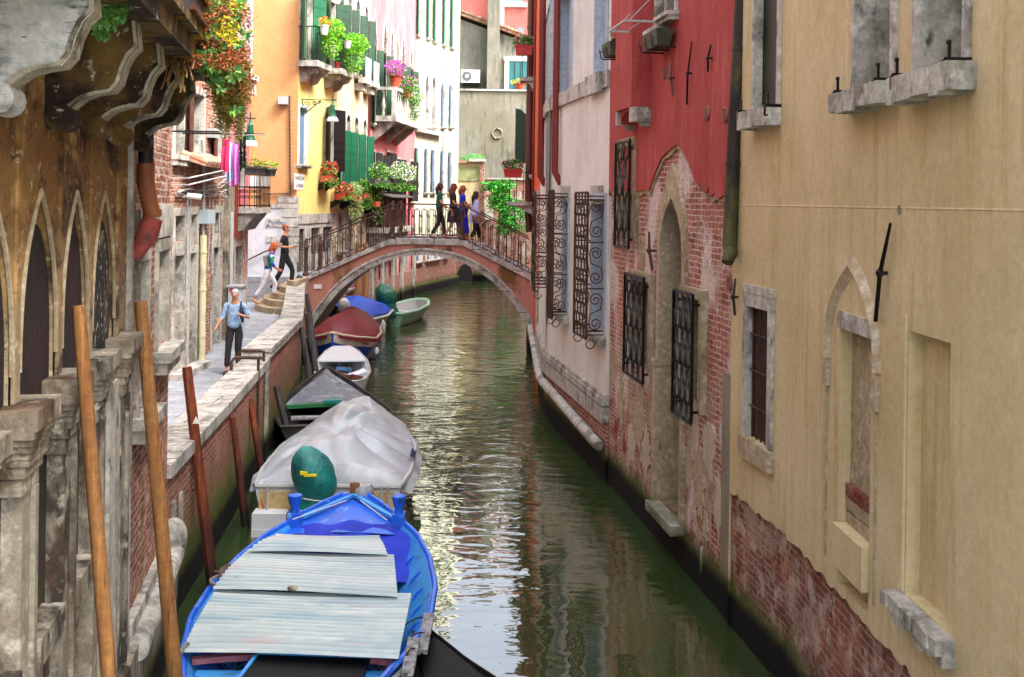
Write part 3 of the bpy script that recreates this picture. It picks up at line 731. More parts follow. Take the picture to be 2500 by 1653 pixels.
cage(pale, WP1, f1, 1403, 1433, 470, 820, .3, 13, 8)
cage(pale, WP1, f1, 1338, 1350, 465, 775, .3, 13, 8)
for x, y in ((1459, 474), (1382, 472)):
    p = WP1.pix(x, y); b = MB(); WP1.wbox(b, p[0] - .42, p[0] + .42, p[1] - .16, p[1] + .14, 0, .03); part("lintel", b, M["stone"], pale)
f1.done(); f2.done()
# stone base and torus ledge
zb1 = 1.35; 
for w in (WP1, WP2):
    b = MB(); w.wbox(b, 0, w.L, .92, 1.3, -.1, .07); w.wbox(b, 0, w.L, 1.3, 1.36, -.1, .04); part("stone_base", b, M["stonecut"], pale)
    zz_ = lambda u: (.56 + .2 * u / w.L) if w is WP1 else .77
    b = MB()
    for k_ in range(int(w.L / .62)):
        u_ = k_ * .62; j_ = random.uniform(-.012, .012); b.tube([w.pt(u_ + .004, zz_(u_) + j_, .1), w.pt(u_ + .03, zz_(u_) + j_, .1), w.pt(u_ + .58, zz_(u_ + .6) + j_, .1 + j_), w.pt(min(u_ + .616, w.L), zz_(u_ + .6) + j_, .1)], [.07, .09, .092, .07], 12)
    part("ledge", b, M["stone"], pale, True)
    b = MB(); w.wbox(b, 0, w.L, ZB, .93, -.2, 0.0); part("foundation", b, M["brick"], pale)
mass(pale, [PW[5], (8, 27.4), (8, 18.6), PW[3]], ZB, HP, M["white"])
def dpipe(rt, pts, r, m, name="downpipe", cols=3):
    b = MB(); b.tube(pts, r, 12)
    for k in range(cols):
        t = (k + .5) / cols; c = V(pts[0]).lerp(V(pts[1]), t); b.lathe(c - V((0, 0, .015)), [(r * 1.15, 0), (r * 1.15, .03)], 12)
    part(name, b, M[m], rt, True)
u = WP1.L - .15
q = WP1.pix(1357, 250, .1); dpipe(pale, [WP1.pt(q[0], 15.2, .1), WP1.pt(q[0], WP1.pix(1353, 420, .1)[1], .1), WP1.pt(q[0] - .03, WP1.pix(1352, 450, .1)[1], -.02)], .065, "pipered")
q = WP2.pix(1322, 250, .1); dpipe(pale, [WP2.pt(q[0], 15.2, .1), WP2.pt(q[0], WP2.pix(1320, 430, .1)[1], .1), WP2.pt(q[0], WP2.pix(1317, 453, .1)[1], -.02)], .075, "pipered")

# ============ orange house ============
orange = root("house", "narrow orange house behind the bridge with brown downpipe", "house", (.8, 33, 0))
WO = Wall(PW[5], PW[6], (-1, 0)); WO2 = Wall(PW[6], PW[7], (-1, 0)); HO = 14.8
g1 = Fac(orange, WO, M["orange"], ZB, HO); g2 = Fac(orange, WO2, M["orange"], ZB, HO)
cage(orange, WO, None, 1300, 1306, 470, 705, .3, 10, 4)
r = WO.rect(1309, 1314, 475, 690); g1.win((1.2, 2.1, r[2], r[3]), M["dark"], M["stone"], .1, .12)
for z in (1.9, 5.2, 8.0): g2.win((1.6, 2.5, z, z + 1.6), M["dark"], M["stone"], .1, .12)
g1.done(); g2.done()
b = MB(); WO.wbox(b, -.0, .9, .9, 2.2, .0, .05); part("stone_base", b, M["stone"], orange)
b = MB(); b.tube([WO.pt(0, .78, .1), WO.pt(2, .78, .1), WO.pt(WO.L * .8, .8, .1)], .09, 12); part("ledge", b, M["stone"], orange, True)
q = atY(1292, 300, 36); dpipe(orange, [(q.x, 35.6, 11.2), (q.x, 35.6, 3.9), (q.x + .05, 35.6, 3.4)], .11, "pipebrown")
dpipe(orange, [(.6, 31.9, 11.2), (.6, 31.9, 4.2), (.62, 31.9, 3.8)], .035, "pipered")
mass(orange, [PW[7], (7, 38), (7, 27.5), PW[5]], ZB, HO, M["orange"])
shade_house = root("house", "unseen plain house mass added beyond the orange one to shade the far facades", "house", (4, 48, 0))  # unseen house, added to keep the sun off the far facades
mass(shade_house, [(1.3, 38.2), (9, 38.2), (9, 57), (2.2, 57)], ZB, 11, M["pinkfar"], closed=True)
# balconies with flower boxes on the orange house
def flowerbox(name, label, c, lx, ly, h, potm, leafm_, flm, nl=260, nf=70, spread=.18, drop=.1, group=None, leafsize=.09, rot=0):
    t = root(name, label, "planter", c, group)
    b = MB(); x0, y0, z0 = c
    P = lambda fx, fy, z: V((x0 + fx * lx / 2, y0 + fy * ly / 2, z0 + z))
    b.add([P(-.85, -.85, 0), P(.85, -.85, 0), P(.85, .85, 0), P(-.85, .85, 0), P(-1, -1, h), P(1, -1, h), P(1, 1, h), P(-1, 1, h)], [(3, 2, 1, 0), (0, 1, 5, 4), (1, 2, 6, 5), (2, 3, 7, 6), (3, 0, 4, 7), (4, 5, 6, 7)])
    b.obox((x0, y0, z0 + h - .02), (lx / 2 + .02, 0, 0), (0, ly / 2 + .02, 0), (0, 0, .022))
    part("trough", b, potm, t)
    b = MB(); b.leaves((x0, y0, z0 + h + spread * .6), (lx / 2 + .06, ly / 2 + .06, spread), nl * 2, leafsize * .75)
    if drop: b.leaves((x0 - 0, y0 - ly / 2, z0 + h - drop * .4), (lx / 2, .08, drop), nl // 3, leafsize)
    part("foliage", b, leafm_, t)
    if flm:
        b = MB(); b.leaves((x0, y0, z0 + h + spread * .8), (lx / 2 + .08, ly / 2 + .08, spread * .9), nf, leafsize * .9, flat=1.5); part("blossoms", b, flm, t)
    return t
def balc(yd, px0, px1, yb, ytop, planter_y, lab, plab):
    a = atY(px0, yb, yd); c = atY(px1, yb, yd); zs = a.z
    t = root("balcony", lab, "balcony", (c.x, yd, zs))
    b = MB(); b.box(a.x, c.x + .25, yd - .1, yd + .9, zs - .12, zs); b.prism([(a.x + .15, yd, zs - .121), (c.x + .2, yd, zs - .121), (c.x + .2, yd, zs - .5)], (0, .15, 0)); part("slab", b, M["stone"], t)
    zt = atY(px0, ytop, yd).z
    b = MB()
    for k in range(7): b.bar((a.x + .05, yd + k * .14, zs), (a.x + .05, yd + k * .14, zt), .02)
    for k in range(3): b.bar((a.x + .05 + k * .22, yd - .05, zs), (a.x + .05 + k * .22, yd - .05, zt), .022)
    b.bar((a.x + .05, yd - .06, zt), (a.x + .05, yd + .9, zt), .03); b.bar((a.x + .05, yd - .05, zt), (c.x + .2, yd - .05, zt), .03)
    part("railing", b, M["iron"], t)
    zz = atY(px0, planter_y, yd).z
    return a, c, zz
a, c, zz = balc(35, 1271, 1308, 188, 100, 135, "small stone balcony slab high on the orange house", "")
p0, p1 = atY(1257, 135, 34.8), atY(1301, 135, 34.8)
flowerbox("flower_box", "red flower box with pink blossoms hung on the upper balcony", ((p0.x + p1.x) / 2, 34.75, p0.z), p1.x - p0.x, .22, .3, M["redplastic"], M["leaf"], M["pinkfl"], 300, 60, .22, 0)
a, c, zz = balc(35, 1240, 1300, 492, 420, 433, "lower iron railed balcony beside the climbing ivy", "")
p0, p1 = atY(1229, 433, 34.8), atY(1276, 433, 34.8)
flowerbox("flower_box", "red flower box with pink blossoms just above the ivy", ((p0.x + p1.x) / 2, 34.7, p0.z), p1.x - p0.x, .22, .26, M["redplastic"], M["leaf"], M["pinkfl"], 300, 60, .2, 0)
# open arched shutter
t = root("shutter_leaf", "dark green arched shutter standing open against the grey wall", "shutter", (.3, 36.5, 6)); ORG[t.name] = V((.3, 36.5, 6))
p0 = atY(1257, 398, 36.5); p1 = atY(1281, 265, 36.5)
b = MB(); w_ = p1.x - p0.x; hh = p1.z - p0.z
b.prism([(p0.x, 36.5, p0.z), (p1.x + .12, 36.5, p0.z), (p1.x + .12, 36.5, p1.z - .25), (p1.x, 36.5, p1.z - .15), (p0.x + w_ * .55, 36.5, p1.z - .03), (p0.x, 36.5, p1.z)], (0, .04, 0)); part("panel", b, M["greendk"], t)
for z in (.3, 1.0): b = MB(); b.bar((p1.x + .1, 36.48, p0.z + z), (p1.x + .35, 36.48, p0.z + z), .04); part("hinge", b, M["iron"], t)
# window boxes on red house
p = WR.pix(1600, 100, .18)
def wallbox(w, u, z, d, L, m, name, label):
    t = root(name, label, "planter", w.pt(u, z, d))
    b = MB()
    for k in range(6): pass
    c = w.pt(u, z, d)
    q = [(-.85, -.8), (.85, -.8), (.85, .8), (-.85, .8)]
    lo = [c + w.t * a * L / 2 + w.n * e * .1 for a, e in q]; hi = [c + w.t * a * L / 2 * 1.15 + w.n * e * .14 + V((0, 0, .2)) for a, e in q]
    b.add(lo + hi, [(3, 2, 1, 0), (0, 1, 5, 4), (1, 2, 6, 5), (2, 3, 7, 6), (3, 0, 4, 7), (4, 5, 6, 7)]); part("trough", b, m, t)
    for a in (-.8, 0, .8): b = MB(); b.bar(c + w.t * a * L / 2 + w.n * .12 - V((0, 0, .02)), c + w.t * a * L / 2 - w.n * (d + .02) - V((0, 0, .02)), .018); b.bar(c + w.t * a * L / 2 + w.n * .13 - V((0, 0, .02)), c + w.t * a * L / 2 + w.n * .16 + V((0, 0, .12)), .015); part("bracket", b, M["iron"], t)
    b = MB(); b.bar(c - w.t * L / 2 + w.n * .15 + V((0, 0, .08)), c + w.t * L / 2 + w.n * .15 + V((0, 0, .08)), .015); part("rail", b, M["iron"], t)
    return t
potg = mat("planter_dark_green", "2f3a2a", .6, [("4a503c", ("n", 4, .45, .7))], ())
p = WR.pix(1604, 118, .16); wallbox(WR, p[0], p[1], .16, .75, potg, "window_box", "empty dark green window box under the red house window")
p = WP1.pix(1496, 138, .14); t = wallbox(WP1, p[0], p[1], .14, .5, potg, "window_box", "small dark window box with a sprig at the pale house corner")
b = MB(); c = WP1.pt(p[0], p[1] + .25, .14); b.leaves(c, (.12, .12, .18), 14, .1)
for k in range(3): b.tube([c - V((0, 0, .1)), c + V((random.uniform(-.1, .1), 0, .2))], .004, 4)
part("foliage", b, M["leaf"], t)
# ============ quay, parapet, bridge ============
R5 = Z(560, 440, .3062); R6 = Z(700, 460, .2698); Q4 = Z(600, 0, .3317); Q4b = Z(700, 0, .1913); Q5 = Z(700, 280, .1659)
QL = [(-3.43, 11.1), (-3.7, 14.4), (-4.08, 18.6), (-4.45, 23.4), (-5.0, 26.5), (-5.56, 29.5), (-5.86, 31.3)]
def offs(line, d):
    out = []
    for i, p in enumerate(line):
        a = V((*line[max(i - 1, 0)], 0)); c = V((*line[min(i + 1, len(line) - 1)], 0)); t = (c - a).normalized()
        n = V((t.y, -t.x, 0)); out.append((p[0] + n.x * d, p[1] + n.y * d))
    return out
# pavement (flat, then ramping up to the bridge stairs)
def pz_(y): return .8 if y < 24 else (.8 + (y - 24) / 4.2 * .6 if y < 28.2 else 1.4)
b = MB(); inn = offs(QL, -.3)
rows = [(11.1, inn[0][0])] + [(p[1], p[0]) for p in inn[1:-1]] + [(28.2, -5.6), (33.6, -6.2)]
rows = sorted(rows)
for i in range(len(rows) - 1):
    (y0, x0), (y1, x1) = rows[i], rows[i + 1]
    if y1 - y0 < .05: continue
    b.quad((-9, y0, pz_(y0)), (x0, y0, pz_(y0)), (x1, y1, pz_(y1)), (-9, y1, pz_(y1)))
b.quad((-20, 28.2, 1.4), (-9, 28.2, 1.4), (-9, 40, 1.4), (-20, 40, 1.4))
struct("pavement", b, M["pave"])
# quay wall: brick face, piers, coping
par = root("quay_wall", "brick quay wall with pale stone coping running along the canal to the bridge", "wall", (-4.2, 18, 0))
def sweep(mb, line, d0, d1, z0, z1, caps=True):
    A, Bq = offs(line, d0), offs(line, d1); n = len(line)
    zz0 = z0 if isinstance(z0, list) else [z0] * n; zz1 = z1 if isinstance(z1, list) else [z1] * n
    for i in range(n - 1):
        P = [(A[i][0], A[i][1], zz0[i]), (A[i + 1][0], A[i + 1][1], zz0[i + 1]), (Bq[i + 1][0], Bq[i + 1][1], zz0[i + 1]), (Bq[i][0], Bq[i][1], zz0[i])]
        T = [(A[i][0], A[i][1], zz1[i]), (A[i + 1][0], A[i + 1][1], zz1[i + 1]), (Bq[i + 1][0], Bq[i + 1][1], zz1[i + 1]), (Bq[i][0], Bq[i][1], zz1[i])]
        mb.quad(T[3], T[2], T[1], T[0]); mb.quad(P[0], P[1], T[1], T[0]); mb.quad(P[2], P[3], T[3], T[2]); mb.quad(P[0], P[3], P[2], P[1])
    for i in ((0, n - 1) if caps else ()):
        mb.quad((A[i][0], A[i][1], zz0[i]), (A[i][0], A[i][1], zz1[i]), (Bq[i][0], Bq[i][1], zz1[i]), (Bq[i][0], Bq[i][1], zz0[i]))
near = QL[:3]; far = [(-4.085, 18.65)] + QL[3:]
b = MB(); sweep(b, near, -.3, 0, ZB, 1.56); part("brick_face", b, M["brickquay"], par)
b = MB(); sweep(b, far, -.3, 0, ZB, [1.7, 1.7, 1.74, 1.84, 1.9]); part("brick_face", b, M["brickquay"], par)
b = MB(); sweep(b, near, -.4, .05, 1.561, 1.7); part("coping", b, M["stonecut"], par)
b = MB(); sweep(b, far, -.42, .06, [1.701, 1.701, 1.741, 1.841, 1.901], [1.85, 1.85, 1.9, 2.0, 2.06]); part("coping", b, M["stonecut"], par)
w = Wall(QL[1], QL[2], (1, 0)); b = MB(); w.wbox(b, w.L - .28, w.L + .05, ZB, 1.699, -.31, .03); part("stone_pier", b, M["stone"], par)
w = Wall(QL[0], QL[1], (1, 0))
for u in (.25, .6):
    b = MB(); w.wbox(b, u, u + .13, .75 - u * .1, 1.25, -.05, .02); part("stone_plate", b, M["stone"], par)
# anchor stains / eyelets
b = MB(); b.tube([w.pt(1.3, 1.1, 0), w.pt(1.32, 1.12, .06), w.pt(1.4, 1.1, .07)], .01, 5); part("mooring_ring", b, M["rustiron"], par)
# low iron barrier near the parapet
t = root("iron_barrier", "low brown iron handrail frame on the quay by the parapet", "barrier", (-4.5, 17.6, .8))
for (x0, x1, yy, Y) in ((565, 640, 873, 17.2), (582, 640, 856, 18.2)):
    a = atY(x0, yy, Y); c = atY(x1, yy, Y); b = MB(); b.tube([(a.x, Y, .8), (a.x, Y, a.z - .06), (a.x + .06, Y, a.z), (c.x, Y, a.z)], .026, 8); b.tube([(a.x + .42, Y, a.z), (a.x + .42, Y, .8)], .024, 8); part("rail", b, M["rustiron"], t)

# ---- bridge ------------------------------------------------------------
BY, BD = 32.0, 2.5
bridge = root("footbridge", "arched pink plastered footbridge with white stone ring and iron railings", "bridge", (-2.6, 33.2, 0))
def bp(x, y): p = atY(*R6(x, y), BY); return (p.x, p.z)
BTOP = [bp(*q) for q in ((60, 850), (185, 795), (400, 697), (650, 583), (780, 525), (920, 460), (1100, 455), (1400, 460), (1590, 468), (1740, 540), (1900, 622), (2050, 700), (2240, 800))]
low = [bp(x, y) for x, y in ((60, 890), (185, 832), (400, 737), (650, 622), (780, 567), (930, 508), (1100, 503), (1400, 510), (1595, 518), (1740, 588), (1900, 672), (2050, 750), (2240, 848))]
ro = [bp(*q) for q in ((190, 1215), (225, 1150), (300, 1045), (400, 920), (500, 825), (600, 745), (720, 675), (850, 620), (950, 588), (1050, 565), (1150, 552), (1250, 548), (1350, 556), (1450, 572), (1550, 598), (1650, 635), (1780, 705), (1900, 795), (2000, 895), (2100, 1015), (2210, 1165), (2250, 1230))]
ri = [bp(*q) for q in ((235, 1270), (265, 1205), (350, 1085), (445, 965), (540, 870), (635, 798), (745, 730), (865, 675), (960, 642), (1055, 619), (1152, 606), (1250, 602), (1345, 610), (1440, 625), (1535, 652), (1630, 690), (1750, 758), (1860, 842), (1955, 935), (2050, 1045), (2155, 1200), (2180, 1260))]
xl, xr = BTOP[0][0], BTOP[-1][0]
body = low + [(xr, ZB), (ro[-1][0], ZB)] + ro[::-1] + [(ro[0][0], ZB), (xl, ZB)]
b = MB(); b.prism([(x, BY, z) for x, z in body], (0, BD, 0)); part("body", b, M["bridgeplaster"], bridge)
b = MB(); ring = [(ro[0][0], ZB)] + ro + [(ro[-1][0], ZB), (ri[-1][0], ZB)] + ri[::-1] + [(ri[0][0], ZB)]
n = len(ro)
for i in range(n - 1):   # voussoirs
    a, c, d, e = ro[i], ro[i + 1], ri[i + 1], ri[i]
    b.prism([(a[0], BY - .04, a[1]), (c[0], BY - .04, c[1]), (d[0], BY - .04, d[1]), (e[0], BY - .04, e[1])], (0, BD + .08, 0))
for k in (0, -1):
    a, e = ro[k], ri[k]; b.prism([(a[0], BY - .04, a[1]), (e[0], BY - .04, e[1]), (e[0], BY - .04, ZB), (a[0], BY - .04, ZB)], (0, BD + .08, 0))
part("arch_ring", b, M["stonecut"], bridge)
b = MB()
for i in range(n - 1):
    a, c = ro[i], ro[i + 1]; b.prism([(a[0], BY - .075, a[1] + .03), (c[0], BY - .075, c[1] + .03), (c[0], BY - .075, c[1] - .035), (a[0], BY - .075, a[1] - .035)], (0, .035, 0))
part("ring_moulding", b, M["stone"], bridge)
for k, yy in enumerate((BY - .08, BY + BD - .22)):
    b = MB()
    for i in range(len(BTOP) - 1):
        a, c, d, e = BTOP[i], BTOP[i + 1], low[i + 1], low[i]
        b.prism([(a[0], yy, a[1]), (c[0], yy, c[1]), (d[0], yy, d[1] + .002), (e[0], yy, e[1] + .002)], (0, .3, 0))
    part("coping", b, M["stonecut"], bridge)
def deckz(x):
    for (a, c) in zip(BTOP, BTOP[1:]):
        if a[0] <= x <= c[0]: return a[1] + (c[1] - a[1]) * (x - a[0]) / (c[0] - a[0])
    return BTOP[0][1] if x < BTOP[0][0] else BTOP[-1][1]
b = MB(); x = xl; k = 0
while x < xr:
    x2 = min(x + .34, xr); zt = (deckz(x) + deckz(x2)) / 2 - .05
    b.box(x, x2, BY + .22, BY + BD - .22, min(zt - .25, 2.9), zt); x = x2
part("steps", b, M["pave"], bridge)
b = MB(); p = atY(*R6(281, 889), BY); b.box(p.x - .11, p.x + .11, BY - .03, BY + .02, p.z - .06, p.z + .06); part("stone_plate", b, M["whitepaint"], bridge)
# railing: one baluster mesh, repeated
def spiral(mb, cx_, y, cz, r, turns, sg, n=14, t=.009, up=1):
    mb.tube([(cx_ + sg * (r * (1 - .8 * i / n)) * math.cos(i / n * turns * 6.28), y, cz + up * (r * (1 - .8 * i / n)) * math.sin(i / n * turns * 6.28)) for i in range(n + 1)], t, 4, False)
def baluster(y0):
    mb = MB(); h = .88; w_ = .075
    pts = [(-w_, 0, .06)] + [(-w_, 0, .1), (-w_, 0, h - .1)] + [(w_ * math.cos(math.pi - a * math.pi / 6), 0, h - .1 + w_ * math.sin(a * math.pi / 6)) for a in range(1, 7)] + [(w_, 0, .1)]
    pts += [(w_ * math.cos(a * math.pi / 6), 0, .1 - w_ * math.sin(a * math.pi / 6)) for a in range(1, 6)]
    mb.tube(pts, .011, 5)
    spiral(mb, w_ + .05, 0, h * .72, .045, 1.3, -1, up=1); spiral(mb, w_ + .05, 0, h * .28, .045, 1.3, -1, up=-1)
    return mb
bal0 = None
railtop = [bp(*q) for q in ((180, 515), (960, 170), (1590, 185), (2190, 510))]
for k, yy in enumerate((BY + .07, BY + BD - .07)):
    rt = root("bridge_railing", ["near wrought iron railing of the arched footbridge", "far wrought iron railing of the arched footbridge behind the walkers"][k], "railing", (0, yy, 0), "railings of the footbridge")
    x = xl + .22; cnt = 0
    newx = (railtop[1][0], railtop[2][0])
    while x < xr - .1:
        if min(abs(x - newx[0]), abs(x - newx[1])) > .13:
            if bal0 is None:
                bm_ = baluster(yy); bm_.v = [q_ + V((0, yy, 0)) for q_ in bm_.v]; bal0 = part("baluster", bm_, M["rustiron"], rt); o = bal0
            else: o = bal0.copy(); COL.objects.link(o); o.parent = rt
            o.location = (x, 0, deckz(x)); cnt += 1
        x += .222
    ht = 1.0
    b = MB(); pts = [(BTOP[1][0] - .1, yy, deckz(BTOP[1][0]) + 1.02)] + [(q[0], yy, deckz(q[0]) + 1.0) for q in BTOP[2:-1]] + [(xr - .15, yy, deckz(xr - .15) + 1.0)]
    for i in range(len(pts) - 1): b.bar(pts[i], pts[i + 1], .055, .035)
    part("handrail", b, M["rustiron"], rt)
    b = MB(); pts = [(q[0], yy, q[1] + .05) for q in BTOP[1:]]
    for i in range(len(pts) - 1): b.bar(pts[i], pts[i + 1], .03, .018)
    part("bottom_rail", b, M["rustiron"], rt)
    for xx in (newx[0], newx[1], BTOP[1][0] - .05):
        z0 = deckz(xx); b = MB(); b.lathe((xx, yy, z0), [(.1, 0), (.1, .1), (.055, .16), (.075, .3), (.05, .4), (.06, .8), (.09, .86), (.05, .92), (.06, 1.04), (.02, 1.12)], 12); part("newel_post", b, M["rustiron"], rt, True)
# end post and small bollard at the left landing
b = MB(); q = atY(*R5(557, 800), 31.0); b.lathe((q.x, 31.0, q.z - .25), [(.1, 0), (.1, .12), (.075, .15), (.075, .3), (.1, .33), (.05, .4)], 12)
single("bollard", b, M["blackiron"], "short dark iron bollard on the parapet end beside the bridge", "bollard", None, (q.x, 31, q.z - .25), True)
# curved stone steps up to the bridge
st = root("stone_stairs", "curved stone steps rising from the quay to the bridge landing", "stairs", (-6.2, 29.4, 1.4))
cx_, cy_ = -5.75, 30.9
for i in range(5):
    rx, ry = 1.25 - .2 * i, 2.6 - .36 * i; pl = []
    for k in range(13):
        a = math.pi + k / 12 * math.pi / 2
        pl.append((cx_ + rx * math.cos(a), cy_ + ry * math.sin(a), 1.3 if i == 0 else 1.4 + .15 * i))
    pl += [(cx_, cy_ + .6, pl[0][2]), (cx_ - rx, cy_ + .6, pl[0][2])]
    b = MB(); b.prism(pl, (0, 0, (.15 if i else .25) - .001)); part("step", b, mat("step_stone", "9c8c70", .8, [("6f5a3c", ("n", 3, .45, .7)), ("c4b8a2", ("n", 6, .55, .7))], ((25, .3),)), st)
b = MB(); b.box(-9, -5.9, 31.5, 34.4, 1.3, 2.13); part("landing", b, M["pave"], st)
# ============ far left houses along the canal ============
E = [(-6.5, 33.4), (-6.0, 37.4), (-5.47, 42.2), (-4.5, 50.9), (-2.85, 57.9)]
def rp(w, x0, x1, yt, yb):
    return w.rect(x0, x1, yt, yb)
def leafcluster(name, label, c, rad, m, n, size, flm=None, nf=0, pot=None, cat="plant", group=None, droop=0, potr=.14, poth=.24):
    t = root(name, label, cat, (c[0], c[1], c[2]), group)
    z = c[2]
    if pot:
        b = MB(); b.lathe((c[0], c[1], z), [(potr * .7, 0), (potr, poth), (potr * 1.12, poth), (potr * 1.12, poth + .04), (potr * .9, poth + .04)], 12); part("pot", b, pot, t, True); z += poth
    n = int(n * 2.2); size *= .68; nf = int(nf * 1.5)
    b = MB(); b.leaves((c[0], c[1], z + rad[2] * .8), rad, n, size)
    if droop: b.leaves((c[0], c[1] - rad[1] * .3, z - droop * .4), (rad[0] * .8, rad[1] * .8, droop), n // 2, size)
    part("foliage", b, m, t)
    if flm: b = MB(); b.leaves((c[0], c[1], z + rad[2] * 1.0), (rad[0] * 1.05, rad[1] * 1.1, rad[2] * .95), nf, size, flat=1.5); part("blossoms", b, flm, t)
    return t
# ---- yellow house
yel = root("house", "corner house with yellow canal wall and apricot end wall above the stairs", "house", (-8, 36, 0))
WY = Wall(E[0], E[1], (1, 0)); HYE = 14
fy = Fac(yel, WY, M["yellow"], 3.9, HYE)
r = rp(WY, 733, 760, -60, 153); fy.win((r[0], r[1], r[2], r[2] + 2.3), M["greendk"], M["stone"], .08, leaf=M["green"], ang=(150, 150), depth=.15)
z1b = r[2]; u1b = (r[0] + r[1]) / 2
r = rp(WY, 794, 817, -60, 172); fy.win((r[0], r[1], r[2], r[2] + 2.3), M["dark"], M["stone"], .08, leaf=M["greendk"], ang=(150, 150), depth=.15)
z2b = r[2]; u2b = (r[0] + r[1]) / 2
r = rp(WY, 729, 749, 262, 403); fy.win(r, M["bluegrey"], M["whitepaint"], .06, .1, .1)
r = rp(WY, 794, 812, 265, 418); fy.win(r, M["dark"], M["stone"], .08, .1, .2, leaf=M["iron"], ang=(150, 150), leafw=.5)
fy.done()
b = MB(); WY.wbox(b, 0, WY.L, 3.6, 3.9, -.3, .03); part("stone_band", b, M["stone"], yel)
fl = Fac(yel, WY, M["stone"], ZB, 3.6, name="wall")
for (a, c) in ((726, 744), (760, 781), (789, 811)):
    r = WY.rect(a, c, 542, 592); r = (r[0], r[1], 1.9 if a == 726 else 2.6, 3.45)
    o = fl.win(r, M["dark"], None, .05, None, .25); b = MB()
    for k in range(5):
        u = r[0] + (r[1] - r[0]) * (k + .5) / 5; b.tube([WY.pt(u + .03 * math.sin(j * 1.57), r[2] + (r[3] - r[2]) * j / 10, -.04) for j in range(11)], .014, 4)
    part("grille", b, M["rustiron"], o)
fl.done()
# small balconies
for (u, z, k) in ((u1b, z1b, 0), (u2b, z2b, 1)):
    t = root("balcony", ["small iron railed balcony with an orange flowering pot on the yellow house", "small iron railed balcony with trailing ferns on the yellow house"][k], "balcony", WY.pt(u, z, 0))
    b = MB(); WY.wbox(b, u - .75, u + .75, z - .2, z - .02, .001, .62); part("slab", b, M["stone"], t)
    for du in (-.5, .5):
        b = MB(); b.prism([WY.pt(u + du, z - .201, .001), WY.pt(u + du, z - .201, .55), WY.pt(u + du, z - .36, .5), WY.pt(u + du, z - .42, .3), WY.pt(u + du, z - .6, .2), WY.pt(u + du, z - .66, .001)], WY.t * .18); part("corbel", b, M["stone"], t)
    b = MB()
    for i in range(12): b.bar(WY.pt(u - .7 + i * .127, z, .57), WY.pt(u - .7 + i * .127, z + 1.0, .57), .018)
    for s_ in (-.7, .7):
        for i in range(5): b.bar(WY.pt(u + s_, z, .05 + i * .12), WY.pt(u + s_, z + 1.0, .05 + i * .12), .018)
        b.bar(WY.pt(u + s_, z + 1.0, 0), WY.pt(u + s_, z + 1.0, .58), .03)
    b.bar(WY.pt(u - .72, z + 1.0, .57), WY.pt(u + .72, z + 1.0, .57), .035)
    part("railing", b, M["iron"], t)
    c = WY.pt(u + (-.35 if k == 0 else -.4), z + .95, .72)
    if k == 0:
        leafcluster("potted_flower", "white pot of orange flowers hooked on the balcony rail", WY.pt(u - .45, z + .78, .72), (.2, .2, .16), M["leaf"], 60, .08, M["orfl"], 90, M["whitepaint"])
        leafcluster("fern", "bright green fern spilling over the first yellow house balcony", WY.pt(u + .25, z + .75, .75), (.42, .5, .36), M["leafbright"], 900, .1, M["orfl"], 14, None, droop=.45)
    else:
        leafcluster("fern", "bright green fern spilling over the second yellow house balcony", WY.pt(u + .3, z + .62, .75), (.5, .6, .36), M["leafbright"], 1000, .1, None, 0, None, droop=.55)
        b = MB(); b.lathe(WY.pt(u - .5, z + .65, .74), [(.09, 0), (.13, .22), (.14, .24), (.1, .24)], 12); single("flower_pot", b, M["whitepaint"], "white pot hooked on the second yellow house balcony rail", "pot", None, WY.pt(u - .5, z + .65, .74), True)
        leafcluster("potted_plant", "small red pot with green shoots on the balcony floor", WY.pt(u - .45, z, .4), (.12, .12, .14), M["leafivy"], 40, .09, None, 0, M["redplastic"], potr=.1, poth=.16)
# apricot end wall
WE = Wall((-16, 33.4), (-6.5, 33.4), (0, -1)); fe = Fac(yel, WE, M["orangeface"], 4.1, HYE); fe.done()
b = MB(); WE.wbox(b, 0, WE.L, 1.3, 4.1, -.2, .0); part("low_wall", b, M["graff"], yel)
# quoins
for (x0, x1, y0, y1) in ((679, 718, 479, 495), (657, 718, 496, 508), (690, 718, 509, 530), (650, 718, 533, 554), (683, 718, 556, 577), (650, 718, 578, 592), (688, 718, 594, 640)):
    a = atY(x0, y0, 33.4); c = atY(x1, y1, 33.4); b = MB(); b.box(a.x, -6.47, 33.37, 33.7, c.z, a.z); part("quoin", b, M["stone"], yel)
# painted scrawl (blue) on the quoin
gm = mat("blue_spray_paint", "2a7fae", .7); b = MB(); p0 = atY(655, 542, 33.36)
pts = []
for i in range(60):
    t_ = i / 59; pts.append((p0.x + t_ * .58, 33.362, p0.z + .05 * math.sin(t_ * 38) * (1 - .3 * t_) + .03 * math.sin(t_ * 13 + 1)))
for i in range(59): b.bar(pts[i], pts[i + 1], .004, .024, up=(0, 1, 0))
part("scrawl", b, gm, yel)
b = MB(); a = atY(565, 655, 33.3); c = atY(645, 615, 33.3); b.tube([a - V((.6, 0, .25)), a, c, c + V((.5, 0, .2))], .025, 6); part("wall_handrail", b, M["pipebrown"], yel)
# conduit and junction box
cm = mat("conduit_grey", "4a3a34", .6)
b = MB(); a = atY(707, 235, 33.35); c = atY(709, 472, 33.35); d = atY(640, 474, 33.35)
b.tube([a, c], .022, 6); b.tube([c, d], .022, 6)
for k in range(26): q = a.lerp(c, k / 26); b.lathe(q - V((0, 0, .02)), [(.032, 0), (.032, .035)], 6)
part("conduit", b, cm, yel)
b = MB(); a = atY(680, 236, 33.3); c = atY(703, 255, 33.3); b.box(a.x, c.x, 33.22, 33.39, c.z, a.z); part("junction_box", b, M["plastgrey"], yel)
mass(yel, [E[1], (-16, 38), (-16, 33.4)], ZB, HYE, M["orangeface"])
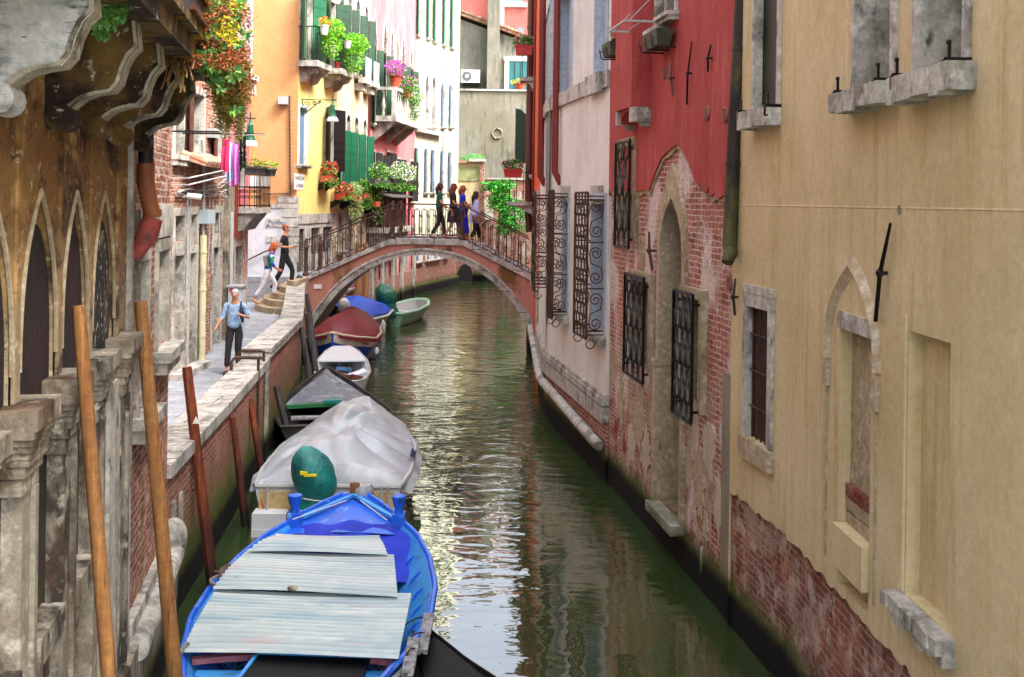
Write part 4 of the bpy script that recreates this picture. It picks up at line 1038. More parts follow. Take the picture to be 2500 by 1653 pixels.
# street sign
def textmesh(body, size, mname, loc, rot, parent=None, ext=.002, align="CENTER", name="lettering"):
    cu = bpy.data.curves.new(name, "FONT"); cu.body = body; cu.size = size; cu.extrude = ext; cu.align_x = align; cu.align_y = "CENTER"
    o = bpy.data.objects.new(name, cu); COL.objects.link(o)
    dg = bpy.context.evaluated_depsgraph_get(); me = bpy.data.meshes.new_from_object(o.evaluated_get(dg)); bpy.data.objects.remove(o)
    me.materials.clear(); me.materials.append(M[mname] if isinstance(mname, str) else mname)
    o = bpy.data.objects.new(name, me); COL.objects.link(o); o.parent = parent; o.location = loc; o.rotation_euler = rot
    return o
inkm = mat("sign_ink", "3c4048", .8)
r = rp(WY, 717, 742, 424, 463); c = WY.pt((r[0] + r[1]) / 2, (r[2] + r[3]) / 2, .01)
t = root("street_sign", "white painted street name panel on the yellow wall", "sign", c)
b = MB(); WY.wbox(b, r[0] + .02, r[1], r[2], r[3], .003, .012); part("panel", b, M["whitepaint"], t)
rz = math.atan2(WY.t.y, WY.t.x); W_ = r[1] - r[0]
for s_, dz in (("PARROCCHIA", .1), ("S.CASSIAN", -.12)):
    o = textmesh(s_, .155, inkm, WY.n * .016 + V((0, 0, dz)), (math.pi / 2, 0, rz), t, .001)
    o.scale = (min(1.0, W_ * .86 / max(o.dimensions.x, .01)), 1, 1)
r = (atY(600, 430, 33.3), atY(656, 455, 33.3)); b = MB(); b.box(r[0].x, r[1].x, 33.36, 33.385, r[1].z, r[0].z)
single("wall_plate", b, M["whitepaint"], "blank white plate on the apricot wall behind the balcony", "sign", None, (r[0].x, 33.37, r[0].z))

# ---- beige house
bei = root("house", "weathered beige house with rows of open green shutters", "house", (-7.5, 40, 0))
WB = Wall(E[1], E[2], (1, 0)); fb_ = Fac(bei, WB, M["beige"], ZB, 14.5)
L = WB.L
for i, (cu, wd) in enumerate(((.55, .5), (1.6, .5), (2.75, .55), (4.0, .5))):
    z0 = 4.75 + .0 * i
    fb_.win((cu - wd / 2, cu + wd / 2, z0, 7.35), M["dark"], M["stone"], .1, .12, .2, kind="r", spring=7.1, leaf=M["green"], ang=(152, 146), leafw=.34, leafz=(z0, 6.75))
    fb_.win((cu - wd / 2, cu + wd / 2, 8.9 - .05 * i, 11.6), M["dark"], M["stone"], .1, .1, .2, kind="r", spring=11.2, leaf=M["greendk"], ang=(150, 150), leafw=.32, leafz=(8.95, 11.1))
for cu in (.7, 2.0, 3.6):
    fb_.win((cu - .3, cu + .3, 1.2 if cu == 2.0 else 2.6, 3.8), M["darkred"], M["stone"], .1, .12, .25)
fb_.done()
b = MB(); WB.wbox(b, 0, L, ZB, 1.6, 0.001, .06); part("stone_base", b, M["brick"], bei)
b = MB(); WB.wbox(b, L - .34, L, 1.7, 8.6, .001, .02); part("brown_strip", b, M["pipebrown"], bei)
for cu in (2.75, 4.0):
    b = MB(); WB.wbox(b, cu - .45, cu + .45, 8.55, 8.75, .171, .45); WB.wbox(b, cu - .3, cu + .3, 8.3, 8.549, .001, .3); part("balcony_slab", b, M["stone"], bei)
    b = MB(); WB.wbox(b, cu - .42, cu + .42, 8.76, 9.5, .42, .44); part("screen", b, M["plastgrey"], bei)
mass(bei, [E[2], (-14, 43), (-14, 38), E[1]], ZB, 14.5, M["beige"])
# ---- pink house
pk = root("house", "dusty pink house with stone balustrade balcony and gothic windows", "house", (-7, 46, 0))
WK = Wall(E[2], E[3], (1, 0)); fk = Fac(pk, WK, M["pink"], ZB, 14)
L = WK.L
for i, cu in enumerate((.55, 2.3, 3.6, 4.7, 5.8, 7.6)):
    z0 = 7.3 if i < 2 else 7.6
    fk.win((cu - .32, cu + .32, z0, 11.6), M["pipebrown"], M["stone"], .1, .12, .2, kind="o", spring=10.2, leaf=M["greendk"], ang=(150, 150), leafw=.36, leafz=(z0, 10.2))
for cu, z0, z1 in ((.6, 4.3, 6.2), (1.9, 4.3, 6.15), (3.2, 3.9, 6.3), (5.2, 4.2, 6.1), (7.9, 4.3, 6.1)):
    fk.win((cu - .3, cu + .3, z0, z1), M["glass"], M["stone"], .09, .1, .2, leaf=M["dark"], ang=(150, 150), leafw=.35)
for cu in (.9, 2.8, 4.8, 7.0): fk.win((cu - .35, cu + .35, 1.0, 2.9), M["darkred"], M["stone"], .12, None, .25)
fk.done()
b = MB(); WK.wbox(b, 0, L, ZB, 1.2, 0.001, .06); part("stone_base", b, M["brick"], pk)
for cu in (.2, 2.0, 3.9, 5.8, 8.4):
    b = MB(); WK.wbox(b, cu - .16, cu + .16, ZB, 3.3, .061, .16); part("pilaster", b, M["stone"], pk)
mass(pk, [E[3], (-13, 51), (-13, 43), E[2]], ZB, 14, M["pink"])
# stone balcony
ub = [WK.pix(948, 280, .6)[0], WK.pix(1003, 280, .6)[0]]; u0, u1 = min(ub), max(ub); zf = WK.pix(975, 292, .6)[1]; zt = WK.pix(960, 217, .6)[1]
t = root("stone_balcony", "white stone balustrade balcony on the pink house", "balcony", WK.pt(u0, zf, 0))
b = MB(); WK.wbox(b, u0 - .1, u1 + .1, zf - .22, zf, .001, .95); part("slab", b, M["stone"], t)
for uu in (u0 + .1, (u0 + u1) / 2, u1 - .3):
    b = MB(); b.prism([WK.pt(uu, zf - .221, .001), WK.pt(uu, zf - .221, .85), WK.pt(uu, zf - .4, .7), WK.pt(uu, zf - .75, .3), WK.pt(uu, zf - 1.0, .001)], WK.t * .22); part("corbel", b, M["stone"], t)
b = MB(); WK.wbox(b, u0 - .05, u1 + .05, zt - .12, zt, .72, .92); WK.wbox(b, u0 - .05, u0 + .15, zt - .12, zt, .0, .719); part("top_rail", b, M["stone"], t)
for uu in (u0, (u0 + u1) / 2, u1):
    b = MB(); WK.wbox(b, uu - .09, uu + .09, zf, zt - .121, .74, .91); part("pier", b, M["stone"], t)
prof = [(.06, 0), (.06, .08), (.035, .12), (.085, .3), (.04, .5), (.03, .62), (.06, .68), (.06, 2)]
hh = zt - .12 - zf
for k in range(10):
    uu = u0 + (u1 - u0) * (k + .7) / 10.4
    if abs(uu - (u0 + u1) / 2) < .13: continue
    b = MB(); b.lathe(WK.pt(uu, zf, .82), [(r_, min(z_ * hh / .75, hh)) for r_, z_ in prof], 10); part("baluster", b, M["stone"], t, True)
b = MB(); b.lathe(WK.pt(u0 + .02, zf, .4), [(r_, min(z_ * hh / .75, hh)) for r_, z_ in prof], 10); part("baluster", b, M["stone"], t, True)
p = atY(*Q4(1125, 645), WK.pt(u0 + .4, 0, .8).y)
leafcluster("potted_flower", "terracotta pot of magenta blossoms on the balustrade corner", WK.pt(u0 + .25, zt, .8), (.42, .5, .34), M["leaf"], 200, .1, M["magfl"], 420, M["terra"], potr=.24, poth=.42)
leafcluster("potted_flower", "terracotta pot of pale mixed blossoms further along the balustrade", WK.pt(u0 + 1.6, zt - .25, .98), (.42, .6, .36), M["leaf"], 420, .1, M["magfl"], 130, M["terra"], droop=.35, potr=.2, poth=.26)
leafcluster("potted_flower", "trailing plant with white blossoms at the far end of the balustrade", WK.pt(u0 + 3.2, zt - .4, .98), (.4, .8, .42), M["leaf"], 420, .1, M["whfl"], 120, None, droop=.5)
# plants in troughs on the beige and pink houses
def trough(w, px0, px1, py, d, name, label, m, flm, nl, nf, spread, drop, lm=None):
    a = w.pix(px0, py, d)[0]; c = w.pix(px1, py, d)[0]; u0, u1 = min(a, c), max(a, c); z = w.pix((px0 + px1) / 2, py, d)[1]
    t = root(name, label, "planter", w.pt((u0 + u1) / 2, z, d))
    b = MB(); w.wbox(b, u0, u1, z, z + .2, d - .14, d + .14); part("trough", b, m, t)
    b = MB(); w.wbox(b, u0 - .03, u1 + .03, z - .05, z - .001, d - .16, d + .16)
    part("shelf", b, M["iron"], t)
    for uu in (u0 + .1, u1 - .1): b = MB(); b.prism([w.pt(uu, z - .051, 0), w.pt(uu, z - .051, d + .1), w.pt(uu, z - .3, 0)], w.t * .03); part("bracket", b, M["iron"], t)
    ctr = w.pt((u0 + u1) / 2, z + .2 + spread * .6, d); ex = abs(w.t.x) * (u1 - u0) / 2 + .2; ey = abs(w.t.y) * (u1 - u0) / 2 + .05
    sh = lambda p: V((p.x + (p.y - ctr.y) * (w.t.x / w.t.y), p.y, p.z))
    nl = nl * 2; nf = int(nf * 1.6)
    b = MB(); b.leaves(ctr, (.24, ey, spread), nl, .075, fn=sh)
    if drop: b.leaves(ctr - V((0, ey * .3, spread + drop * .5)) + V((.12, 0, 0)), (.2, ey, drop), nl // 2, .075, fn=sh)
    part("foliage", b, lm or M["leaf"], t)
    if flm: b = MB(); b.leaves(ctr + V((0, 0, .05)), (.26, ey, spread * .95), nf, .075, flat=1.5, fn=sh); part("blossoms", b, flm, t)
    return t
trough(WY, 793, 815, 445, .25, "window_box", "terracotta window box of red and pink blossoms at the yellow wall edge", M["terra"], M["redfl"], 260, 120, .3, .2)
trough(WB, 826, 852, 488, .3, "window_box", "row of red geraniums in a box under the green shutters", M["redplastic"], M["redfl"], 260, 200, .22, .1)
trough(WB, 852, 876, 492, .3, "window_box", "spider plant trailing low from a box under the green shutters", M["terra"], None, 700, 0, .3, .6, M["olive"] if False else leafm("foliage_pale", "8aa860", "b8cc8a", "5c8a3c"))
trough(WB, 880, 900, 486, .3, "window_box", "leafy green plants in a box at the beige house far corner", M["terra"], None, 400, 0, .35, .3)
trough(WK, 906, 945, 452, .5, "window_box", "long box of mixed green plants on the pink house", M["woodgrey"], M["whfl"], 700, 30, .42, .1)
trough(WK, 952, 1015, 452, .6, "window_box", "long box of white and pink blossoms above the timber shed roof", M["iron"], M["whfl"], 1000, 320, .48, .2)
trough(WK, 910, 935, 505, .4, "window_box", "low box of straggling plants beside the timber shed", M["terra"], M["orfl"], 300, 12, .4, .5)
# timber shed / porch on the pink house above the water
u = [WK.pix(948, 490, .8)[0], WK.pix(1000, 490, .8)[0]]; u0, u1 = min(u), max(u)
t = root("timber_porch", "dark timber porch with sloping roof under the flower boxes", "porch", WK.pt(u0, 3, 0))
b = MB(); b.prism([WK.pt(u0 - .2, 4.75, .001), WK.pt(u0 - .2, 4.5, .95), WK.pt(u0 - .2, 4.45, .95), WK.pt(u0 - .2, 4.68, .001)], WK.t * (u1 - u0 + .4)); part("roof", b, M["woodgrey"], t)
for k in range(6): b = MB(); uu = u0 + (u1 - u0) * k / 5; WK.wbox(b, uu - .04, uu + .04, 3.3, 4.46, .74, .82); part("post", b, M["darkred"], t)
b = MB(); WK.wbox(b, u0, u1, 3.3, 4.4, .55, .6); part("back_panel", b, M["darkred"], t)
b = MB(); WK.wbox(b, u0 - .1, u1 + .1, 3.1, 3.299, .0, .95); part("slab", b, M["stone"], t)
for du in (.3, 2.2, 4.0):
    b = MB(); b.prism([WK.pt(u0 + du, 3.099, .001), WK.pt(u0 + du, 3.099, .8), WK.pt(u0 + du, 2.8, .6), WK.pt(u0 + du, 2.5, .001)], WK.t * .2); part("corbel", b, M["stone"], t)
# ---- white house
wh = root("house", "chalk white far house with green shutters and brick water base", "house", (-6, 55, 0))
WW = Wall(E[3], E[4], (1, 0)); fw_ = Fac(wh, WW, M["whiteface"], 2.7, 17)
xs = [(1015, 1023), (1040, 1047), (1056, 1064), (1079, 1088), (1098, 1106)]
for i, (a, c) in enumerate(xs):
    uu = sorted((WW.pix(a, 100)[0], WW.pix(c, 100)[0])); u0, u1 = uu[0], uu[1]
    zt_ = WW.pix(a, 84 + i * 8)[1]
    for zb_, h_ in ((zt_, 2.6), (zt_ + 3.4, 2.2)): fw_.win((u0, u1, zb_, zb_ + h_), M["green"], M["stone"], .06, .1, .12, leaf=M["green"], ang=(140, 145), leafw=.2, sides=(0,))
    if i < 3: zb_ = WW.pix(a, 310)[1]; fw_.win((u0 - .05, u1 + .05, zb_, zb_ + 2.55), M["bluegrey"], M["stone"], .1, .12, .2, kind="o", spring=zb_ + 1.9, leaf=M["green"] if i == 0 else None, ang=(150, 150), leafw=.3, leafz=(zb_, zb_ + 1.8), sides=(0,))
    else: zb_ = WW.pix(a, 310)[1]; fw_.win((u0, u1, zb_, zb_ + 2.1), M["bluegrey"], M["stone"], .08, .1, .15, leaf=M["bluegrey"], ang=(140, 145), leafw=.14, sides=(0,))
    zb_ = WW.pix(a, 470)[1]; fw_.win((u0, u1, zb_, zb_ + 2.05), M["bluegrey"] if i else M["green"], M["stone"], .1, .1, .15, leaf=M["bluegrey"] if i else M["green"], ang=(140, 145), leafw=.16, sides=(0,))
fw_.done()
b = MB(); WW.wbox(b, -.02, WW.L * .52, WW.pix(1040, 322)[1] - .1, WW.pix(1040, 322)[1] + .05, .001, .3); part("balcony_slab", b, M["stone"], wh)
b = MB(); b.tube([WW.pt(4.3, 2.7, .07), WW.pt(4.3, 16, .07)], .05, 8); part("downpipe", b, M["stone"], wh)
flo = Fac(wh, WW, M["brick"], ZB, 2.62, name="brick_base")
for (a, c) in ((1013, 1028), (1040, 1053), (1058, 1072), (1081, 1091)):
    uu = sorted((WW.pix(a, 640)[0], WW.pix(c, 640)[0])); flo.win((uu[0], uu[1], 1.5, 2.35), M["bluegrey"], M["whitepaint"], .1, .1, .15)
flo.done(); b = MB(); WW.wbox(b, -.02, WW.L, 2.62, 2.70, -.2, .04); part("stone_band", b, M["stone"], wh)
b = MB(); WW.wbox(b, -.02, WW.L, ZB, .45, .001, .12); part("water_ledge", b, M["stonedark"], wh)
mass(wh, [E[4], (-6, 60), (-12, 57), (-12, 51), E[3]], ZB, 17, M["whiteface"])
# ---- back: grey house, chimney, far pink house, garden wall
gh = root("house", "weathered grey rendered house with tiled gable closing the canal", "house", (-1, 63, 0))
def q(x, y, Y): p = atY(*A1(x, y), Y); return V((p.x, Y, p.z))
b = MB(); a0 = q(375, 722, 62); b.prism([(a0.x - .3, 62, ZB), (6, 62, ZB), (6, 62, a0.z), (a0.x - .3, 62, a0.z)], (0, .4, 0)); part("terrace_wall", b, M["greywall"], gh)
b = MB(); b.box(a0.x - .35, 6, 61.9, 62.5, a0.z, a0.z + .1); part("terrace_coping", b, M["stone"], gh)
wz = a0.z; Y2 = 65
g = [q(385, 145, Y2), q(625, 235, Y2), q(725, 265, Y2), q(960, 345, Y2)]
b = MB(); b.prism([(g[0].x - 1, Y2, ZB), (g[3].x + 3, Y2, ZB), (g[3].x + 3, Y2, g[3].z - 1.0), g[3], g[2], g[1], g[0], (g[0].x - 1, Y2, g[0].z + .5)], (0, 5, 0)); part("wall", b, M["greywall"], gh)
b = MB(); dz = V((0, 0, .22)); A_ = V((g[0].x - 1, Y2 - .3, g[0].z + .55)); B2 = V((g[3].x + 3, Y2 - .3, g[3].z - .9))
b.prism([A_, B2, B2 + dz, A_ + dz], (0, 5.6, 0))
nrow = 34
for k in range(nrow):
    p0 = A_.lerp(B2, k / nrow) + dz; p1 = A_.lerp(B2, (k + .8) / nrow) + dz
    for yy in range(6): b.obox((p0 + p1) / 2 + V((0, .1 + yy * .5, .04)), (p1 - p0) / 2, (0, .22, 0), (0, 0, .05 + random.uniform(0, .02)))
part("roof", b, M["tile"], gh)
c0, c1 = q(627, 0, 64.6), q(722, 0, 64.6); b = MB(); b.box(c0.x, c1.x, 63.9, 64.99, wz - .1, c0.z + 1.2); b.box(c0.x - .15, c1.x + .15, 63.75, 65.1, c0.z + 1.2, c0.z + 1.6); part("chimney", b, M["greywall"], gh)
s0, s1 = q(790, 715, Y2), q(935, 490, Y2)
b = MB(); b.box(s0.x, s1.x, Y2 - .12, Y2 + .02, wz, s1.z); o = part("window", b, M["teal"], gh)
b = MB(); b.box(s0.x - .25, s0.x, Y2 - .14, Y2 + .02, wz, s1.z); b.box(s0.x - .3, s1.x + .2, Y2 - .16, Y2 + .02, s1.z, s1.z + .25); part("frame", b, M["whitepaint"], o)
b = MB();
for k in range(1, 3): b.box(s0.x + (s1.x - s0.x) * k / 3 - .02, s0.x + (s1.x - s0.x) * k / 3 + .02, Y2 - .15, Y2 - .12, wz, s1.z)
part("shutter_joint", b, M["greendk"], o)
r0 = q(700, 1065, 61.98); b = MB(); b.tube([(r0.x + .28 * math.cos(a / 12 * 6.283), 61.96, r0.z + .28 * math.sin(a / 12 * 6.283)) for a in range(13)], .05, 6, False); part("wall_ring", b, M["stonedark"], gh)
leafcluster("potted_flower", "small terracotta trough of yellow blossoms on the grey terrace edge", (q(880, 710, 61.95).x, 62.1, wz + .1), (.55, .15, .15), M["leaf"], 60, .14, M["yefl"], 80, M["terra"], potr=.3, poth=.3)
fp = root("house", "faded pink house rising behind the grey gable", "house", (0, 74, 0))
b = MB(); b.box(-6, 8, 72, 80, ZB, 19); part("wall", b, M["pinkfar"], fp)
for (x0, x1, y0, y1) in ((755, 900, -80, 20), (865, 910, 222, 300)):
    a, c = q(x0, y0, 71.95), q(x1, y1, 71.95); b = MB(); b.box(a.x, c.x, 71.9, 72.05, c.z, a.z); o = part("window", b, M["bluegrey"], fp); b = MB(); b.box(a.x - .3, c.x + .3, 71.8, 72.02, c.z - .3, c.z); part("sill", b, M["whitepaint"], o)
b = MB(); a, c = q(725, -10, 71), q(750, 230, 71); b.box(a.x, c.x, 71, 71.99, 10, 19.5); part("pilaster", b, M["whitepaint"], fp)
b = MB(); b.box(-6.3, 8.3, 71.7, 80.3, 19, 19.3); part("roof", b, M["tile"], fp)
# air conditioner
a, c = q(412, 562, 64.6), q(562, 665, 64.6)
t = root("air_conditioner", "white air conditioner unit on the grey wall", "air conditioner", (a.x, 64.5, c.z))
b = MB(); b.box(a.x, c.x, 64.2, 64.97, c.z, a.z); part("casing", b, M["whitepaint"], t)
fcx, fcz, fr_ = a.x + (c.x - a.x) * .32, (a.z + c.z) / 2, (a.z - c.z) * .38
b = MB(); b.lathe((fcx, 64.19, fcz), [(fr_, 0), (fr_, .02)], 24, ax=(0, -1, 0)); o = part("fan_grille", b, mat("fan_dark", "3c4448", .6), t)
b = MB(); b.lathe((fcx, 64.165, fcz), [(fr_ * .3, 0), (fr_ * .3, .02)], 16, ax=(0, -1, 0)); part("hub", b, M["whitepaint"], o)
b = MB()
for k in range(12): an = k * math.pi / 6; b.bar((fcx + fr_ * .3 * math.cos(an), 64.16, fcz + fr_ * .3 * math.sin(an)), (fcx + fr_ * math.cos(an), 64.16, fcz + fr_ * math.sin(an)), .03, .02)
part("guard", b, M["plastgrey"], o)
b = MB(); b.box(a.x + .1, c.x - .1, 64.3, 64.98, c.z - .12, c.z - .001); part("bracket", b, M["iron"], t)
# garden wall with brick pillar
gw = root("garden_wall", "low garden wall with mossy panel and brick pillar before the grey house", "wall", (-2, 60, 0))
a, c = q(362, 1300, 60), q(560, 1300, 60); b = MB(); b.box(a.x, c.x, 60, 60.4, ZB, a.z); part("wall", b, M["beige"], gw)
b = MB(); b.box(a.x, c.x, 59.95, 60.0, q(362, 1440, 60).z, q(362, 1325, 60).z); part("mossy_panel", b, mat("mossy_render", "8a8c5c", .9, [("5c6a34", ("n", 1.5, .45, .6)), ("b8b89c", ("n", 3, .5, .7))], ((20, .3),)), gw)
b = MB(); b.box(a.x - .1, c.x + .1, 59.85, 60.5, a.z, a.z + .12); part("coping", b, M["tile"], gw)
c2 = q(598, 1290, 60); b = MB(); b.box(c.x, c2.x, 59.8, 60.5, ZB, c2.z); part("brick_pillar", b, M["brickleft"], gw); b = MB(); b.box(c.x - .6, c2.x + .05, 59.7, 60.6, c2.z, c2.z + .15); part("capstone", b, M["stone"], gw)
b = MB(); b.box(a.x, c.x, 59.7, 59.99, ZB, 1.9); part("brick_base", b, M["brick"], gw)
ar = arch(a.x + .25, c.x - .3, -.9, .3, .95, "r"); b = MB(); b.prism([(x, 59.68, z) for x, z in ar], (0, .03, 0)); part("water_arch", b, M["dark"], gw)
w2 = root("boundary_wall", "low brick and plaster wall behind the ivy at the canal bend", "wall", (1, 60.6, 0))
b = MB(); b.box(c2.x, 6, 60.6, 60.9, ZB, q(600, 1430, 60.6).z); part("wall", b, M["brickold"], w2); b = MB(); b.box(c2.x, 6, 60.5, 61, q(600, 1430, 60.6).z, q(600, 1418, 60.6).z); part("coping", b, M["stone"], w2)
z_ = atY(1190, 520, 60).z
a, c = atY(1185, 512, 60.5), atY(1204, 536, 60.5); b = MB(); b.box(a.x, c.x, 60.45, 60.55, c.z, a.z); single("notice_board", b, M["whitepaint"], "small white notice plate on the brick wall left of the ivy", "sign", None, (a.x, 60.5, c.z))
iv = root("climbing_ivy", "lush bright green ivy mass tumbling over the wall by the canal bend", "plant", (.2, 59, 1))
b = MB()
a, c = atY(1205, 445, 59), atY(1275, 575, 59)
for k in range(26):
    t_ = random.random(); x = a.x + (c.x - a.x) * random.random(); z = a.z + (c.z - a.z) * t_ * .95
    if t_ > .55 and x < a.x + (c.x - a.x) * (t_ - .4): x += .5
    b.leaves((x, 59.4 + random.uniform(-.3, .3), z), (.45, .35, .35), 130, .14)
for k in range(8): b.leaves((atY(1190 + k * 6, 455, 59).x, 59.6, a.z - .3 + .2 * random.random()), (.4, .3, .3), 90, .14)
part("foliage", b, M["leafivy"], iv)
b = MB(); 
for k in range(5): x = a.x + (c.x - a.x) * (k + .5) / 5; b.tube([(x, 60, ZB), (x + random.uniform(-.2, .2), 60, 2), (x + random.uniform(-.3, .3), 59.8, a.z - .4)], .03, 5)
part("stem", b, M["woodgrey"], iv)
leafcluster("shrub", "small bush growing on top of the garden wall", (q(500, 1290, 60.2).x, 60.2, a0.z * 0 + q(500, 1290, 60.2).z + .05), (.7, .25, .22), M["leafivy"], 160, .12)
# mooring poles under the arch
for i, (x, yt, yb, Y) in enumerate(((832, 715, 765, 36.2), (875, 660, 750, 38.4), (893, 660, 748, 40.0))):
    a = atY(x, yt, Y); b = MB(); zt_ = a.z + (.5 if i == 0 else 1.0)
    b.tube([(a.x, Y, -1.0), (a.x - .02, Y, zt_ - .06), (a.x - .02, Y, zt_)], [.11, .1, .06], 10)
    single("mooring_pole", b, M["wood"], ["short brown mooring pole seen through the left of the arch", "tall brown mooring pole behind the blue tarped boat, left one", "tall brown mooring pole behind the blue tarped boat, right one"][i], "mooring pole", "mooring poles seen under the bridge", (a.x, Y, 0), True)
# ============ palace with arcade and corbels (nearest on the left) ============
pal = root("palace", "old ochre palace with pointed arcade, stone capitals and balcony corbels", "palace", (-3.2, 8, 0))
def ax(y): return -(1.516 + .172 * y)
WA = Wall((ax(2.5), 2.5), (ax(11.1), 11.1), (1, 0))
UY = lambda y: (y - 2.5) / WA.t.y
piers = [4.6, 5.5, 6.4, 7.25, 8.2]
holes = []
HZP = 10.5; wtop = UY(8.9)
outer_in = []
for i in range(4):
    a, c = UY(piers[i] + .07), UY(piers[i + 1] - .07)
    if i == 3: a, c = UY(piers[3] + .07), UY(8.1)
    holes.append(arch(a, c, 2.1, 3.5, 4.42, "p", 10)); outer_in.append((a, c))
gz = 2.1
hs = [[(p[0], p[1] if p[1] > gz else gz + .001) for p in h] for h in holes]
wl_ = [(0, gz)]
for h in hs: wl_ += [(h[0][0], gz)] + [q_ for q_ in h[2:]][::-1][:-1][0:0] + list(reversed(h[2:])) + [(h[1][0], gz)]
wl_ += [(UY(9.0), gz), (UY(9.0), HZP), (0, HZP)]
b = MB(); WA.sheet(b, wl_, [], d=0)
for h in hs:
    for k in range(2, len(h) - 1): b.quad(WA.pt(*h[k], 0), WA.pt(*h[k + 1], 0), WA.pt(*h[k + 1], -.011), WA.pt(*h[k], -.011))
part("arcade_wall", b, M["palace"], pal)
b = MB()
for (a, c), h in zip(outer_in, hs):
    i_ = arch(a + .012, c - .012, gz + .001, 3.6, 4.24, "r", 10); n = len(h)
    for k in range(1, n):
        j = (k + 1) % n
        o1, o2, i1, i2 = h[k], h[j], i_[k], i_[j]
        q_ = [WA.pt(*o1, -.01), WA.pt(*o2, -.01), WA.pt(*i2, -.022), WA.pt(*i1, -.022)]
        b.quad(*q_); b.quad(WA.pt(*i1, -.022), WA.pt(*i2, -.022), WA.pt(*i2, -.03), WA.pt(*i1, -.03))
part("arch_reveal", b, M["palace"], pal)
for h in hs:
    b = MB(); b.tube([WA.pt(q_[0], q_[1], .004) for q_ in h[2:]], .014, 6); part("arch_moulding", b, M["stonebeige"], pal, True)
# flat dark panel behind the arches, shade of the interior painted into its colour
b = MB(); WA.wbox(b, 0, UY(8.6), 1.9, 5.0, -.2, -.028); part("dark_opening_panel", b, mat("interior_shade", "0a0506", .85, [("260a0c", ("n", 1.2, .46, .62, (1, 1, .7))), ("3a2a16", ("n", 3, .62, .74)), ("3c3626", ("z", 2.2, 2.9, .5, 3, .8))], ((18, .5),)), pal)
b = MB(); pass
for i, y in enumerate(piers):
    u = UY(y); b = MB()
    hw = .1
    WA.wbox(b, u - .24, u + .24, 3.26, 3.36, -.42, .17)          # abacus
    n = 5
    for k in range(n):
        t_ = k / n; e = .16 + .07 * (k / (n - 1)) ** 1.5; WA.wbox(b, u - e - .02, u + e + .02, 3.08 + k * .036, 3.08 + (k + 1) * .036 - .0005, -.4, .03 + e * .55)
    o = part("capital", b, M["stonedark"], pal)
    b = MB(); WA.wbox(b, u - .17, u + .17, 3.02, 3.079, -.4, .1)
    WA.wbox(b, u - .155, u + .155, 2.93, 3.019, -.4, .085); part("neck", b, M["stonedark"], o)
    b = MB(); WA.wbox(b, u - hw, u + hw, .9 if i else .9, 2.929, -.4, .07); WA.wbox(b, u + hw - .04, u + hw + .02, .9, 2.929, .0, .095); part("shaft", b, M["stone"] if i in (0,) else M["stonedark"], pal)
    # slender strip rising above the capital between the arches
    b = MB(); b.prism([WA.pt(u - .05, 3.361, 0), WA.pt(u + .05, 3.361, 0), WA.pt(u + .02, 4.85, 0), WA.pt(u - .02, 4.85, 0)], WA.n * .015); part("shaft_rib", b, M["palace"], pal)
# wide stone pilaster under the last capital and low stone walls between the shafts
b = MB(); WA.wbox(b, UY(7.72), UY(8.62), .86, 3.07, -.4, .06); part("pilaster", b, M["stone"], pal)
b = MB(); WA.wbox(b, UY(8.62), UY(8.7), .86, 5.2, -.4, .04); part("corner_strip", b, M["stone"], pal)
b = MB(); WA.wbox(b, UY(7.36), UY(8.04), 3.361, 4.15, -.027, -.023); part("stained_panel", b, mat("stained_render", "6d6858", .9, [("120a08", ("n", 2.2, .42, .55, (1, 1, .6))), ("d4d0c4", ("n", 30, .58, .66, (1, 1, .5)))], ((20, .4),)), pal)
for i in range(3):
    b = MB(); WA.wbox(b, UY(piers[i] + .17), UY(piers[i + 1] - .17), 1.95, 2.099, -.42, .1); WA.wbox(b, UY(piers[i] + .17), UY(piers[i + 1] - .17), 1.7, 1.949, -.42, .02); part("ledge", b, M["stonedark"], pal)
    b = MB(); WA.wbox(b, UY(piers[i] + .17), UY(piers[i + 1] - .17), ZB, 1.699, -.42, -.02); part("brick_panel", b, M["brickleft"], pal)
b = MB(); WA.wbox(b, 0, UY(8.7), ZB, .86, -.4, .12); part("footing", b, M["stonedark"], pal)
# corbels
def corbel(y, flat=0):
    u = UY(y); s_ = .17; pr = [(0, 5.36), (.47, 5.36), (.485, 5.22), (.44, 5.17), (.41, 5.1), (.39, 5.02), (.35, 4.97), (.27, 4.955), (.2, 4.93), (.14, 4.88), (.125, 4.84), (.0, 4.84)]
    b = MB(); b.prism([WA.pt(u - s_ / 2, z, d + .001) for d, z in pr], WA.t * s_); b.m[-len(pr):] = [1] * len(pr)
    b.tube([WA.pt(u - s_ / 2 - .02, 4.82, .085), WA.pt(u + s_ / 2 + .02, 4.82, .085)], .075, 14)
    b.tube([WA.pt(u - s_ / 2 - .028, 4.82, .085), WA.pt(u + s_ / 2 + .028, 4.82, .085)], .045, 12)
    for k in range(1, len(pr) - 2):   # raised edge fillet
        (d0, z0), (d1, z1) = pr[k], pr[k + 1]
        b.bar(WA.pt(u - s_ / 2 - .004, z0 + .004, d0 - .012), WA.pt(u - s_ / 2 - .004, z1 + .004, d1 - .012), .022, .018, 1, up=WA.n)
    return b
corbe = mat("corbel_edge", "a09a88", .8, [("4a4436", ("n", 5, .5, .65)), ("c8c4b4", ("n", 9, .55, .7))], ((25, .4),))
corbm = mat("corbel_stone", "6a5226", .85, [("1c0908", ("n", 2.0, .42, .54, (1, 1, 1), .97)), ("a88428", ("n", 1.9, .55, .68, (1, 1, .5), .8)), ("c8c2b0", ("n", 12, .6, .7))], ((20, .5),))
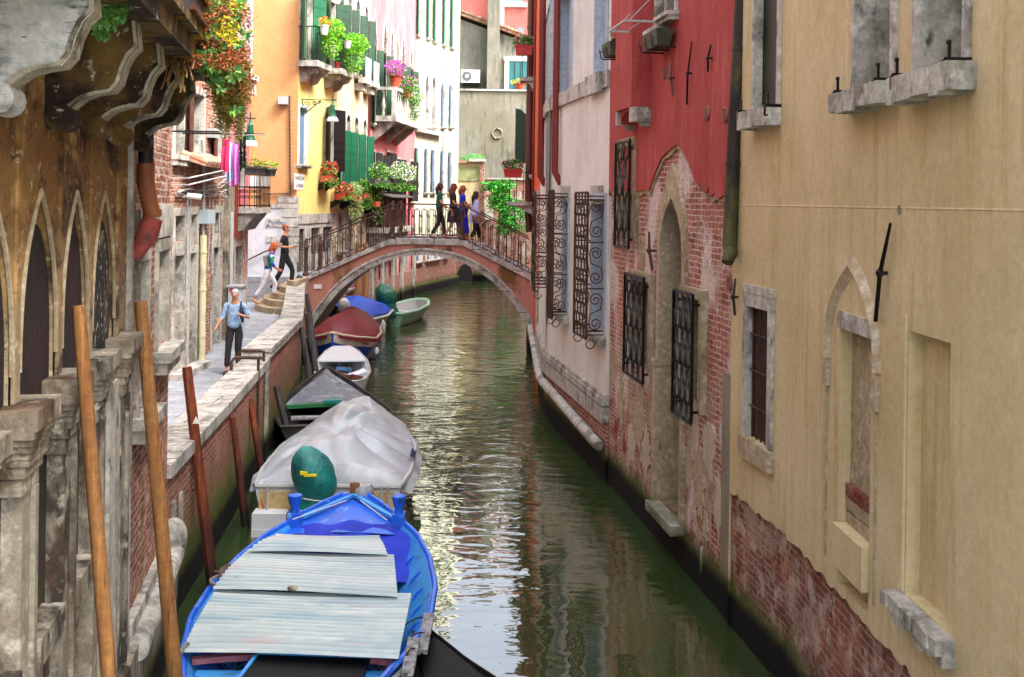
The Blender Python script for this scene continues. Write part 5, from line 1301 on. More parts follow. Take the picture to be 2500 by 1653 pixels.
veinm = mat("corbel_marble", "bcc0c0", .7, [("7a8286", ("n", 3.2, .48, .58, (.7, .7, 2.4), .8)), ("2c3236", ("n", 9, .6, .64, (.5, .5, 2.6), .9)), ("8d6f34", ("n", 1.6, .56, .72, (1, 1, .6), .6)), ("22282c", ("n", 6, .58, .63, (.5, .5, 3), .8))], ((25, .3),))
for y in (4.92, 6.1, 7.0, 7.82, 8.75):
    o = part("corbel", corbel(y), [veinm if y < 5.5 else corbm, corbe], pal, label="pale veined stone corbel" if y < 5.5 else None)
b = MB(); WA.wbox(b, 0, UY(9.15), 5.361, 5.5, 0.001, .6); WA.wbox(b, 0, UY(9.2), 5.5, 5.56, 0.001, .66); part("balcony_slab", b, corbm, pal)
# upper wall, side
b = MB(); WA.wbox(b, UY(9.0) + .001, WA.L, 5.2, HZP, -.3, 0.0); part("upper_wall", b, M["brickleft"], pal)
# brick end bay with stone framed windows
fa = Fac(pal, WA, M["brickleft"], ZB, 5.2, u0=UY(9.0), name="brick_wall")
for (yt, yb, a, c) in ((632, 1000, 9.05, 9.6), (606, 838, 10.1, 10.85)):
    z1 = WA.pix(345 if a < 10 else 400, yt)[1]; z0 = WA.pix(345 if a < 10 else 400, yb)[1]
    o = fa.win((UY(a) + .08, UY(c), z0, z1), M["stonedark"], M["stone"], .09, .2, .3)
    b = MB(); WA.wbox(b, UY(a) - .05, UY(c) + .12, z1 + .12, z1 + .42, -.01, .045); part("lintel", b, M["stone"], o)
fa.done()
b = MB(); b.tube([WA.pt(UY(8.7), .82, .1), WA.pt(UY(9.5), .82, .1), WA.pt(UY(10.3), .83, .1), WA.pt(UY(11.0), .85, .1)], .1, 12); part("torus_moulding", b, M["stone"], pal, True)
b = MB(); WA.wbox(b, UY(8.7), WA.L, ZB, .74, 0.001, .12); WA.wbox(b, UY(8.7), WA.L, .88, 1.02, 0.001, .07); part("stone_base", b, M["stone"], pal)
b = MB(); b.ball(WA.pt(WA.L - .05, .98, .08), (.14, .16, .2), 10, 8); part("worn_finial", b, M["stone"], pal, True)
# downpipe with clay elbow
tm = mat("clay_pipe", "9c5a34", .6, [("5c2c1c", ("n", 4, .5, .7)), ("c8b080", ("z", 4.13, 4.2, .01, 3, .7))], ((25, .2),))
dp = lambda x, y, Y=8.78: atY(x, y, Y)
b = MB(); b.tube([WA.pt(UY(8.85), 5.35, .1), WA.pt(UY(8.85), 4.66, .1)], .06, 12); o = part("downpipe", b, mat("dark_pipe", "1c1414", .6), pal, True)
b = MB(); b.tube([WA.pt(UY(8.85), 4.66, .1), WA.pt(UY(8.85), 4.5, .1), WA.pt(UY(8.85), 4.36, .13), WA.pt(UY(8.85), 4.22, .16)], [.07, .07, .066, .066], 14); b.lathe(WA.pt(UY(8.85), 4.24, .155), [(.074, 0), (.074, .05)], 14); part("elbow", b, tm, o, True)
b = MB(); b.tube([WA.pt(UY(8.85), 4.22, .16), WA.pt(UY(8.85), 4.08, .12), WA.pt(UY(8.85), 3.9, .02)], [.08, .085, .05], 14); part("funnel", b, mat("faded_red_paint", "b05048", .7, [("6a3c40", ("n", 5, .45, .7))]), o, True)
# end wall and back
plan = [(ax(11.1), 11.1), (-12, 11.1), (-12, 2.5), (ax(2.5), 2.5)]
mass(pal, plan, ZB, HZP, M["brickleft"])
# hanging plants on the balcony corner
hp = root("hanging_plants", "tangle of succulents and rust coloured trailers hanging off the palace balcony", "plant", WA.pt(UY(8), 5.6, .6))
def cl(mb, x, y, Y, rx, rz, n, sz, mi=0, ry=.25):
    p = atY(x, y, Y); mb.leaves(p, (rx, ry, rz), n, sz, mi)
b = MB()
rnd = random.Random(5)
def ros(c, r_, n=11):
    for j in range(n):
        a = j * 2.4; b.leaf(c + V((rnd.uniform(-.01, .01), 0, rnd.uniform(-.01, .01))), r_ * (.7 + .3 * (j % 3)), 0, d=V((math.cos(a), -.5 - .3 * (j % 2), math.sin(a) + .1)))
for k in range(330):
    x, y = rnd.uniform(410, 600), rnd.uniform(-20, 285)
    if y > 40 + (x - 410) * 1.6 or (x > 545 and rnd.random() < .55): continue
    ros(atY(x, y, 8.2 + rnd.uniform(-.35, .3)), .055)
for (x, y) in ((255, 10), (268, 22), (280, 30), (292, 38), (262, 40), (248, 66), (256, 78), (275, 52), (300, 25), (285, 12), (243, 75)):
    for q_ in range(3): ros(atY(x + rnd.uniform(-6, 6), y + rnd.uniform(-6, 6), 5.6), .045)
for k in range(40): x, y = rnd.uniform(388, 450), rnd.uniform(90, 220); ros(atY(x, y, 7.9), .03, 7)
part("succulent_rosettes", b, M["succ"], hp)
b = MB()
for k in range(150):
    x = rnd.uniform(478, 604); y = rnd.uniform(-25, 210) + (x - 480) * .45
    if x < 510 and y > 120: continue
    cl(b, x, y, 8.35 + rnd.uniform(-.3, .4), .075, .085, 50, .022, ry=.12)
for k in range(30): cl(b, rnd.uniform(588, 612), rnd.uniform(-20, 290), 8.9, .025, .09, 30, .02, ry=.06)
for (x, y, r_) in ((500, 45, .1), (540, 20, .12), (515, 90, .1), (570, 150, .09), (485, 150, .06), (530, 150, .06)): cl(b, x, y, 7.9, r_, r_, 260, .026)
part("rust_trailers", b, M["rust"], hp)
b = MB()
for k in range(130):
    x0_ = rnd.uniform(520, 604); y0_ = rnd.uniform(140, 230); L_ = rnd.uniform(70, 145) * (1 - (abs(x0_ - 566) / 62) ** 2)
    for j in range(int(L_ / 2.0)):
        p = atY(x0_ + math.sin(j * .3 + k) * 1.5, y0_ + j * 2.0, 8.4 + .3 * math.sin(k)); b.leaf(p + V((rnd.uniform(-.012, .012),) * 3), .024)
part("olive_trailers", b, M["olive"], hp)
b = MB()
for (x, y) in ((560, 62), (568, 95), (552, 85), (580, 12)): cl(b, x, y, 7.75, .05, .05, 90, .02)
part("yellow_blossoms", b, M["yefl"], hp)
b = MB(); stem = mat("dry_stem", "a07850", .8)
for k in range(34):
    x, y = rnd.uniform(400, 480), rnd.uniform(20, 90); pts = []; dx = rnd.uniform(-22, 8); L_ = rnd.uniform(60, 160)
    for j in range(7): t_ = j / 6; pts.append(atY(x + dx * t_ + 8 * math.sin(t_ * 6 + k), y + L_ * t_, 8.0 - .3 * t_))
    b.tube(pts, .006, 4)
part("stem", b, stem, hp)
# planter trough on balcony
t = root("balcony_planter", "dark weathered planter crate on the palace balcony edge", "planter", WA.pt(UY(7.2), 5.56, .5))
b = MB(); p = [atY(315, 0, 7.2), atY(405, 40, 7.2)]; WA.wbox(b, UY(6.9), UY(7.7), 5.56, 5.78, .38, .66); part("trough", b, M["woodgrey"], t)
b = MB(); WA.wbox(b, UY(6.86), UY(7.74), 5.74, 5.79, .66, .69); WA.wbox(b, UY(6.86), UY(7.74), 5.58, 5.61, .66, .69); part("rim", b, M["woodred"], t)
b = MB(); b.leaves(WA.pt(UY(7.3), 5.95, .5), (.2, .5, .15), 300, .08); part("foliage", b, M["succ"], t)

# ============ brick house set back along the quay ============
bh = root("house", "brick house along the quay with stone doorways and cables", "house", (-6.6, 19, .8))
WBk = Wall((-6.45, 10.5), (-6.70, 26.3), (1, 0))
fq = Fac(bh, WBk, M["brickleft"], .8, 10.5)
R7 = Z(400, 380, .2297); R3 = Z(440, 60, .2935)
def qr(x0, x1, yt, yb): return WBk.rect(x0, x1, yt, yb)
for (x0, x1, wt, wb_, dt) in ((424, 448, 525, 588, 622), (461, 478, 522, 598, 616), (519, 537, 518, 570, 602)):
    u = sorted((WBk.pix(x0, 600)[0], WBk.pix(x1, 600)[0])); xc = (x0 + x1) / 2
    z = [WBk.pix(xc, y)[1] for y in (wt, wb_, dt)]
    fq.win((u[0], u[1], z[1], z[0]), M["dark"], M["stone"], .12, None, .35)
    o = fq.win((u[0], u[1], .82, z[2]), M["stonebeige"] if x0 < 500 else M["darkred"], M["stone"], .12, None, .4, name="door")
    b = MB(); WBk.wbox(b, u[0] - .1, u[1] + .1, z[2] + .1, z[1] - .01, -.1, .04); part("lintel", b, M["stone"], o)
    b = MB(); WBk.wbox(b, u[0] - .2, u[1] + .2, .8, .92, .0, .3); part("doorstep", b, M["stone"], o)
for (x0, x1, yt, yb) in ((466, 496, 229, 375), (525, 541, 304, 385)):
    r = qr(x0, x1, yt, yb); fq.win(r, M["dark"], M["stone"], .1, .2, .35, leaf=M["pipebrown"], ang=(170, 120), sides=(0,), leafw=.5)
r = qr(425, 445, 229, 380); fq.win(r, M["dark"], M["stone"], .1, .2, .3)
fq.done()
b = MB(); u0 = WBk.pix(440, 420)[0]; u1 = WBk.pix(520, 420)[0]; zc = WBk.pix(480, 405)[1]
u0, u1 = min(u0, u1), max(u0, u1)
n = int((u1 - u0) / .16)
b.prism([WBk.pt(u0, zc + .2, .001), WBk.pt(u0, zc, .5), WBk.pt(u0, zc - .04, .5), WBk.pt(u0, zc + .12, .001)], WBk.t * (u1 - u0))
for k in range(n): uu = u0 + .08 + k * .16; b.tube([WBk.pt(uu, zc + .23, .01), WBk.pt(uu, zc + .03, .53)], .06, 8)
part("tiled_canopy", b, M["tile"], bh)
b = MB(); u = WBk.pix(554, 600)[0]; WBk.wbox(b, u - .35, u + .35, .8, WBk.pix(554, 445)[1], .001, .1); part("stone_pilaster", b, M["stonedark"], bh)
pipe_c = mat("pipe_cream", "c4c09c", .5, [("9a9676", ("n", 2, .5, .7))])
b = MB(); p = WBk.pix(494, 750, .1); b.tube([WBk.pt(p[0], .8, .1), WBk.pt(p[0], WBk.pix(494, 575, .1)[1], .1)], .075, 12)
for z in (1.4, 2.4, 3.2): b.lathe(WBk.pt(p[0], z, .1), [(.09, 0), (.09, .04)], 12)
part("downpipe", b, pipe_c, bh, True)
b = MB(); b.tube([WBk.pt(p[0], WBk.pix(494, 575, .1)[1] + .001, .1), WBk.pt(p[0] - .05, 5.2, .1), WBk.pt(p[0] - .2, 5.6, .1)], .035, 8); part("cable_conduit", b, M["plastgrey"], bh, True)
r = qr(482, 501, 512, 545); b = MB(); WBk.wbox(b, r[0], r[1], r[2], r[3], .001, .22)
part("meter_box", b, mat("box_blue_grey", "9fb0b8", .5), bh)
p = WBk.pix(563, 650, .1); b = MB(); b.tube([WBk.pt(p[0], .8, .1), WBk.pt(p[0], WBk.pix(563, 517, .1)[1], .1)], .06, 10); part("downpipe", b, M["plastgrey"], bh, True)
for (x, y) in ((511, 326),): r = qr(505, 518, 314, 337); b = MB(); WBk.wbox(b, r[0], r[1], r[2], r[3], .001, .16); part("alarm_box", b, M["plastgrey"], bh)
# cables
b = MB()
for k in range(7):
    u0 = WBk.pix(425, 460)[0]; u1 = WBk.pix(545, 460)[0]; z = WBk.pix(480, 470 + k * 3 - (18 if k > 3 else 0))[1]
    b.tube([WBk.pt(u0 + (u1 - u0) * j / 8, z + .06 * math.sin(j * 2 + k) * .6 + (.3 * (j / 8) ** 2 if k % 2 else 0), .06 + .02 * (k % 3)) for j in range(9)], .012, 4)
for k in range(5):
    x = (452, 459, 505, 514, 530)[k]; u = WBk.pix(x, 520)[0]; b.tube([WBk.pt(u, 2.2 + .3 * k % 1, .04), WBk.pt(u + .04, 3.6, .05), WBk.pt(u, 4.5, .05)], .014, 4)
part("cables", b, M["plastgrey"], bh); 
# security camera
u, z = WBk.pix(470, 478, .3); t = root("security_camera", "small white security camera on the brick house cables", "camera", WBk.pt(u, z, .3))
b = MB(); b.tube([WBk.pt(u, z, .2), WBk.pt(u + .02, z - .03, .48)], .06, 10); part("housing", b, M["whitepaint"], t, True); b = MB(); b.tube([WBk.pt(u + .02, z - .031, .481), WBk.pt(u + .02, z - .034, .5)], .045, 10); part("lens", b, M["dark"], t); b = MB(); b.bar(WBk.pt(u, z + .05, 0), WBk.pt(u, z + .05, .25), .03); part("arm", b, M["iron"], t)
for k in range(2):
    z = WBk.pix(480, (436, 452)[k], .4)[1]; u0 = WBk.pix(462, 440, .4)[0]; u1 = WBk.pix(545, 430, .4)[0]
    b = MB(); b.tube([WBk.pt(u0, z, .4), WBk.pt(u1, z + .25, .55)], .018, 6); b.bar(WBk.pt(u0, z, 0), WBk.pt(u0, z, .4), .02); b.bar(WBk.pt(u1, z + .25, 0), WBk.pt(u1, z + .25, .55), .02); part("clothes_rod", b, M["plastgrey"], bh)
mass(bh, [(-6.70, 26.3), (-13, 26.3), (-13, 10.5), (-6.45, 10.5)], .8, 10.5, M["brickleft"])
# pink end house with balcony
ph = root("house", "rose red house at the quay corner with iron balcony", "house", (-6.8, 27.2, 1.2))
WPk = Wall((-6.70, 26.3), (-6.74, 28.3), (1, 0)); WPe = Wall((-13, 28.3), (-6.74, 28.3), (0, 1))
fpk = Fac(ph, WPk, M["pink"], 4.2, 11); fpk.win((.6, 1.4, 4.6, 6.9), M["dark"], M["stone"], .09, None, .2); fpk.win((.6, 1.4, 7.8, 9.6), M["dark"], M["stone"], .09, .12, .2); fpk.done()
fpl = Fac(ph, WPk, M["brickold"], .8, 4.2); fpl.win((.5, 1.2, 1.3, 3.2), M["darkred"], M["stone"], .1, None, .2); fpl.done()
b = MB(); WPk.wbox(b, .02, .32, 3.4, 5.0, .001, .12); part("red_duct", b, mat("red_brown_paint", "7c2a18", .6), ph)
b = MB(); WPk.wbox(b, -.02, 2.1, 7.35, 7.5, .001, .2); WPk.wbox(b, 1.6, 2.1, 7.0, 7.349, .001, .14); part("cornice", b, M["stone"], ph)
b = MB(); WPk.wbox(b, 1.55, 1.75, 7.5, 10, .001, .1); part("downpipe", b, M["paleblue"], ph)
mass(ph, [(-6.74, 28.3), (-13, 28.3), (-13, 26.31), (-6.70, 26.31)], .8, 11, M["pink"])
t = root("iron_balcony", "small stone balcony with iron railing on the rose red corner house", "balcony", (-6.4, 27.4, 4.5))
a, c = atY(584, 506, 27.2), atY(640, 506, 27.2); zs = a.z; xo = c.x
b = MB(); b.box(-6.72, xo, 26.7, 28.2, zs - .14, zs); part("slab", b, M["stone"], t)
for yy in (26.8, 27.9):
    b = MB(); b.prism([(-6.72, yy, zs - .141), (xo - .05, yy, zs - .141), (xo - .12, yy, zs - .24), (-6.4, yy, zs - .4), (-6.5, yy, zs - .55), (-6.72, yy, zs - .6)], (0, .16, 0)); part("corbel", b, M["stone"], t)
zt = atY(610, 408, 27.2).z
b = MB()
for k in range(11): b.bar((xo - .03, 26.72 + k * .145, zs), (xo - .03, 26.72 + k * .145, zt), .018)
for k in range(6): b.bar((-6.7 + k * .12, 26.72, zs), (-6.7 + k * .12, 26.72, zt), .018)
for z in (zt, zs + .05, (zs + zt) / 2): b.bar((xo - .03, 26.7, z), (xo - .03, 28.2, z), .03); b.bar((-6.72, 26.72, z), (xo, 26.72, z), .03)
for k in range(9): spiral(b, -6.65 + k * .07, 26.7, zs + .25, .05, 1.3, 1, 10, .008); spiral(b, -6.65 + k * .07, 26.7, zs + .38, .05, 1.3, -1, 10, .008)
part("railing", b, M["iron"], t)
p = atY(625, 428, 26.6); flowerbox("flower_box", "straggly dark planter hung on the rose house balcony rail", (p.x, 26.55, p.z), .5, .24, .2, M["woodgrey"], M["olive"], M["leafbright"], 60, 20, .12, 0)
p = atY(655, 430, 26.9); flowerbox("flower_box", "second small dark planter hung on the balcony corner", (p.x, 26.9, p.z), .34, .24, .18, M["woodgrey"], M["leafbright"], None, 60, 0, .12, 0)
# street lamps
def lamp(px, py, Y, wallx, label, scroll_=True):
    p = atY(px, py, Y); s_ = Y / 2700
    t = root("street_lamp", label, "street lamp", (wallx, Y, p.z), "green street lamps on wall brackets")
    b = MB(); b.lathe((p.x, Y, p.z - .3), [(.13, 0), (.12, .04), (.09, .12), (.1, .16), (.065, .3), (.075, .36), (.035, .42), (.03, .5)], 16); part("lamp_body", b, M["green"], t, True)
    b = MB(); b.lathe((p.x, Y, p.z - .43), [(.18, 0), (.17, .06), (.13, .128)], 16); part("lamp_shade", b, mat("frosted_glass", "d8dadc", .2, (), (), trans=.2), t, True)
    b = MB(); zz = p.z + .22; b.bar((wallx, Y, zz), (p.x + .12, Y, zz), .03); b.bar((p.x, Y, zz - .02), (p.x, Y, zz + .14), .025)
    if scroll_:
        L_ = abs(p.x - wallx)
        b.tube([(wallx + .03, Y, zz - .02), (wallx + .03, Y, zz - .5), (wallx + .12, Y, zz - .42), (wallx + L_ * .4, Y, zz - .2), (wallx + L_ * .62, Y, zz - .03)], .018, 6)
        for k, (dx, dz, r_) in enumerate(((.16, -.17, .12), (.4, -.1, .07), (.55, -.08, .05), (.12, -.38, .06))): spiral(b, wallx + dx, Y, zz + dz, r_, 1.6, 1, 16, .013)
    part("bracket", b, M["greendk"], t)
lamp(812, 262, 33.7, -6.46, "green glass street lamp on a scrolled bracket at the yellow corner")
lamp(611, 312, 25.9, -6.66, "green street lamp half hidden under the hanging plants", False)
# laundry
t = root("clothesline", "thin clothesline strung between rods by the brick house", "clothesline", atY(545, 335, 20.5))
a = atY(535, 322, 20.5); c = atY(600, 322, 20.5) + V((0, 1.6, .05)); b = MB(); b.tube([a, a.lerp(c, .5) - V((0, 0, .04)), c], .008, 5); part("line", b, M["plastgrey"], t); wl = -6.6
for q_ in (a, c): b = MB(); b.bar((wl, q_.y, q_.z), q_, .03); part("rod", b, M["iron"], t)
def cloth(px0, px1, pyt, pyb, Y, m, label, seed):
    rr = random.Random(seed); b = MB(); n, mm = 12, 10; A_, B_2 = atY(px0, pyt, Y), atY(px1, pyb, Y); vs = []
    for j in range(mm + 1):
        for i in range(n + 1):
            fx, fz = i / n, j / mm
            flare = 1 + .25 * fz; x = (A_.x + B_2.x) / 2 + (fx - .5) * (B_2.x - A_.x) * flare
            y = Y + .05 * math.sin(fx * 14 + seed) * (.3 + fz) + .03 * math.sin(fz * 5 + seed)
            z = A_.z + (B_2.z - A_.z) * fz * (1 - .06 * math.sin(fx * 5 + seed)) - .02 * math.sin(fx * math.pi)
            vs.append((x, y, z))
    fs = [(j * (n + 1) + i, j * (n + 1) + i + 1, (j + 1) * (n + 1) + i + 1, (j + 1) * (n + 1) + i) for j in range(mm) for i in range(n)]
    b.add(vs, fs); b.add([(x, y + .012, z) for x, y, z in vs], [f[::-1] for f in fs])
    single("hanging_garment", b, m, label, "garment", "washing on the line", tuple(A_), True)
cloth(541, 556, 338, 415, 20.4, mat("cloth_hot_pink", "d81c5c", .85), "bright pink garment on the clothesline", 1)
cloth(552, 566, 345, 438, 20.7, mat("cloth_pale_blue", "a8b8e0", .85), "pale blue garment on the clothesline", 2)
cloth(562, 583, 346, 448, 21.0, mat("cloth_lilac", "c878c0", .85), "lilac garment hanging longest on the clothesline", 3)
cloth(584, 600, 322, 412, 21.4, mat("cloth_black_floral", "14141c", .85, [("c8b848", ("n", 22, .58, .62)), ("c8d0e0", ("n", 17, .6, .64))]), "black patterned garment at the far end of the clothesline", 4)
# utility cabinet with round red sign
a = atY(557, 697, 25.6); c = atY(590, 697, 25.6)
t = root("utility_cabinet", "pale cabinet with a red round sticker behind the walking man", "cabinet", (a.x, 25.6, .95))
b = MB(); b.box(a.x, c.x, 25.6, 25.95, .9, a.z - .04); part("body", b, mat("cabinet_grey", "b8c0c4", .6), t)
b = MB(); b.box(a.x - .03, c.x + .03, 25.56, 25.98, a.z - .039, a.z); part("top", b, M["plastgrey"], t)
b = MB(); p = atY(566, 709, 25.6); b.lathe((p.x, 25.598, p.z), [(.055, 0), (.055, .006)], 20, ax=(0, -1, 0)); part("round_sticker", b, mat("red_sticker", "c01818", .5), t)
# mooring poles
def pole(xt, yt, Y, xb, yb, wpx, m, label, group, zt=None, tri=False, n=10):
    a = atY(xt, yt, Y); c = atY(xb, yb, Y); d = (c - a); k = (a.z + 1.1) / (a.z - c.z); e = a + d * k; r_ = wpx * Y / 2700 / 2
    t = root("mooring_pole", label, "mooring pole", (e.x, Y, 0), group)
    b = MB(); f0 = a + (e - a) * .012; b.tube([e, a.lerp(e, .5), f0, a], [r_ * 1.25, r_ * 1.12, r_ * .96, r_ * .9], n); part("shaft", b, m, t, n > 9)
    if tri:
        q_ = atY(xt + 22, yt + 132, Y - r_ - .035); b = MB(); b.prism([q_ + V((-.035, 0, -.03)), q_ + V((.04, 0, -.03)), q_ + V((0, 0, .05))], (0, .012, 0)); part("triangle_mark", b, M["whitepaint"], t)
    return t
pole(192, 746, 6.1, 266, 1653, 34, M["wood"], "tan wooden mooring pole furthest left in front of the palace arches", "mooring poles by the palace")
pole(343, 736, 8.5, 427, 1653, 33, M["wood"], "tall tan mooring pole in front of the palace corner", "mooring poles by the palace", n=12)
pole(456, 896, 12.3, 516, 1408, 26, M["woodred"], "reddish mooring pole with a small white triangle by the blue boat", "red mooring poles along the quay wall", tri=True, n=8)
pole(568, 1018, 14.75, 592, 1218, 17, M["woodred"], "short reddish mooring pole roped beside the grey covered boat", "red mooring poles along the quay wall")
pole(610, 973, 16.6, 633, 1115, 16, M["woodred"], "short reddish mooring pole behind the roped one", "red mooring poles along the quay wall")
pole(674, 942, 19.4, 690, 1010, 16, M["woodgrey"], "black squared mooring post at the stern of the dark wooden boat", "dark mooring poles", n=4)
pole(735, 797, 23.3, 756, 925, 14, M["woodgrey"], "dark mooring pole nearest the white dinghy", "dark mooring poles")
pole(749, 765, 25.2, 768, 887, 14, M["woodgrey"], "dark mooring pole in the middle of the group by the bridge", "dark mooring poles")
pole(749, 717, 27.4, 764, 823, 11, M["woodgrey"], "dark mooring pole closest to the bridge", "dark mooring poles")
# ============ boats ============
def hull(rt, L, st, m_out, m_in, floor=.12, thick=.035, rim=None, rimr=.022, n=26, names=("hull", "gunwale"), stripe=None):
    """st: (t, half beam, gunwale z, bottom half beam, keel z) from stern (0) to bow (1), local +Y = bow"""
    def at(t):
        for a, c in zip(st, st[1:]):
            if a[0] <= t <= c[0]:
                k = (t - a[0]) / (c[0] - a[0]); k2 = k * k * (3 - 2 * k) * .4 + k * .6
                return [a[i] + (c[i] - a[i]) * k2 for i in range(1, 5)]
        return st[-1][1:]
    S_ = [[i / n] + list(at(i / n)) for i in range(n + 1)]
    b = MB(); ok = []
    def ringpts(t, hb, gz, bb, kz, ins):
        hb_, bb_ = max(hb - ins, .005), max(bb - ins, .003); kz_ = max(kz, floor) if ins else kz
        y = t * L
        if ins: y = min(max(y, thick), L - thick * 2)
        pts = [(-hb_, y, gz), (-(hb_ * .75 + bb_ * .25), y, gz * .74 + kz_ * .26), (-bb_, y, kz_ + .02 if ins else kz_ + .08), (0, y, kz_)]
        return [V(p) for p in pts] + [V((-p[0], p[1], p[2])) for p in pts[::-1][1:]]
    O = [ringpts(*s_, 0) for s_ in S_]; I = [ringpts(*s_, thick) for s_ in S_]
    k0 = len(b.v); vs = [p for r_ in O for p in r_] + [p for r_ in I for p in r_]; m_ = 7; off = len(O) * m_; fs = []; mi = []
    for i in range(n):
        for j in range(m_ - 1):
            a = i * m_ + j; fs.append((a, a + 1, a + 1 + m_, a + m_)); mi.append(0 if not stripe or j not in (0, 5) else 2)
            fs.append((off + a, off + a + m_, off + a + 1 + m_, off + a + 1)); mi.append(1)
        for j in (0, m_ - 1):
            a = i * m_ + j; q_ = (a, a + m_, off + a + m_, off + a); fs.append(q_ if j == 0 else q_[::-1]); mi.append(0)
    for e, rev in ((0, 0), (n, 1)):
        f = tuple(e * m_ + j for j in range(m_)); fs.append(f[::-1] if not rev else f); mi.append(0)
        f = tuple(off + e * m_ + j for j in range(m_)); fs.append(f if not rev else f[::-1]); mi.append(1)
        f = (e * m_, e * m_ + m_ - 1, off + e * m_ + m_ - 1, off + e * m_); fs.append(f); mi.append(0)
    b.v = vs; b.f = [list(f) for f in fs]; b.m = mi
    o = part(names[0], b, [m_out, m_in] + ([stripe] if stripe else []), rt, True)
    if rim:
        b = MB(); path = [V((-s_[1] - .0, s_[0] * L, s_[2] + .01)) for s_ in S_] + [V((s_[1], s_[0] * L, s_[2] + .01)) for s_ in S_[::-1]] + [V((-S_[0][1], 0, S_[0][2] + .01))]
        b.tube(path, rimr, 6, False); part(names[1], b, rim, rt, True)
    return at
def place(o, x, y, rz, z=0): o.location = (x, y, z); o.rotation_euler = (0, 0, rz)
blue = mat("boat_blue", "1c62d8", .4, [("1a4fb4", ("n", 1.5, .45, .7, (1, 1, 1), .7)), ("6aa0e0", ("n", 7, .58, .68)), ("3a3428", ("n", 11, .62, .66, (1, 1, 1), .8)), ("8fb0d8", ("n", 26, .66, .7))], ((30, .15),))
blueL = mat("boat_light_blue", "3f9ae0", .5, [("2a78d0", ("n", 3, .45, .7)), ("4a4438", ("n", 7, .6, .66))], ((30, .15),))
royal = mat("tarp_royal_blue", "1233c0", .75, [("0c2490", ("n", 2, .45, .7))], ((50, .3), (4, 1.5)))
white = mat("boat_white", "c8ccd0", .35, [("8a8c88", ("n", 3, .55, .72, (1, 1, .5), .7))], ((30, .05),))
blk = mat("boat_black", "040405", .6, [("101012", ("n", 6, .55, .7))], ((30, .1),), spec=.2)
gwood = mat("weathered_timber", "8f9296", .9, [("5a5654", ("n", 3, .45, .65, (5, 5, .6))), ("6a4a30", ("n", 5, .6, .7))], ((30, .5),))
rope = mat("rope", "8a8478", .9, (), ((80, .3),))
# --- b1: blue sandolo with corrugated sheets
t = root("rowing_boat", "bright blue open boat covered with corrugated plastic sheets in the foreground", "boat")
st1 = [(0, .66, .5, .5, -.1), (.08, .82, .48, .62, -.14), (.2, .99, .46, .72, -.16), (.35, 1.12, .45, .82, -.17), (.5, 1.13, .46, .82, -.17), (.65, 1.04, .49, .72, -.16), (.77, .88, .54, .56, -.14), (.88, .6, .61, .32, -.1), (.95, .37, .66, .15, 0), (1, .17, .7, .06, .1)]
L1 = 5.15
at1 = hull(t, L1, st1, blue, blueL, .06, .04, blue, .03)
for sg in (-1, 1):
    b = MB()
    for i in range(26): a, c = at1(i / 26), at1((i + 1) / 26); b.bar((sg * (a[0] - .0), i / 26 * L1, a[1] - .09), (sg * c[0], (i + 1) / 26 * L1, c[1] - .09), .03, .03)
    part("rubbing_strake", b, M["whitepaint"], t)
for k in range(9):
    tt = .12 + k * .085
    h = at1(tt)
    for sg in (-1, 1):
        b = MB(); y = tt * L1; r_ = .3; x0 = sg * (h[0] - .035); poly = [(x0, y, h[1] - .03)] + [(x0 - sg * r_ * math.sin(q_ / 8 * math.pi / 2) * (.75), y, h[1] - .05 - .34 + .32 * math.cos(q_ / 8 * math.pi / 2)) for q_ in range(9)] + [(sg * (h[2] - .03), y, .1)]
        b.prism(poly, (0, .03, 0)); part("rib", b, blue, t)
b = MB(); pl = []
for i in range(8):   # foredeck with dark blue cover
    tt = .80 + .19 * i / 7; h = at1(tt); pl.append((tt * L1, h[0] - .05, h[1] - .02))
for (y0, w0, z0), (y1, w1, z1) in zip(pl, pl[1:]):
    for j in range(6):
        f0, f1 = -1 + j / 3, -1 + (j + 1) / 3
        zz = lambda f, w_, z_: z_ + .05 * (1 - f * f) - .03
        b.quad((f0 * w0, y0, zz(f0, w0, z0)), (f1 * w0, y0, zz(f1, w0, z0)), (f1 * w1, y1, zz(f1, w1, z1)), (f0 * w1, y1, zz(f0, w1, z1)))
part("foredeck", b, blue, t, True)
b = MB(); rr = random.Random(3); n = 16
def tz(fx, fy): return .50 - .30 * (1 - fy) ** 1.2 + .05 * (1 - fx * fx) + .02 * math.sin(fx * 9 + fy * 7) + .015 * math.sin(fx * 4 - fy * 12) 
vs = []
for j in range(n + 1):
    fy = j / n; y = (.66 + .18 * fy) * L1; h = at1(y / L1)
    for i in range(n + 1): fx = -1 + 2 * i / n; vs.append((fx * (h[0] - .07), y, tz(fx, fy) + .06 * fy))
b.add(vs, [(j * (n + 1) + i, j * (n + 1) + i + 1, (j + 1) * (n + 1) + i + 1, (j + 1) * (n + 1) + i) for j in range(n) for i in range(n)])
part("blue_cover", b, royal, t, "full")
b = MB(); h = at1(.8)
for sg in (-1, 1): b.bar((sg * (h[0] - .1), .84 * L1, .58), (0, .985 * L1, .73), .06, .03)
part("bow_trim", b, blueL, t)
for sg in (-1, 1):
    b = MB(); h = at1(.86); x0 = sg * (h[0] - .03); y = .86 * L1
    b.prism([(x0 - .1, y - .12, h[1] - .12), (x0 + .1, y - .12, h[1] - .12), (x0 + .07, y - .12, h[1] + .1), (x0 - .07, y - .12, h[1] + .1)], (0, .2, 0)); b.lathe((x0, y - .02, h[1] + .1), [(.06, 0), (.05, .06), (.075, .12), (.085, .2), (.07, .21)], 10); part("mooring_post", b, blue, t, True)
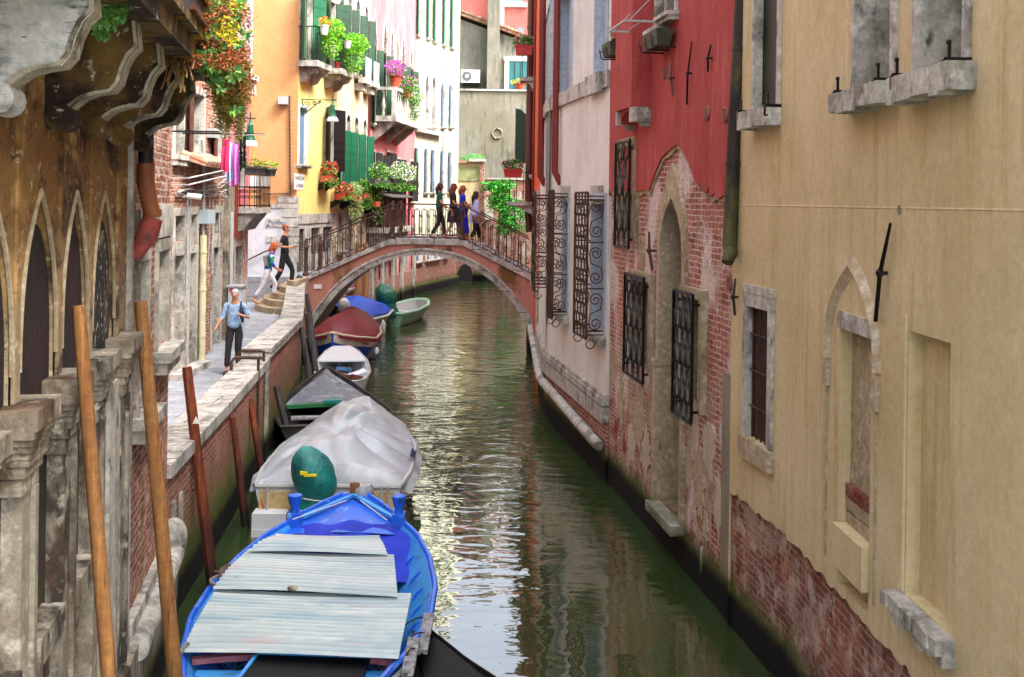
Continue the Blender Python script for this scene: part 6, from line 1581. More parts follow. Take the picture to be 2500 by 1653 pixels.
b = MB(); b.box(-.06, .06, 1.0 * L1 - .02, L1 + .05, .7, .86); part("stem_cap", b, M["wood"], t)
b = MB(); b.lathe((.08, L1 + .1, .62), [(.13, 0), (.15, .03), (.14, .16), (.12, .2)], 16); part("lantern", b, mat("lamp_plastic", "c8ccd4", .15, (), (), trans=.5), t, True)
b = MB(); b.box(-.8, .8, .5, .78, .34, .38); part("thwart", b, blueL, t)
b = MB(); 
for i in range(12): f0, f1 = -1 + i / 6, -1 + (i + 1) / 6; b.bar((f0 * .86, .98 - .13 * f0 * f0, .43), (f1 * .86, .98 - .13 * f1 * f1, .43), .07, .05)
part("stern_beam", b, mat("faded_pink_wood", "b06a70", .7), t)
b = MB(); b.prism([(-.35, .3, .47), (.62, .3, .44), (.66, .82, .44), (-.3, .82, .47)], (0, 0, .03)); part("stern_deck", b, blk, t)
b = MB(); b.bar((-.3, .84, .5), (.66, .84, .48), .03); b.bar((-.35, .3, .5), (-.3, .84, .5), .03); part("deck_trim", b, blueL, t)
b = MB(); rl = random.Random(9)
for k in range(520):
    y = rl.uniform(.9, 4.0); h = at1(y / L1); x = rl.choice((-1, 1)) * (h[2] - abs(rl.gauss(0, .14)) - .02); b.leaf(V((x, y, .085 + rl.random() * .03)), rl.uniform(.02, .06), 0, .1)
LL_ = part("leaf_litter", b, mat("dead_leaves", "5a4428", .9, [("2c2014", ("isl", .3, .7)), ("9a8458", ("isl", .85, .95))], ()), t); LL_["kind"] = "stuff"
for (x, y, z, r_) in ((-1.06, 2.6, .5, .16), (-.98, 3.1, .5, .12)):
    b = MB(); b.tube([(x + r_ * math.cos(a * .5) * .5, y + r_ * math.sin(a * .5), z + .01 * math.sin(a) + .0015 * a) for a in range(30)], .012, 5); part("rope_coil", b, rope, t, True)
place(t, -1.80, 8.62, math.radians(1.2))
boat1 = t
# corrugated sheets rest on the boat
cor_shade = mat('corrugated_groove_shade', '4c6066', .4, [('3c4a4c', ('n', 5, .5, .7, (.5, 3, 1), .8)), ('8a9c98', ('n', 2, .5, .7, (.5, 3, 1), .5))], ())  # darker groove faces: shading between the bright ridges painted into the colour
cor = mat("corrugated_plastic", "b2bebe", .3, [("7a9aa8", ("n", 1.3, .42, .66, (.6, 2.5, 1), .8)), ("b8a0a0", ("n", 1.2, .58, .68, (.5, 3, 1), .8)), ("50504a", ("n", 10, .68, .73, (.5, 2, 1), .7)), ("d8dcd4", ("n", 3, .55, .7, (.4, 3, 1), .6))], (), spec=.6)
def sheet(x0a, x1a, x0b, x1b, ya, yb, z, ang, label):
    b = MB(); n = int((yb - ya) / .0098); vs = []; m_ = 6
    for j in range(n + 1):
        f = j / n; y = ya + (yb - ya) * f; xl_ = x0a + (x0b - x0a) * f; xr_ = x1a + (x1b - x1a) * f; hz = z + .02 * math.sin(j * 2 * math.pi / 10) + .015 * math.sin(f * 5)
        for i in range(m_ + 1): fx = i / m_; x = xl_ + (xr_ - xl_) * fx; vs.append((x, y + ang * (fx - .5), hz + .012 * math.sin(fx * 4 + f * 3)))
    fs = [(j * (m_ + 1) + i, j * (m_ + 1) + i + 1, (j + 1) * (m_ + 1) + i + 1, (j + 1) * (m_ + 1) + i) for j in range(n) for i in range(m_)]
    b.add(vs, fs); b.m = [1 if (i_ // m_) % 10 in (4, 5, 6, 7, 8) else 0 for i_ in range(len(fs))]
    single("corrugated_sheet", b, [cor, cor_shade], label, "plastic sheet", "corrugated sheets on the blue boat", ((x0a + x1a) / 2, ya, z), "full")
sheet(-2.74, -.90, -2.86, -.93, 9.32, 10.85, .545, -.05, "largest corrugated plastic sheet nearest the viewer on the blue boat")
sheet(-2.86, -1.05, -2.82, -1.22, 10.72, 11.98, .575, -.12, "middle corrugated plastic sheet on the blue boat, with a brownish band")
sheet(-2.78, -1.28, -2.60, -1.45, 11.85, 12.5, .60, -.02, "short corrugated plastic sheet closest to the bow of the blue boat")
b = MB(); b.ball((-2.08, 10.75, .6), (.055, .04, .03), 8, 6); single("stone", b, M["stonedark"], "small grey stone lying on the corrugated sheets", "stone", None, (-2.08, 10.75, .6), True)
# broken fender planks and ropes
def plank(p0, p1, w_, lab):
    b = MB(); p0, p1 = V(p0), V(p1); n = 6
    for k in range(3): b.bar(p0 + V((k * .03, 0, -.004 * k)), p1 + V((k * .03, rr.uniform(-.06, .06), 0)), w_ / 3 + .004, .035 + .004 * k)
    single("fender_plank", b, gwood, lab, "plank", "weathered planks tied to the blue boat", tuple(p0))
plank(atY(1040, 1500, 10.35), atY(1022, 1590, 9.75), .1, "weathered grey plank tied to the gunwale, farther one")
plank(atY(1003, 1560, 9.75), atY(985, 1650, 9.2), .12, "weathered grey plank with pointed end, nearer one")
def ropeob(pts, r, label, m=None, group=None): b = MB(); b.tube(pts, r, 6); single("mooring_rope", b, m or rope, label, "rope", group, tuple(V(pts[0])), True)
def sag(a, c, s_, n=8): return [V(a).lerp(V(c), i / n) - V((0, 0, s_ * 4 * (i / n) * (1 - i / n))) for i in range(n + 1)]
ropeob([atY(430, 1640, 9.0), atY(440, 1590, 9.2), atY(455, 1570, 9.4), atY(475, 1575, 9.6), atY(495, 1590, 9.6)], .012, "thick grey rope from the pole over the blue boat's left gunwale")
pts = [atZ(525, 1395, .52)]
for i in range(40): a = i * .5; pts.append(atZ(560 + 24 * math.sin(a) + i * .1, 1392 + 14 * math.cos(a * 1.02) + i * .3, .53 + .0015 * i))
ropeob(pts, .013, "coiled dirty mooring rope on the blue boat's left rim", mat("rope_dirty", "5c4c40", .95))
for k, (x0, y0, x1, y1) in enumerate(((985, 1530, 1040, 1508), (990, 1568, 1035, 1545), (992, 1600, 1015, 1585))): ropeob(sag(atZ(x0, y0, .5), atZ(x1, y1, .5), -.03), .007, ["black cord lashing the far end of the planks", "black cord lashing the middle of the planks", "black cord lashing the near end of the planks"][k], M["blackiron"])
ropeob(sag(atZ(880, 1222, .75), atZ(945, 1270, .75), .0), .006, "thin white line on the right side of the blue bow", M["whitepaint"])
ropeob(sag(atZ(845, 1222, .75), atZ(715, 1268, .75), .0), .006, "thin white line on the left side of the blue bow", M["whitepaint"])
# --- b0: black boat poking in at the bottom
t = root("black_boat", "glossy black pointed boat end lying beside the blue boat at the bottom edge", "boat")
hull(t, 5.2, [(0, .55, .32, .4, -.1), (.5, .6, .3, .42, -.1), (.75, .38, .27, .25, -.1), (.9, .2, .27, .12, -.05), (.97, .13, .28, .06, 0), (1, .08, .3, .03, .1)], blk, blk, .1, .03, blk, .015)
b = MB(); b.prism([(-.3, 3.9, .25), (.3, 3.9, .25), (.1, 5.05, .26), (-.1, 5.05, .26)], (0, 0, .03)); part("deck", b, blk, t)
place(t, .98, 5.6, math.radians(20.0))
# --- b2: white launch with grey tarp
t = root("motorboat", "white motorboat under a large silver grey tarpaulin", "boat")
L2 = 4.4
st2 = [(0, .96, .58, .8, -.15), (.2, 1.04, .58, .82, -.18), (.5, 1.02, .6, .75, -.18), (.75, .82, .64, .5, -.15), (.9, .5, .68, .2, -.05), (1, .12, .72, .04, .1)]
at2 = hull(t, L2, st2, white, white, .1, .05, M["plastgrey"], .035)
tarp = mat("tarp_silver", "9ea6ac", .3, [("868e94", ("n", 1.4, .45, .7)), ("b4bcc2", ("n", 2.5, .5, .75))], ((60, .06), (4, .6)), spec=.55)
b = MB(); nx, ny = 44, 60; vs = []
px0, py0 = -.12, 1.75
for j in range(ny + 1):
    fy = j / ny; y = .30 + fy * (L2 - .2)
    h = at2(min(y / L2, 1)); w_ = h[0] + .06
    for i in range(nx + 1):
        fx = -1 + 2 * i / nx; ax_ = abs(fx)
        # peak supported by a pole; taut ridges radiate from it
        top = 1.12 - .10 * abs(y - 3.0) / 2.4
        if y < .9: top -= (.9 - y) * .42
        if y > 3.9: top -= (y - 3.9) * .15
        prof_ = (1 - max(0, (ax_ - .14 - .1 * min(y / 4, 1)) / .8) ** .95) if ax_ < .99 else 0
        edge_z = h[1] + .02
        z = edge_z + (top - edge_z) * prof_
        dx, dy = fx * w_ - px0, y - py0; r_ = math.hypot(dx, dy) + .001; an = math.atan2(dy, dx)
        z -= .16 * math.exp(-r_ / .3)
        z += .13 * (abs(math.sin(an * 4.5 + .8 * math.sin(r_ * 2))) ** .7 - .6) * math.exp(-((r_ - .95) / .8) ** 2) * (1 - ax_ ** 3)
        z += .03 * math.sin(an * 13 + 2) * math.exp(-((r_ - .5) / .4) ** 2)
        z += .03 * math.sin(y * 3.1 + fx * 2.5) * (1 - ax_) + .02 * math.sin(fx * 9 + y * 2) * ax_
        if ax_ > .93: z = edge_z - (ax_ - .93) / .07 * (.12 + .05 * math.sin(y * 6))
        x = fx * w_ + (.05 * (1 if fx > 0 else -1) * max(0, (ax_ - .9) / .1))
        if j == 0: z = min(z, h[1] + .0 - .14 * (1 - ((fx * 2.2 + .5) % 1 - .5) ** 2 * 2) * (1 if ax_ > .1 else .3))
        vs.append((x, y, z))
b.add(vs, [(j * (nx + 1) + i, j * (nx + 1) + i + 1, (j + 1) * (nx + 1) + i + 1, (j + 1) * (nx + 1) + i) for j in range(ny) for i in range(nx)])
part("tarpaulin", b, tarp, t, "full")
teal = mat("cover_teal", "12807a", .5, [("0a4a4c", ("n", 2.5, .45, .65)), ("1a8a80", ("n", 5, .55, .7))], ((8, 1.2), (40, .1)))
def wrapped(mb, c, w_, h, seed, lean=0.0, waist=.45):
    vs = []; n, m_ = 28, 22
    for j in range(m_ + 1):
        f = j / m_; z = h * f
        PR = ((0, .95), (.15, 1.02), (.3, .84), (.39, .68), (.45, .84), (.6, 1), (.76, .98), (.87, .8), (.94, .56), (1.01, .18))
        for (fa, ra), (fb2, rb) in zip(PR, PR[1:]):
            if fa <= f <= fb2: r_ = w_ * (ra + (rb - ra) * (f - fa) / (fb2 - fa)); break
        for i in range(n):
            a = 2 * math.pi * i / n; k = 1 + .11 * abs(math.sin(a * 4 + seed + f * 3)) * (1 - f * .8) + .035 * math.sin(a * 9 + f * 14) + .05 * math.sin(a * 2 + f * 6) - .05
            vs.append((c[0] + r_ * k * math.cos(a) - lean * f + .06 * math.sin(f * 3), c[1] + r_ * k * .85 * math.sin(a), c[2] + z))
    mb.add(vs, [(j * n + i, j * n + (i + 1) % n, (j + 1) * n + (i + 1) % n, (j + 1) * n + i) for j in range(m_) for i in range(n)] + [tuple(m_ * n + i for i in range(n))])
b = MB(); wrapped(b, (-.12, -.22, .1), .3, 1.06, 1, .14); o = part("wrapped_outboard", b, teal, t, "full")
b = MB(); b.tube([(-.12 + .24 * math.cos(a * .524), -.22 + .24 * math.sin(a * .524), .52 + .02 * math.sin(a)) for a in range(13)], .008, 5); part("cord", b, M["whitepaint"], o)
b = MB(); b.box(-.24, -.08, -.5, -.44, .84, .87); b.box(-.29, -.2, -.5, -.44, .86, .9); part("yellow_knot", b, M["yefl"], o)
for x_ in (-.9, .45): b = MB(); b.box(x_, x_ + .42, -.04, .12, .3, .52); part("stern_locker", b, mat("boat_cream", "b89c6a", .6), t)
b = MB(); b.box(-.94, .94, -.3, -.001, .0, .1); b.box(-.94, -.5, -.28, -.001, .1, .3); b.box(.5, .94, -.28, -.001, .1, .3); part("swim_platform", b, white, t)
for x in (-.78, .72, .8):
    b = MB(); b.tube([(x, -.1, .12), (x, -.08, .62)], .016, 8); part("stanchion", b, M["plastgrey"], t)
redc = mat("red_cord", "b01820", .6)
for x in (-.9, -.4, -.05, .85):
    b = MB(); b.tube([(x, .28, .52), (x + .04, -.05, .4), (x + .12, -.05, .15)], .008, 5); part("cord", b, redc, t)
b = MB(); b.quad((1.0, 1.2, .72), (1.06, 1.3, .66), (1.06, 1.75, .66), (1.0, 1.65, .74)); part("clear_patch", b, mat("navy_patch", "1a2450", .4), t)
place(t, -2.38, 14.62, math.radians(1.5))
# --- b3: dark wooden boat
t = root("wooden_boat", "dark weathered wooden boat with grey foredeck behind the covered motorboat", "boat")
L3 = 3.9
dk = mat("boat_dark_wood", "16120f", .6, [("3a342e", ("n", 5, .5, .7))], ((30, .3),))
at3 = hull(t, L3, [(0, .95, .45, .7, -.1), (.3, 1.08, .45, .8, -.1), (.55, .92, .47, .6, -.1), (.8, .55, .62, .3, 0), (1, .06, .85, .03, .3)], dk, dk, .08, .05, dk, .03)
b = MB(); pl = [(tt * L3, at3(tt)[0] - .08, at3(tt)[1]) for tt in (.5, .6, .7, .8, .9, .97)]
for (y0, w0, z0), (y1, w1, z1) in zip(pl, pl[1:]):
    for j in range(6): f0, f1 = -1 + j / 3, -1 + (j + 1) / 3; zz = lambda f, z_: z_ + .06 * (1 - f * f) - .01; b.quad((f0 * w0, y0, zz(f0, z0)), (f1 * w0, y0, zz(f1, z0)), (f1 * w1, y1, zz(f1, z1)), (f0 * w1, y1, zz(f0, z1)))
part("foredeck", b, mat("deck_grey", "5c6068", .6, [("8a9098", ("n", 3, .5, .7)), ("24262a", ("n", 5, .58, .7))], ((25, .3),)), t, True)
for tt in (.08, .2, .32, .44):
    for sg in (-1, 1): h = at3(tt); b = MB(); b.prism([(sg * (h[0] - .05), tt * L3, h[1] - .03), (sg * (h[0] - .35), tt * L3, .12), (sg * (h[2] - .02), tt * L3, .1)], (0, .05, 0)); part("rib", b, dk, t)
b = MB()
for i in range(8): f0, f1 = -1 + i / 4, -1 + (i + 1) / 4; b.bar((f0 * .84, .5 * L3 - .14 * f0 * f0 - .05, .47), (f1 * .84, .5 * L3 - .14 * f1 * f1 - .05, .47), .09, .07)
part("cross_beam", b, mat("beam_green", "1f6a3a", .6), t)
b = MB(); b.box(-.12, .2, .5 * L3 - .12, .5 * L3 + .05, .5, .56); part("green_strap", b, teal, t)
b = MB(); b.box(-.75, .75, 1.2, 1.4, .33, .37); part("thwart", b, gwood, t)
place(t, -3.0, 19.2, math.radians(12))
ropeob(sag(atZ(790, 908, .9), atZ(870, 955, .5), .02), .012, "pale rope along the right of the dark boat's bow")
ropeob(sag(atZ(790, 908, .9), atZ(742, 935, .6), .02), .012, "pale rope along the left of the dark boat's bow")
# --- b4: white dinghy full of debris
t = root("dinghy", "small white dinghy filled with broken boxes and scraps", "boat")
L4 = 4.3
at4 = hull(t, L4, [(0, .32, .42, .2, -.1), (.06, .5, .42, .4, -.12), (.3, .63, .43, .5, -.13), (.6, .6, .48, .42, -.12), (.85, .42, .56, .22, -.05), (1, .22, .6, .1, .05)], white, white, .08, .05, M["plastgrey"], .03)
b = MB(); pl = [(tt * L4, at4(tt)[0] - .03, at4(tt)[1] + .01) for tt in (.58, .7, .8, .9, .99)]
for (y0, w0, z0), (y1, w1, z1) in zip(pl, pl[1:]): b.prism([(-w0, y0, z0), (w0, y0, z0), (w1, y1, z1), (-w1, y1, z1)], (0, 0, .03))
part("foredeck", b, white, t); place(t, -3.62, 24.0, math.radians(9))
rd = random.Random(8); cols = ["b8743a", "c8ccd4", "4a7ca8", "8a4a2c", "d0d4dc", "6a3024", "c09058", "9aa0a8"]
labs = ["tan curled scrap", "white box scrap", "blue box scrap", "brown board scrap", "second white panel scrap", "dark red scrap", "long ochre plank scrap", "grey panel scrap"]
for k in range(8):
    x, y = -3.78 + rd.uniform(-.35, .35), 24.9 + rd.uniform(-.6, .9); b = MB(); a = rd.uniform(0, 3.1); u_ = V((math.cos(a), math.sin(a), rd.uniform(-.3, .3))).normalized(); v_ = V((-math.sin(a), math.cos(a), rd.uniform(-.2, .5))).normalized(); w_ = u_.cross(v_)
    b.obox((x, y, .34 + rd.uniform(0, .1)), u_ * rd.uniform(.12, .26), v_ * rd.uniform(.08, .16), w_ * rd.uniform(.02, .07)); b.obox((x + .04, y + .05, .3), u_ * .1, v_ * .12, w_ * .05)
    single("scrap", b, mat("scrap_%d" % k, cols[k], .7, [("4a3a2c", ("n", 6, .56, .7))], ((20, .3),)), labs[k] + " lying in the white dinghy", "scrap", "scraps in the dinghy", (x, y, .34))
# --- b5: red covered boat
t = root("motorboat", "blue and cream boat with a dark red cover facing the viewer", "boat")
navy = mat("boat_navy", "123a9a", .35, [("0c2a70", ("n", 2, .45, .7))], ((30, .05),)); creamp = mat("boat_cream_paint", "b8ac98", .45)
st5 = [(0, .8, .65, .6, -.15), (.4, .98, .64, .7, -.2), (.65, .98, .64, .6, -.2), (.85, .62, .76, .3, -.15), (.95, .28, .86, .1, -.05), (1, .03, .95, .02, .05)]
at5 = hull(t, 4.2, st5, navy, creamp, .1, .05, creamp, .035, stripe=creamp)
redt = mat("cover_crimson", "6a1020", .5, [("4a0a16", ("n", 2, .45, .7)), ("8a2c40", ("n", 3, .6, .75))], ((50, .1), (5, .8)), spec=.5)
b = MB(); vs = []; nx, ny = 20, 26
for j in range(ny + 1):
    tt = j / ny * .985; h = at5(tt); w_ = h[0] + .05
    for i in range(nx + 1):
        fx = -1 + 2 * i / nx; top = 1.12 - .0 * tt - .25 * max(0, tt - .45) / .55; top += .12; z = h[1] + (top - h[1]) * (1 - abs(fx) ** 1.5) * (1 - max(0, (tt - .9) / .1) * .75) + .012 * math.sin(fx * 10 + tt * 8)
        if abs(fx) > .93: z = h[1] - .1
        vs.append((fx * w_, tt * 4.2, z))
b.add(vs, [(j * (nx + 1) + i, j * (nx + 1) + i + 1, (j + 1) * (nx + 1) + i + 1, (j + 1) * (nx + 1) + i) for j in range(ny) for i in range(nx)]); part("cover", b, redt, t, "full")
b = MB(); b.ball((0, -.12, .95), (.17, .2, .2), 12, 8); b.box(-.08, .08, -.2, -.02, -.1, .85); part("outboard_motor", b, white, t, True)
for sg in (-1, 1):
    for k in range(3):
        b = MB(); tt = .80 - k * .025; h = at5(tt); x = sg * (h[0] * .97 + .012); b.bar((x, tt * 4.2, h[1] - .10), (x + sg * .01, tt * 4.2, h[1] - .19), .045, .02); part("registration_mark", b, mat("mark_red", "8a1a20", .5), t)
b = MB(); b.ball((-.98, 2.7, .3), (.07, .07, .1), 8, 6); part("fender", b, M["whitepaint"], t, True)
place(t, -4.62, 32.5, math.radians(180 + 1))
# --- b6: blue dome tarp boat beyond the bridge
t = root("motorboat", "small white motorboat with a domed royal blue tarp beyond the bridge", "boat")
at6 = hull(t, 3.6, [(0, .98, .5, .8, -.15), (.4, 1.05, .52, .8, -.15), (.75, .75, .56, .4, -.1), (1, .1, .62, .04, .1)], mat("boat_grubby", "8c8a6c", .5, [("5c5a44", ("n", 3, .5, .7))]), white, .1, .05, white, .045)
tb = mat("tarp_blue", "1648b8", .6, [("0e3490", ("n", 2, .45, .7))], ((5, .8),))
b = MB(); vs = []; nx, ny = 22, 22
for j in range(ny + 1):
    tt = .06 + j / ny * .92; h = at6(tt)
    for i in range(nx + 1):
        fx = -1 + 2 * i / nx; z = h[1] + .03 + .58 * 1.1 * math.cos(fx * 1.5) ** .8 * math.sin(math.pi * min(.5 + (1 - tt) * .1, 1)) * (1 - max(0, tt - .35) * 1.35) * (.55 + .45 * min(1, tt * 4)) + .012 * math.sin(fx * 12)
        vs.append((fx * (h[0] - .03), tt * 3.6, z))
b.add(vs, [(j * (nx + 1) + i, j * (nx + 1) + i + 1, (j + 1) * (nx + 1) + i + 1, (j + 1) * (nx + 1) + i) for j in range(ny) for i in range(nx)]); part("tarpaulin", b, tb, t, "full")
b = MB(); b.ball((.2, -.1, .95), (.2, .17, .26), 12, 8); b.box(.1, .3, -.18, -.02, -.1, .8); part("outboard_motor", b, white, t, True)
for (x, y) in ((1.07, .1), (1.1, 1.0), (.4, -.08)):
    b = MB(); b.lathe((x, y, -.05), [(.02, 0), (.085, .08), (.09, .35), (.05, .42), (.015, .5)], 10); part("fender", b, M["whitepaint"], t, True)
place(t, -5.5, 35.6, math.radians(-16))
# --- b7: pale green boat with wrapped motor
t = root("motorboat", "pale green and white open boat with a green wrapped outboard motor", "boat")
at7 = hull(t, 4.0, [(0, .66, .45, .5, -.15), (.3, .78, .46, .55, -.15), (.7, .66, .5, .4, -.1), (.9, .42, .56, .2, 0), (1, .2, .6, .1, .1)], mat("boat_pale_green", "7fae90", .45, [("5c8a70", ("n", 3, .5, .7))]), mat("boat_inner_grey", "a0a29e", .5), .1, .08, mat("boat_rim_green", "9cc8b0", .4), .05)
b = MB(); wrapped(b, (.05, .1, .3), .4, 1.15, 3, .15); o = part("wrapped_outboard", b, mat("plastic_green", "0c6a50", .3, [("063a30", ("n", 5, .45, .65)), ("4ab090", ("n", 8, .62, .72))], ((9, 2.5),)), t, "full")
b = MB(); b.tube([(.05 + .36 * math.cos(a * .524), .1 + .31 * math.sin(a * .524), .75) for a in range(13)], .012, 5); part("cord", b, teal, o)
b = MB(); b.box(-.5, .5, 1.6, 1.85, .34, .38); part("thwart", b, white, t)
place(t, -4.35, 38.2, math.radians(-14))
# ============ people ============
def skinobj(name, nodes, edges, m, parent, rootn=0, sub=2, label=None):
    """nodes: list of (co, rx, ry)"""
    me = bpy.data.meshes.new(name); me.from_pydata([tuple(n[0]) for n in nodes], edges, [])
    o = bpy.data.objects.new(name, me); COL.objects.link(o)
    md = o.modifiers.new("skin", "SKIN"); md.branch_smoothing = .4; md.use_smooth_shade = True
    for i, n in enumerate(nodes): me.skin_vertices[0].data[i].radius = (n[1], n[2] if len(n) > 2 else n[1])
    for i in range(len(nodes)): me.skin_vertices[0].data[i].use_root = (i == rootn)
    s2 = o.modifiers.new("sub", "SUBSURF"); s2.levels = sub; s2.render_levels = sub
    dg = bpy.context.evaluated_depsgraph_get(); m2 = bpy.data.meshes.new_from_object(o.evaluated_get(dg)); bpy.data.objects.remove(o)
    m2.materials.clear(); m2.materials.append(m); m2.polygons.foreach_set("use_smooth", [True] * len(m2.polygons))
    o = bpy.data.objects.new(name, m2); COL.objects.link(o); o.parent = parent
    if label: o["label"] = label
    return o
skin = mat("skin", "b07a5c", .55, [("a86a50", ("n", 6, .5, .75, (1, 1, 1), .5))], ())
def person(label, loc, rz, H, J, top, topm, legm, hairm, hair, shoem, sleeve=.5, skirt=None, shorts=0, bag=None, group=None, chestw=.15, sole=None):
    """J: joint overrides, +Y = facing, for a 1.75 m figure"""
    k = H / 1.75
    D = dict(pel=(0, 0, .95), wai=(0, .0, 1.08), che=(0, 0, 1.27), nb=(0, -.005, 1.44), nk=(0, .01, 1.5), hd=(0, .03, 1.62), tp=(0, .02, 1.70),
             sl=(-.17, 0, 1.41), el=(-.23, -.02, 1.14), wl=(-.24, .05, .9), hl=(-.24, .07, .82), sr=(.17, 0, 1.41), er=(.23, -.02, 1.14), wr=(.24, .05, .9), hr=(.24, .07, .82),
             pl=(-.09, 0, .9), kl=(-.1, .02, .5), al=(-.1, -.03, .09), tl=(-.1, .13, .035), pr=(.09, 0, .9), kr=(.1, .02, .5), ar=(.1, -.03, .09), tr=(.1, .13, .035))
    D.update(J); D = {a: V(b_) * k for a, b_ in D.items()}
    t = root("person", label, "person", (0, 0, 0), group)
    N = []; Eg = []; ix = {}
    def nd(key, co, rx, ry=None): ix[key] = len(N); N.append((co, rx * k, (ry or rx) * k)); return ix[key]
    def lk(a, b_): Eg.append((ix[a], ix[b_]))
    nd("pel", D["pel"], .13, .1); nd("wai", D["wai"], .115, .085); nd("che", D["che"], .135, .095); nd("nb", D["nb"], .075, .065); nd("nk", D["nk"], .05, .052)
    nd("jaw", D["nk"].lerp(D["hd"], .55) + V((0, .015, 0)) * k, .068, .074); nd("hd", D["hd"], .09, .106); nd("tp", D["tp"], .062, .074)
    for a, b_ in (("pel", "wai"), ("wai", "che"), ("che", "nb"), ("nb", "nk"), ("nk", "jaw"), ("jaw", "hd"), ("hd", "tp")): lk(a, b_)
    fdir = (D["hd"] - D["nk"]); fw = V((0, 1, 0)) if "face" not in J else V(J["face"]).normalized(); sd_ = fw.cross(V((0, 0, 1))).normalized()
    nd("nose", D["hd"] + fw * .104 * k + V((0, 0, -.02 * k)), .012); lk("hd", "nose")
    for s_ in ("l", "r"):
        nd("s" + s_, D["s" + s_], .055); nd("u" + s_, D["s" + s_].lerp(D["e" + s_], .3), .048); nd("e" + s_, D["e" + s_], .036); nd("f" + s_, D["e" + s_].lerp(D["w" + s_], .35), .037); nd("w" + s_, D["w" + s_], .024, .02); nd("h" + s_, D["w" + s_].lerp(D["h" + s_], .7), .034, .017)
        for a, b_ in (("nb", "s" + s_), ("s" + s_, "u" + s_), ("u" + s_, "e" + s_), ("e" + s_, "f" + s_), ("f" + s_, "w" + s_), ("w" + s_, "h" + s_)): lk(a, b_)
        hd_ = (D["h" + s_] - D["w" + s_]).normalized(); sidev = hd_.cross(V((1, 0, 0))).normalized() if abs(hd_.x) < .8 else V((0, 1, 0)); curl = hd_.cross(sidev) * (1 if s_ == "l" else -1)
        base = D["w" + s_].lerp(D["h" + s_], .9)
        for q_, ln in enumerate((.07, .078, .073, .058)):
            p0 = base + sidev * (q_ - 1.5) * .019 * k; nd("a%d%s" % (q_, s_), p0 + hd_ * ln * .5 * k, .009); nd("b%d%s" % (q_, s_), p0 + hd_ * ln * k * .95 + curl * .018 * k, .0075); lk("h" + s_, "a%d%s" % (q_, s_)); lk("a%d%s" % (q_, s_), "b%d%s" % (q_, s_))
        p0 = D["w" + s_].lerp(D["h" + s_], .45); nd("t1" + s_, p0 + sidev * .042 * k + hd_ * .02 * k, .011); nd("t2" + s_, p0 + sidev * .055 * k + hd_ * .05 * k, .009); lk("h" + s_, "t1" + s_); lk("t1" + s_, "t2" + s_)
        nd("p" + s_, D["p" + s_], .082); nd("q" + s_, D["p" + s_].lerp(D["k" + s_], .4), .075); nd("k" + s_, D["k" + s_], .053); nd("c" + s_, D["k" + s_].lerp(D["a" + s_], .3), .052); nd("x" + s_, D["a" + s_], .034); nd("y" + s_, D["t" + s_], .03, .022)
        for a, b_ in (("pel", "p" + s_), ("p" + s_, "q" + s_), ("q" + s_, "k" + s_), ("k" + s_, "c" + s_), ("c" + s_, "x" + s_), ("x" + s_, "y" + s_)): lk(a, b_)
    skinobj("body", N, Eg, skin, t, 0)
    # shirt
    N = []; Eg = []; ix = {}; g = .014
    nd("pel", D["pel"] - V((0, 0, .05 * k)), .16 + g, .125 + g); nd("wai", D["wai"], .125 + g, .098 + g); nd("che", D["che"], chestw + g, .105 + g); nd("nb", D["nb"] - V((0, 0, .012)), .075 + g, .07)
    lk("pel", "wai"); lk("wai", "che"); lk("che", "nb")
    for s_ in ("l", "r"):
        nd("s" + s_, D["s" + s_], .066); e_ = D["s" + s_].lerp(D["e" + s_], min(1, sleeve * 2)); nd("u" + s_, D["s" + s_].lerp(e_, .5), .062); nd("e" + s_, e_, .056); lk("nb", "s" + s_); lk("s" + s_, "u" + s_); lk("u" + s_, "e" + s_)
        if sleeve > .5: nd("f" + s_, D["e" + s_].lerp(D["w" + s_], (sleeve - .5) * 2), .046); lk("e" + s_, "f" + s_)
    skinobj(top, N, Eg, topm, t, 0)
    # trousers or skirt
    if skirt:
        b = MB(); zt = D["wai"].z; zb = skirt * k; n = 20; vs = []; mid = (D["kl"] + D["kr"]) / 2
        for j in range(9):
            f = j / 8; z = zt + (zb - zt) * f; cx_ = D["pel"].x * (1 - f) + mid.x * f; cy = D["pel"].y * (1 - f) + mid.y * f
            spread = abs(D["kl"].y - D["kr"].y) * .5 * f
            for i in range(n): a = 2 * math.pi * i / n; rr_ = 1 + .05 * math.sin(a * 6) * f; vs.append((cx_ + (.135 + .05 * f) * k * rr_ * math.cos(a), cy + ((.12 + .04 * f) * k + spread) * rr_ * math.sin(a), z))
        b.add(vs, [(j * n + i, (j + 1) * n + i, (j + 1) * n + (i + 1) % n, j * n + (i + 1) % n) for j in range(8) for i in range(n)] + [tuple(range(n))[::-1]])
        part("skirt", b, legm, t, "full")
    else:
        N = []; Eg = []; ix = {}
        nd("wai", D["wai"] + V((0, 0, .02 * k)), .13, .105); nd("pel", D["pel"], .145, .118); lk("wai", "pel")
        for s_ in ("l", "r"):
            nd("p" + s_, D["p" + s_], .095); nd("q" + s_, D["p" + s_].lerp(D["k" + s_], .45), .09); nd("k" + s_, D["k" + s_], .07); nd("x" + s_, D["k" + s_].lerp(D["a" + s_], .88 - shorts), .062); lk("pel", "p" + s_); lk("p" + s_, "q" + s_); lk("q" + s_, "k" + s_); lk("k" + s_, "x" + s_)
        skinobj("trousers", N, Eg, legm, t, 1)
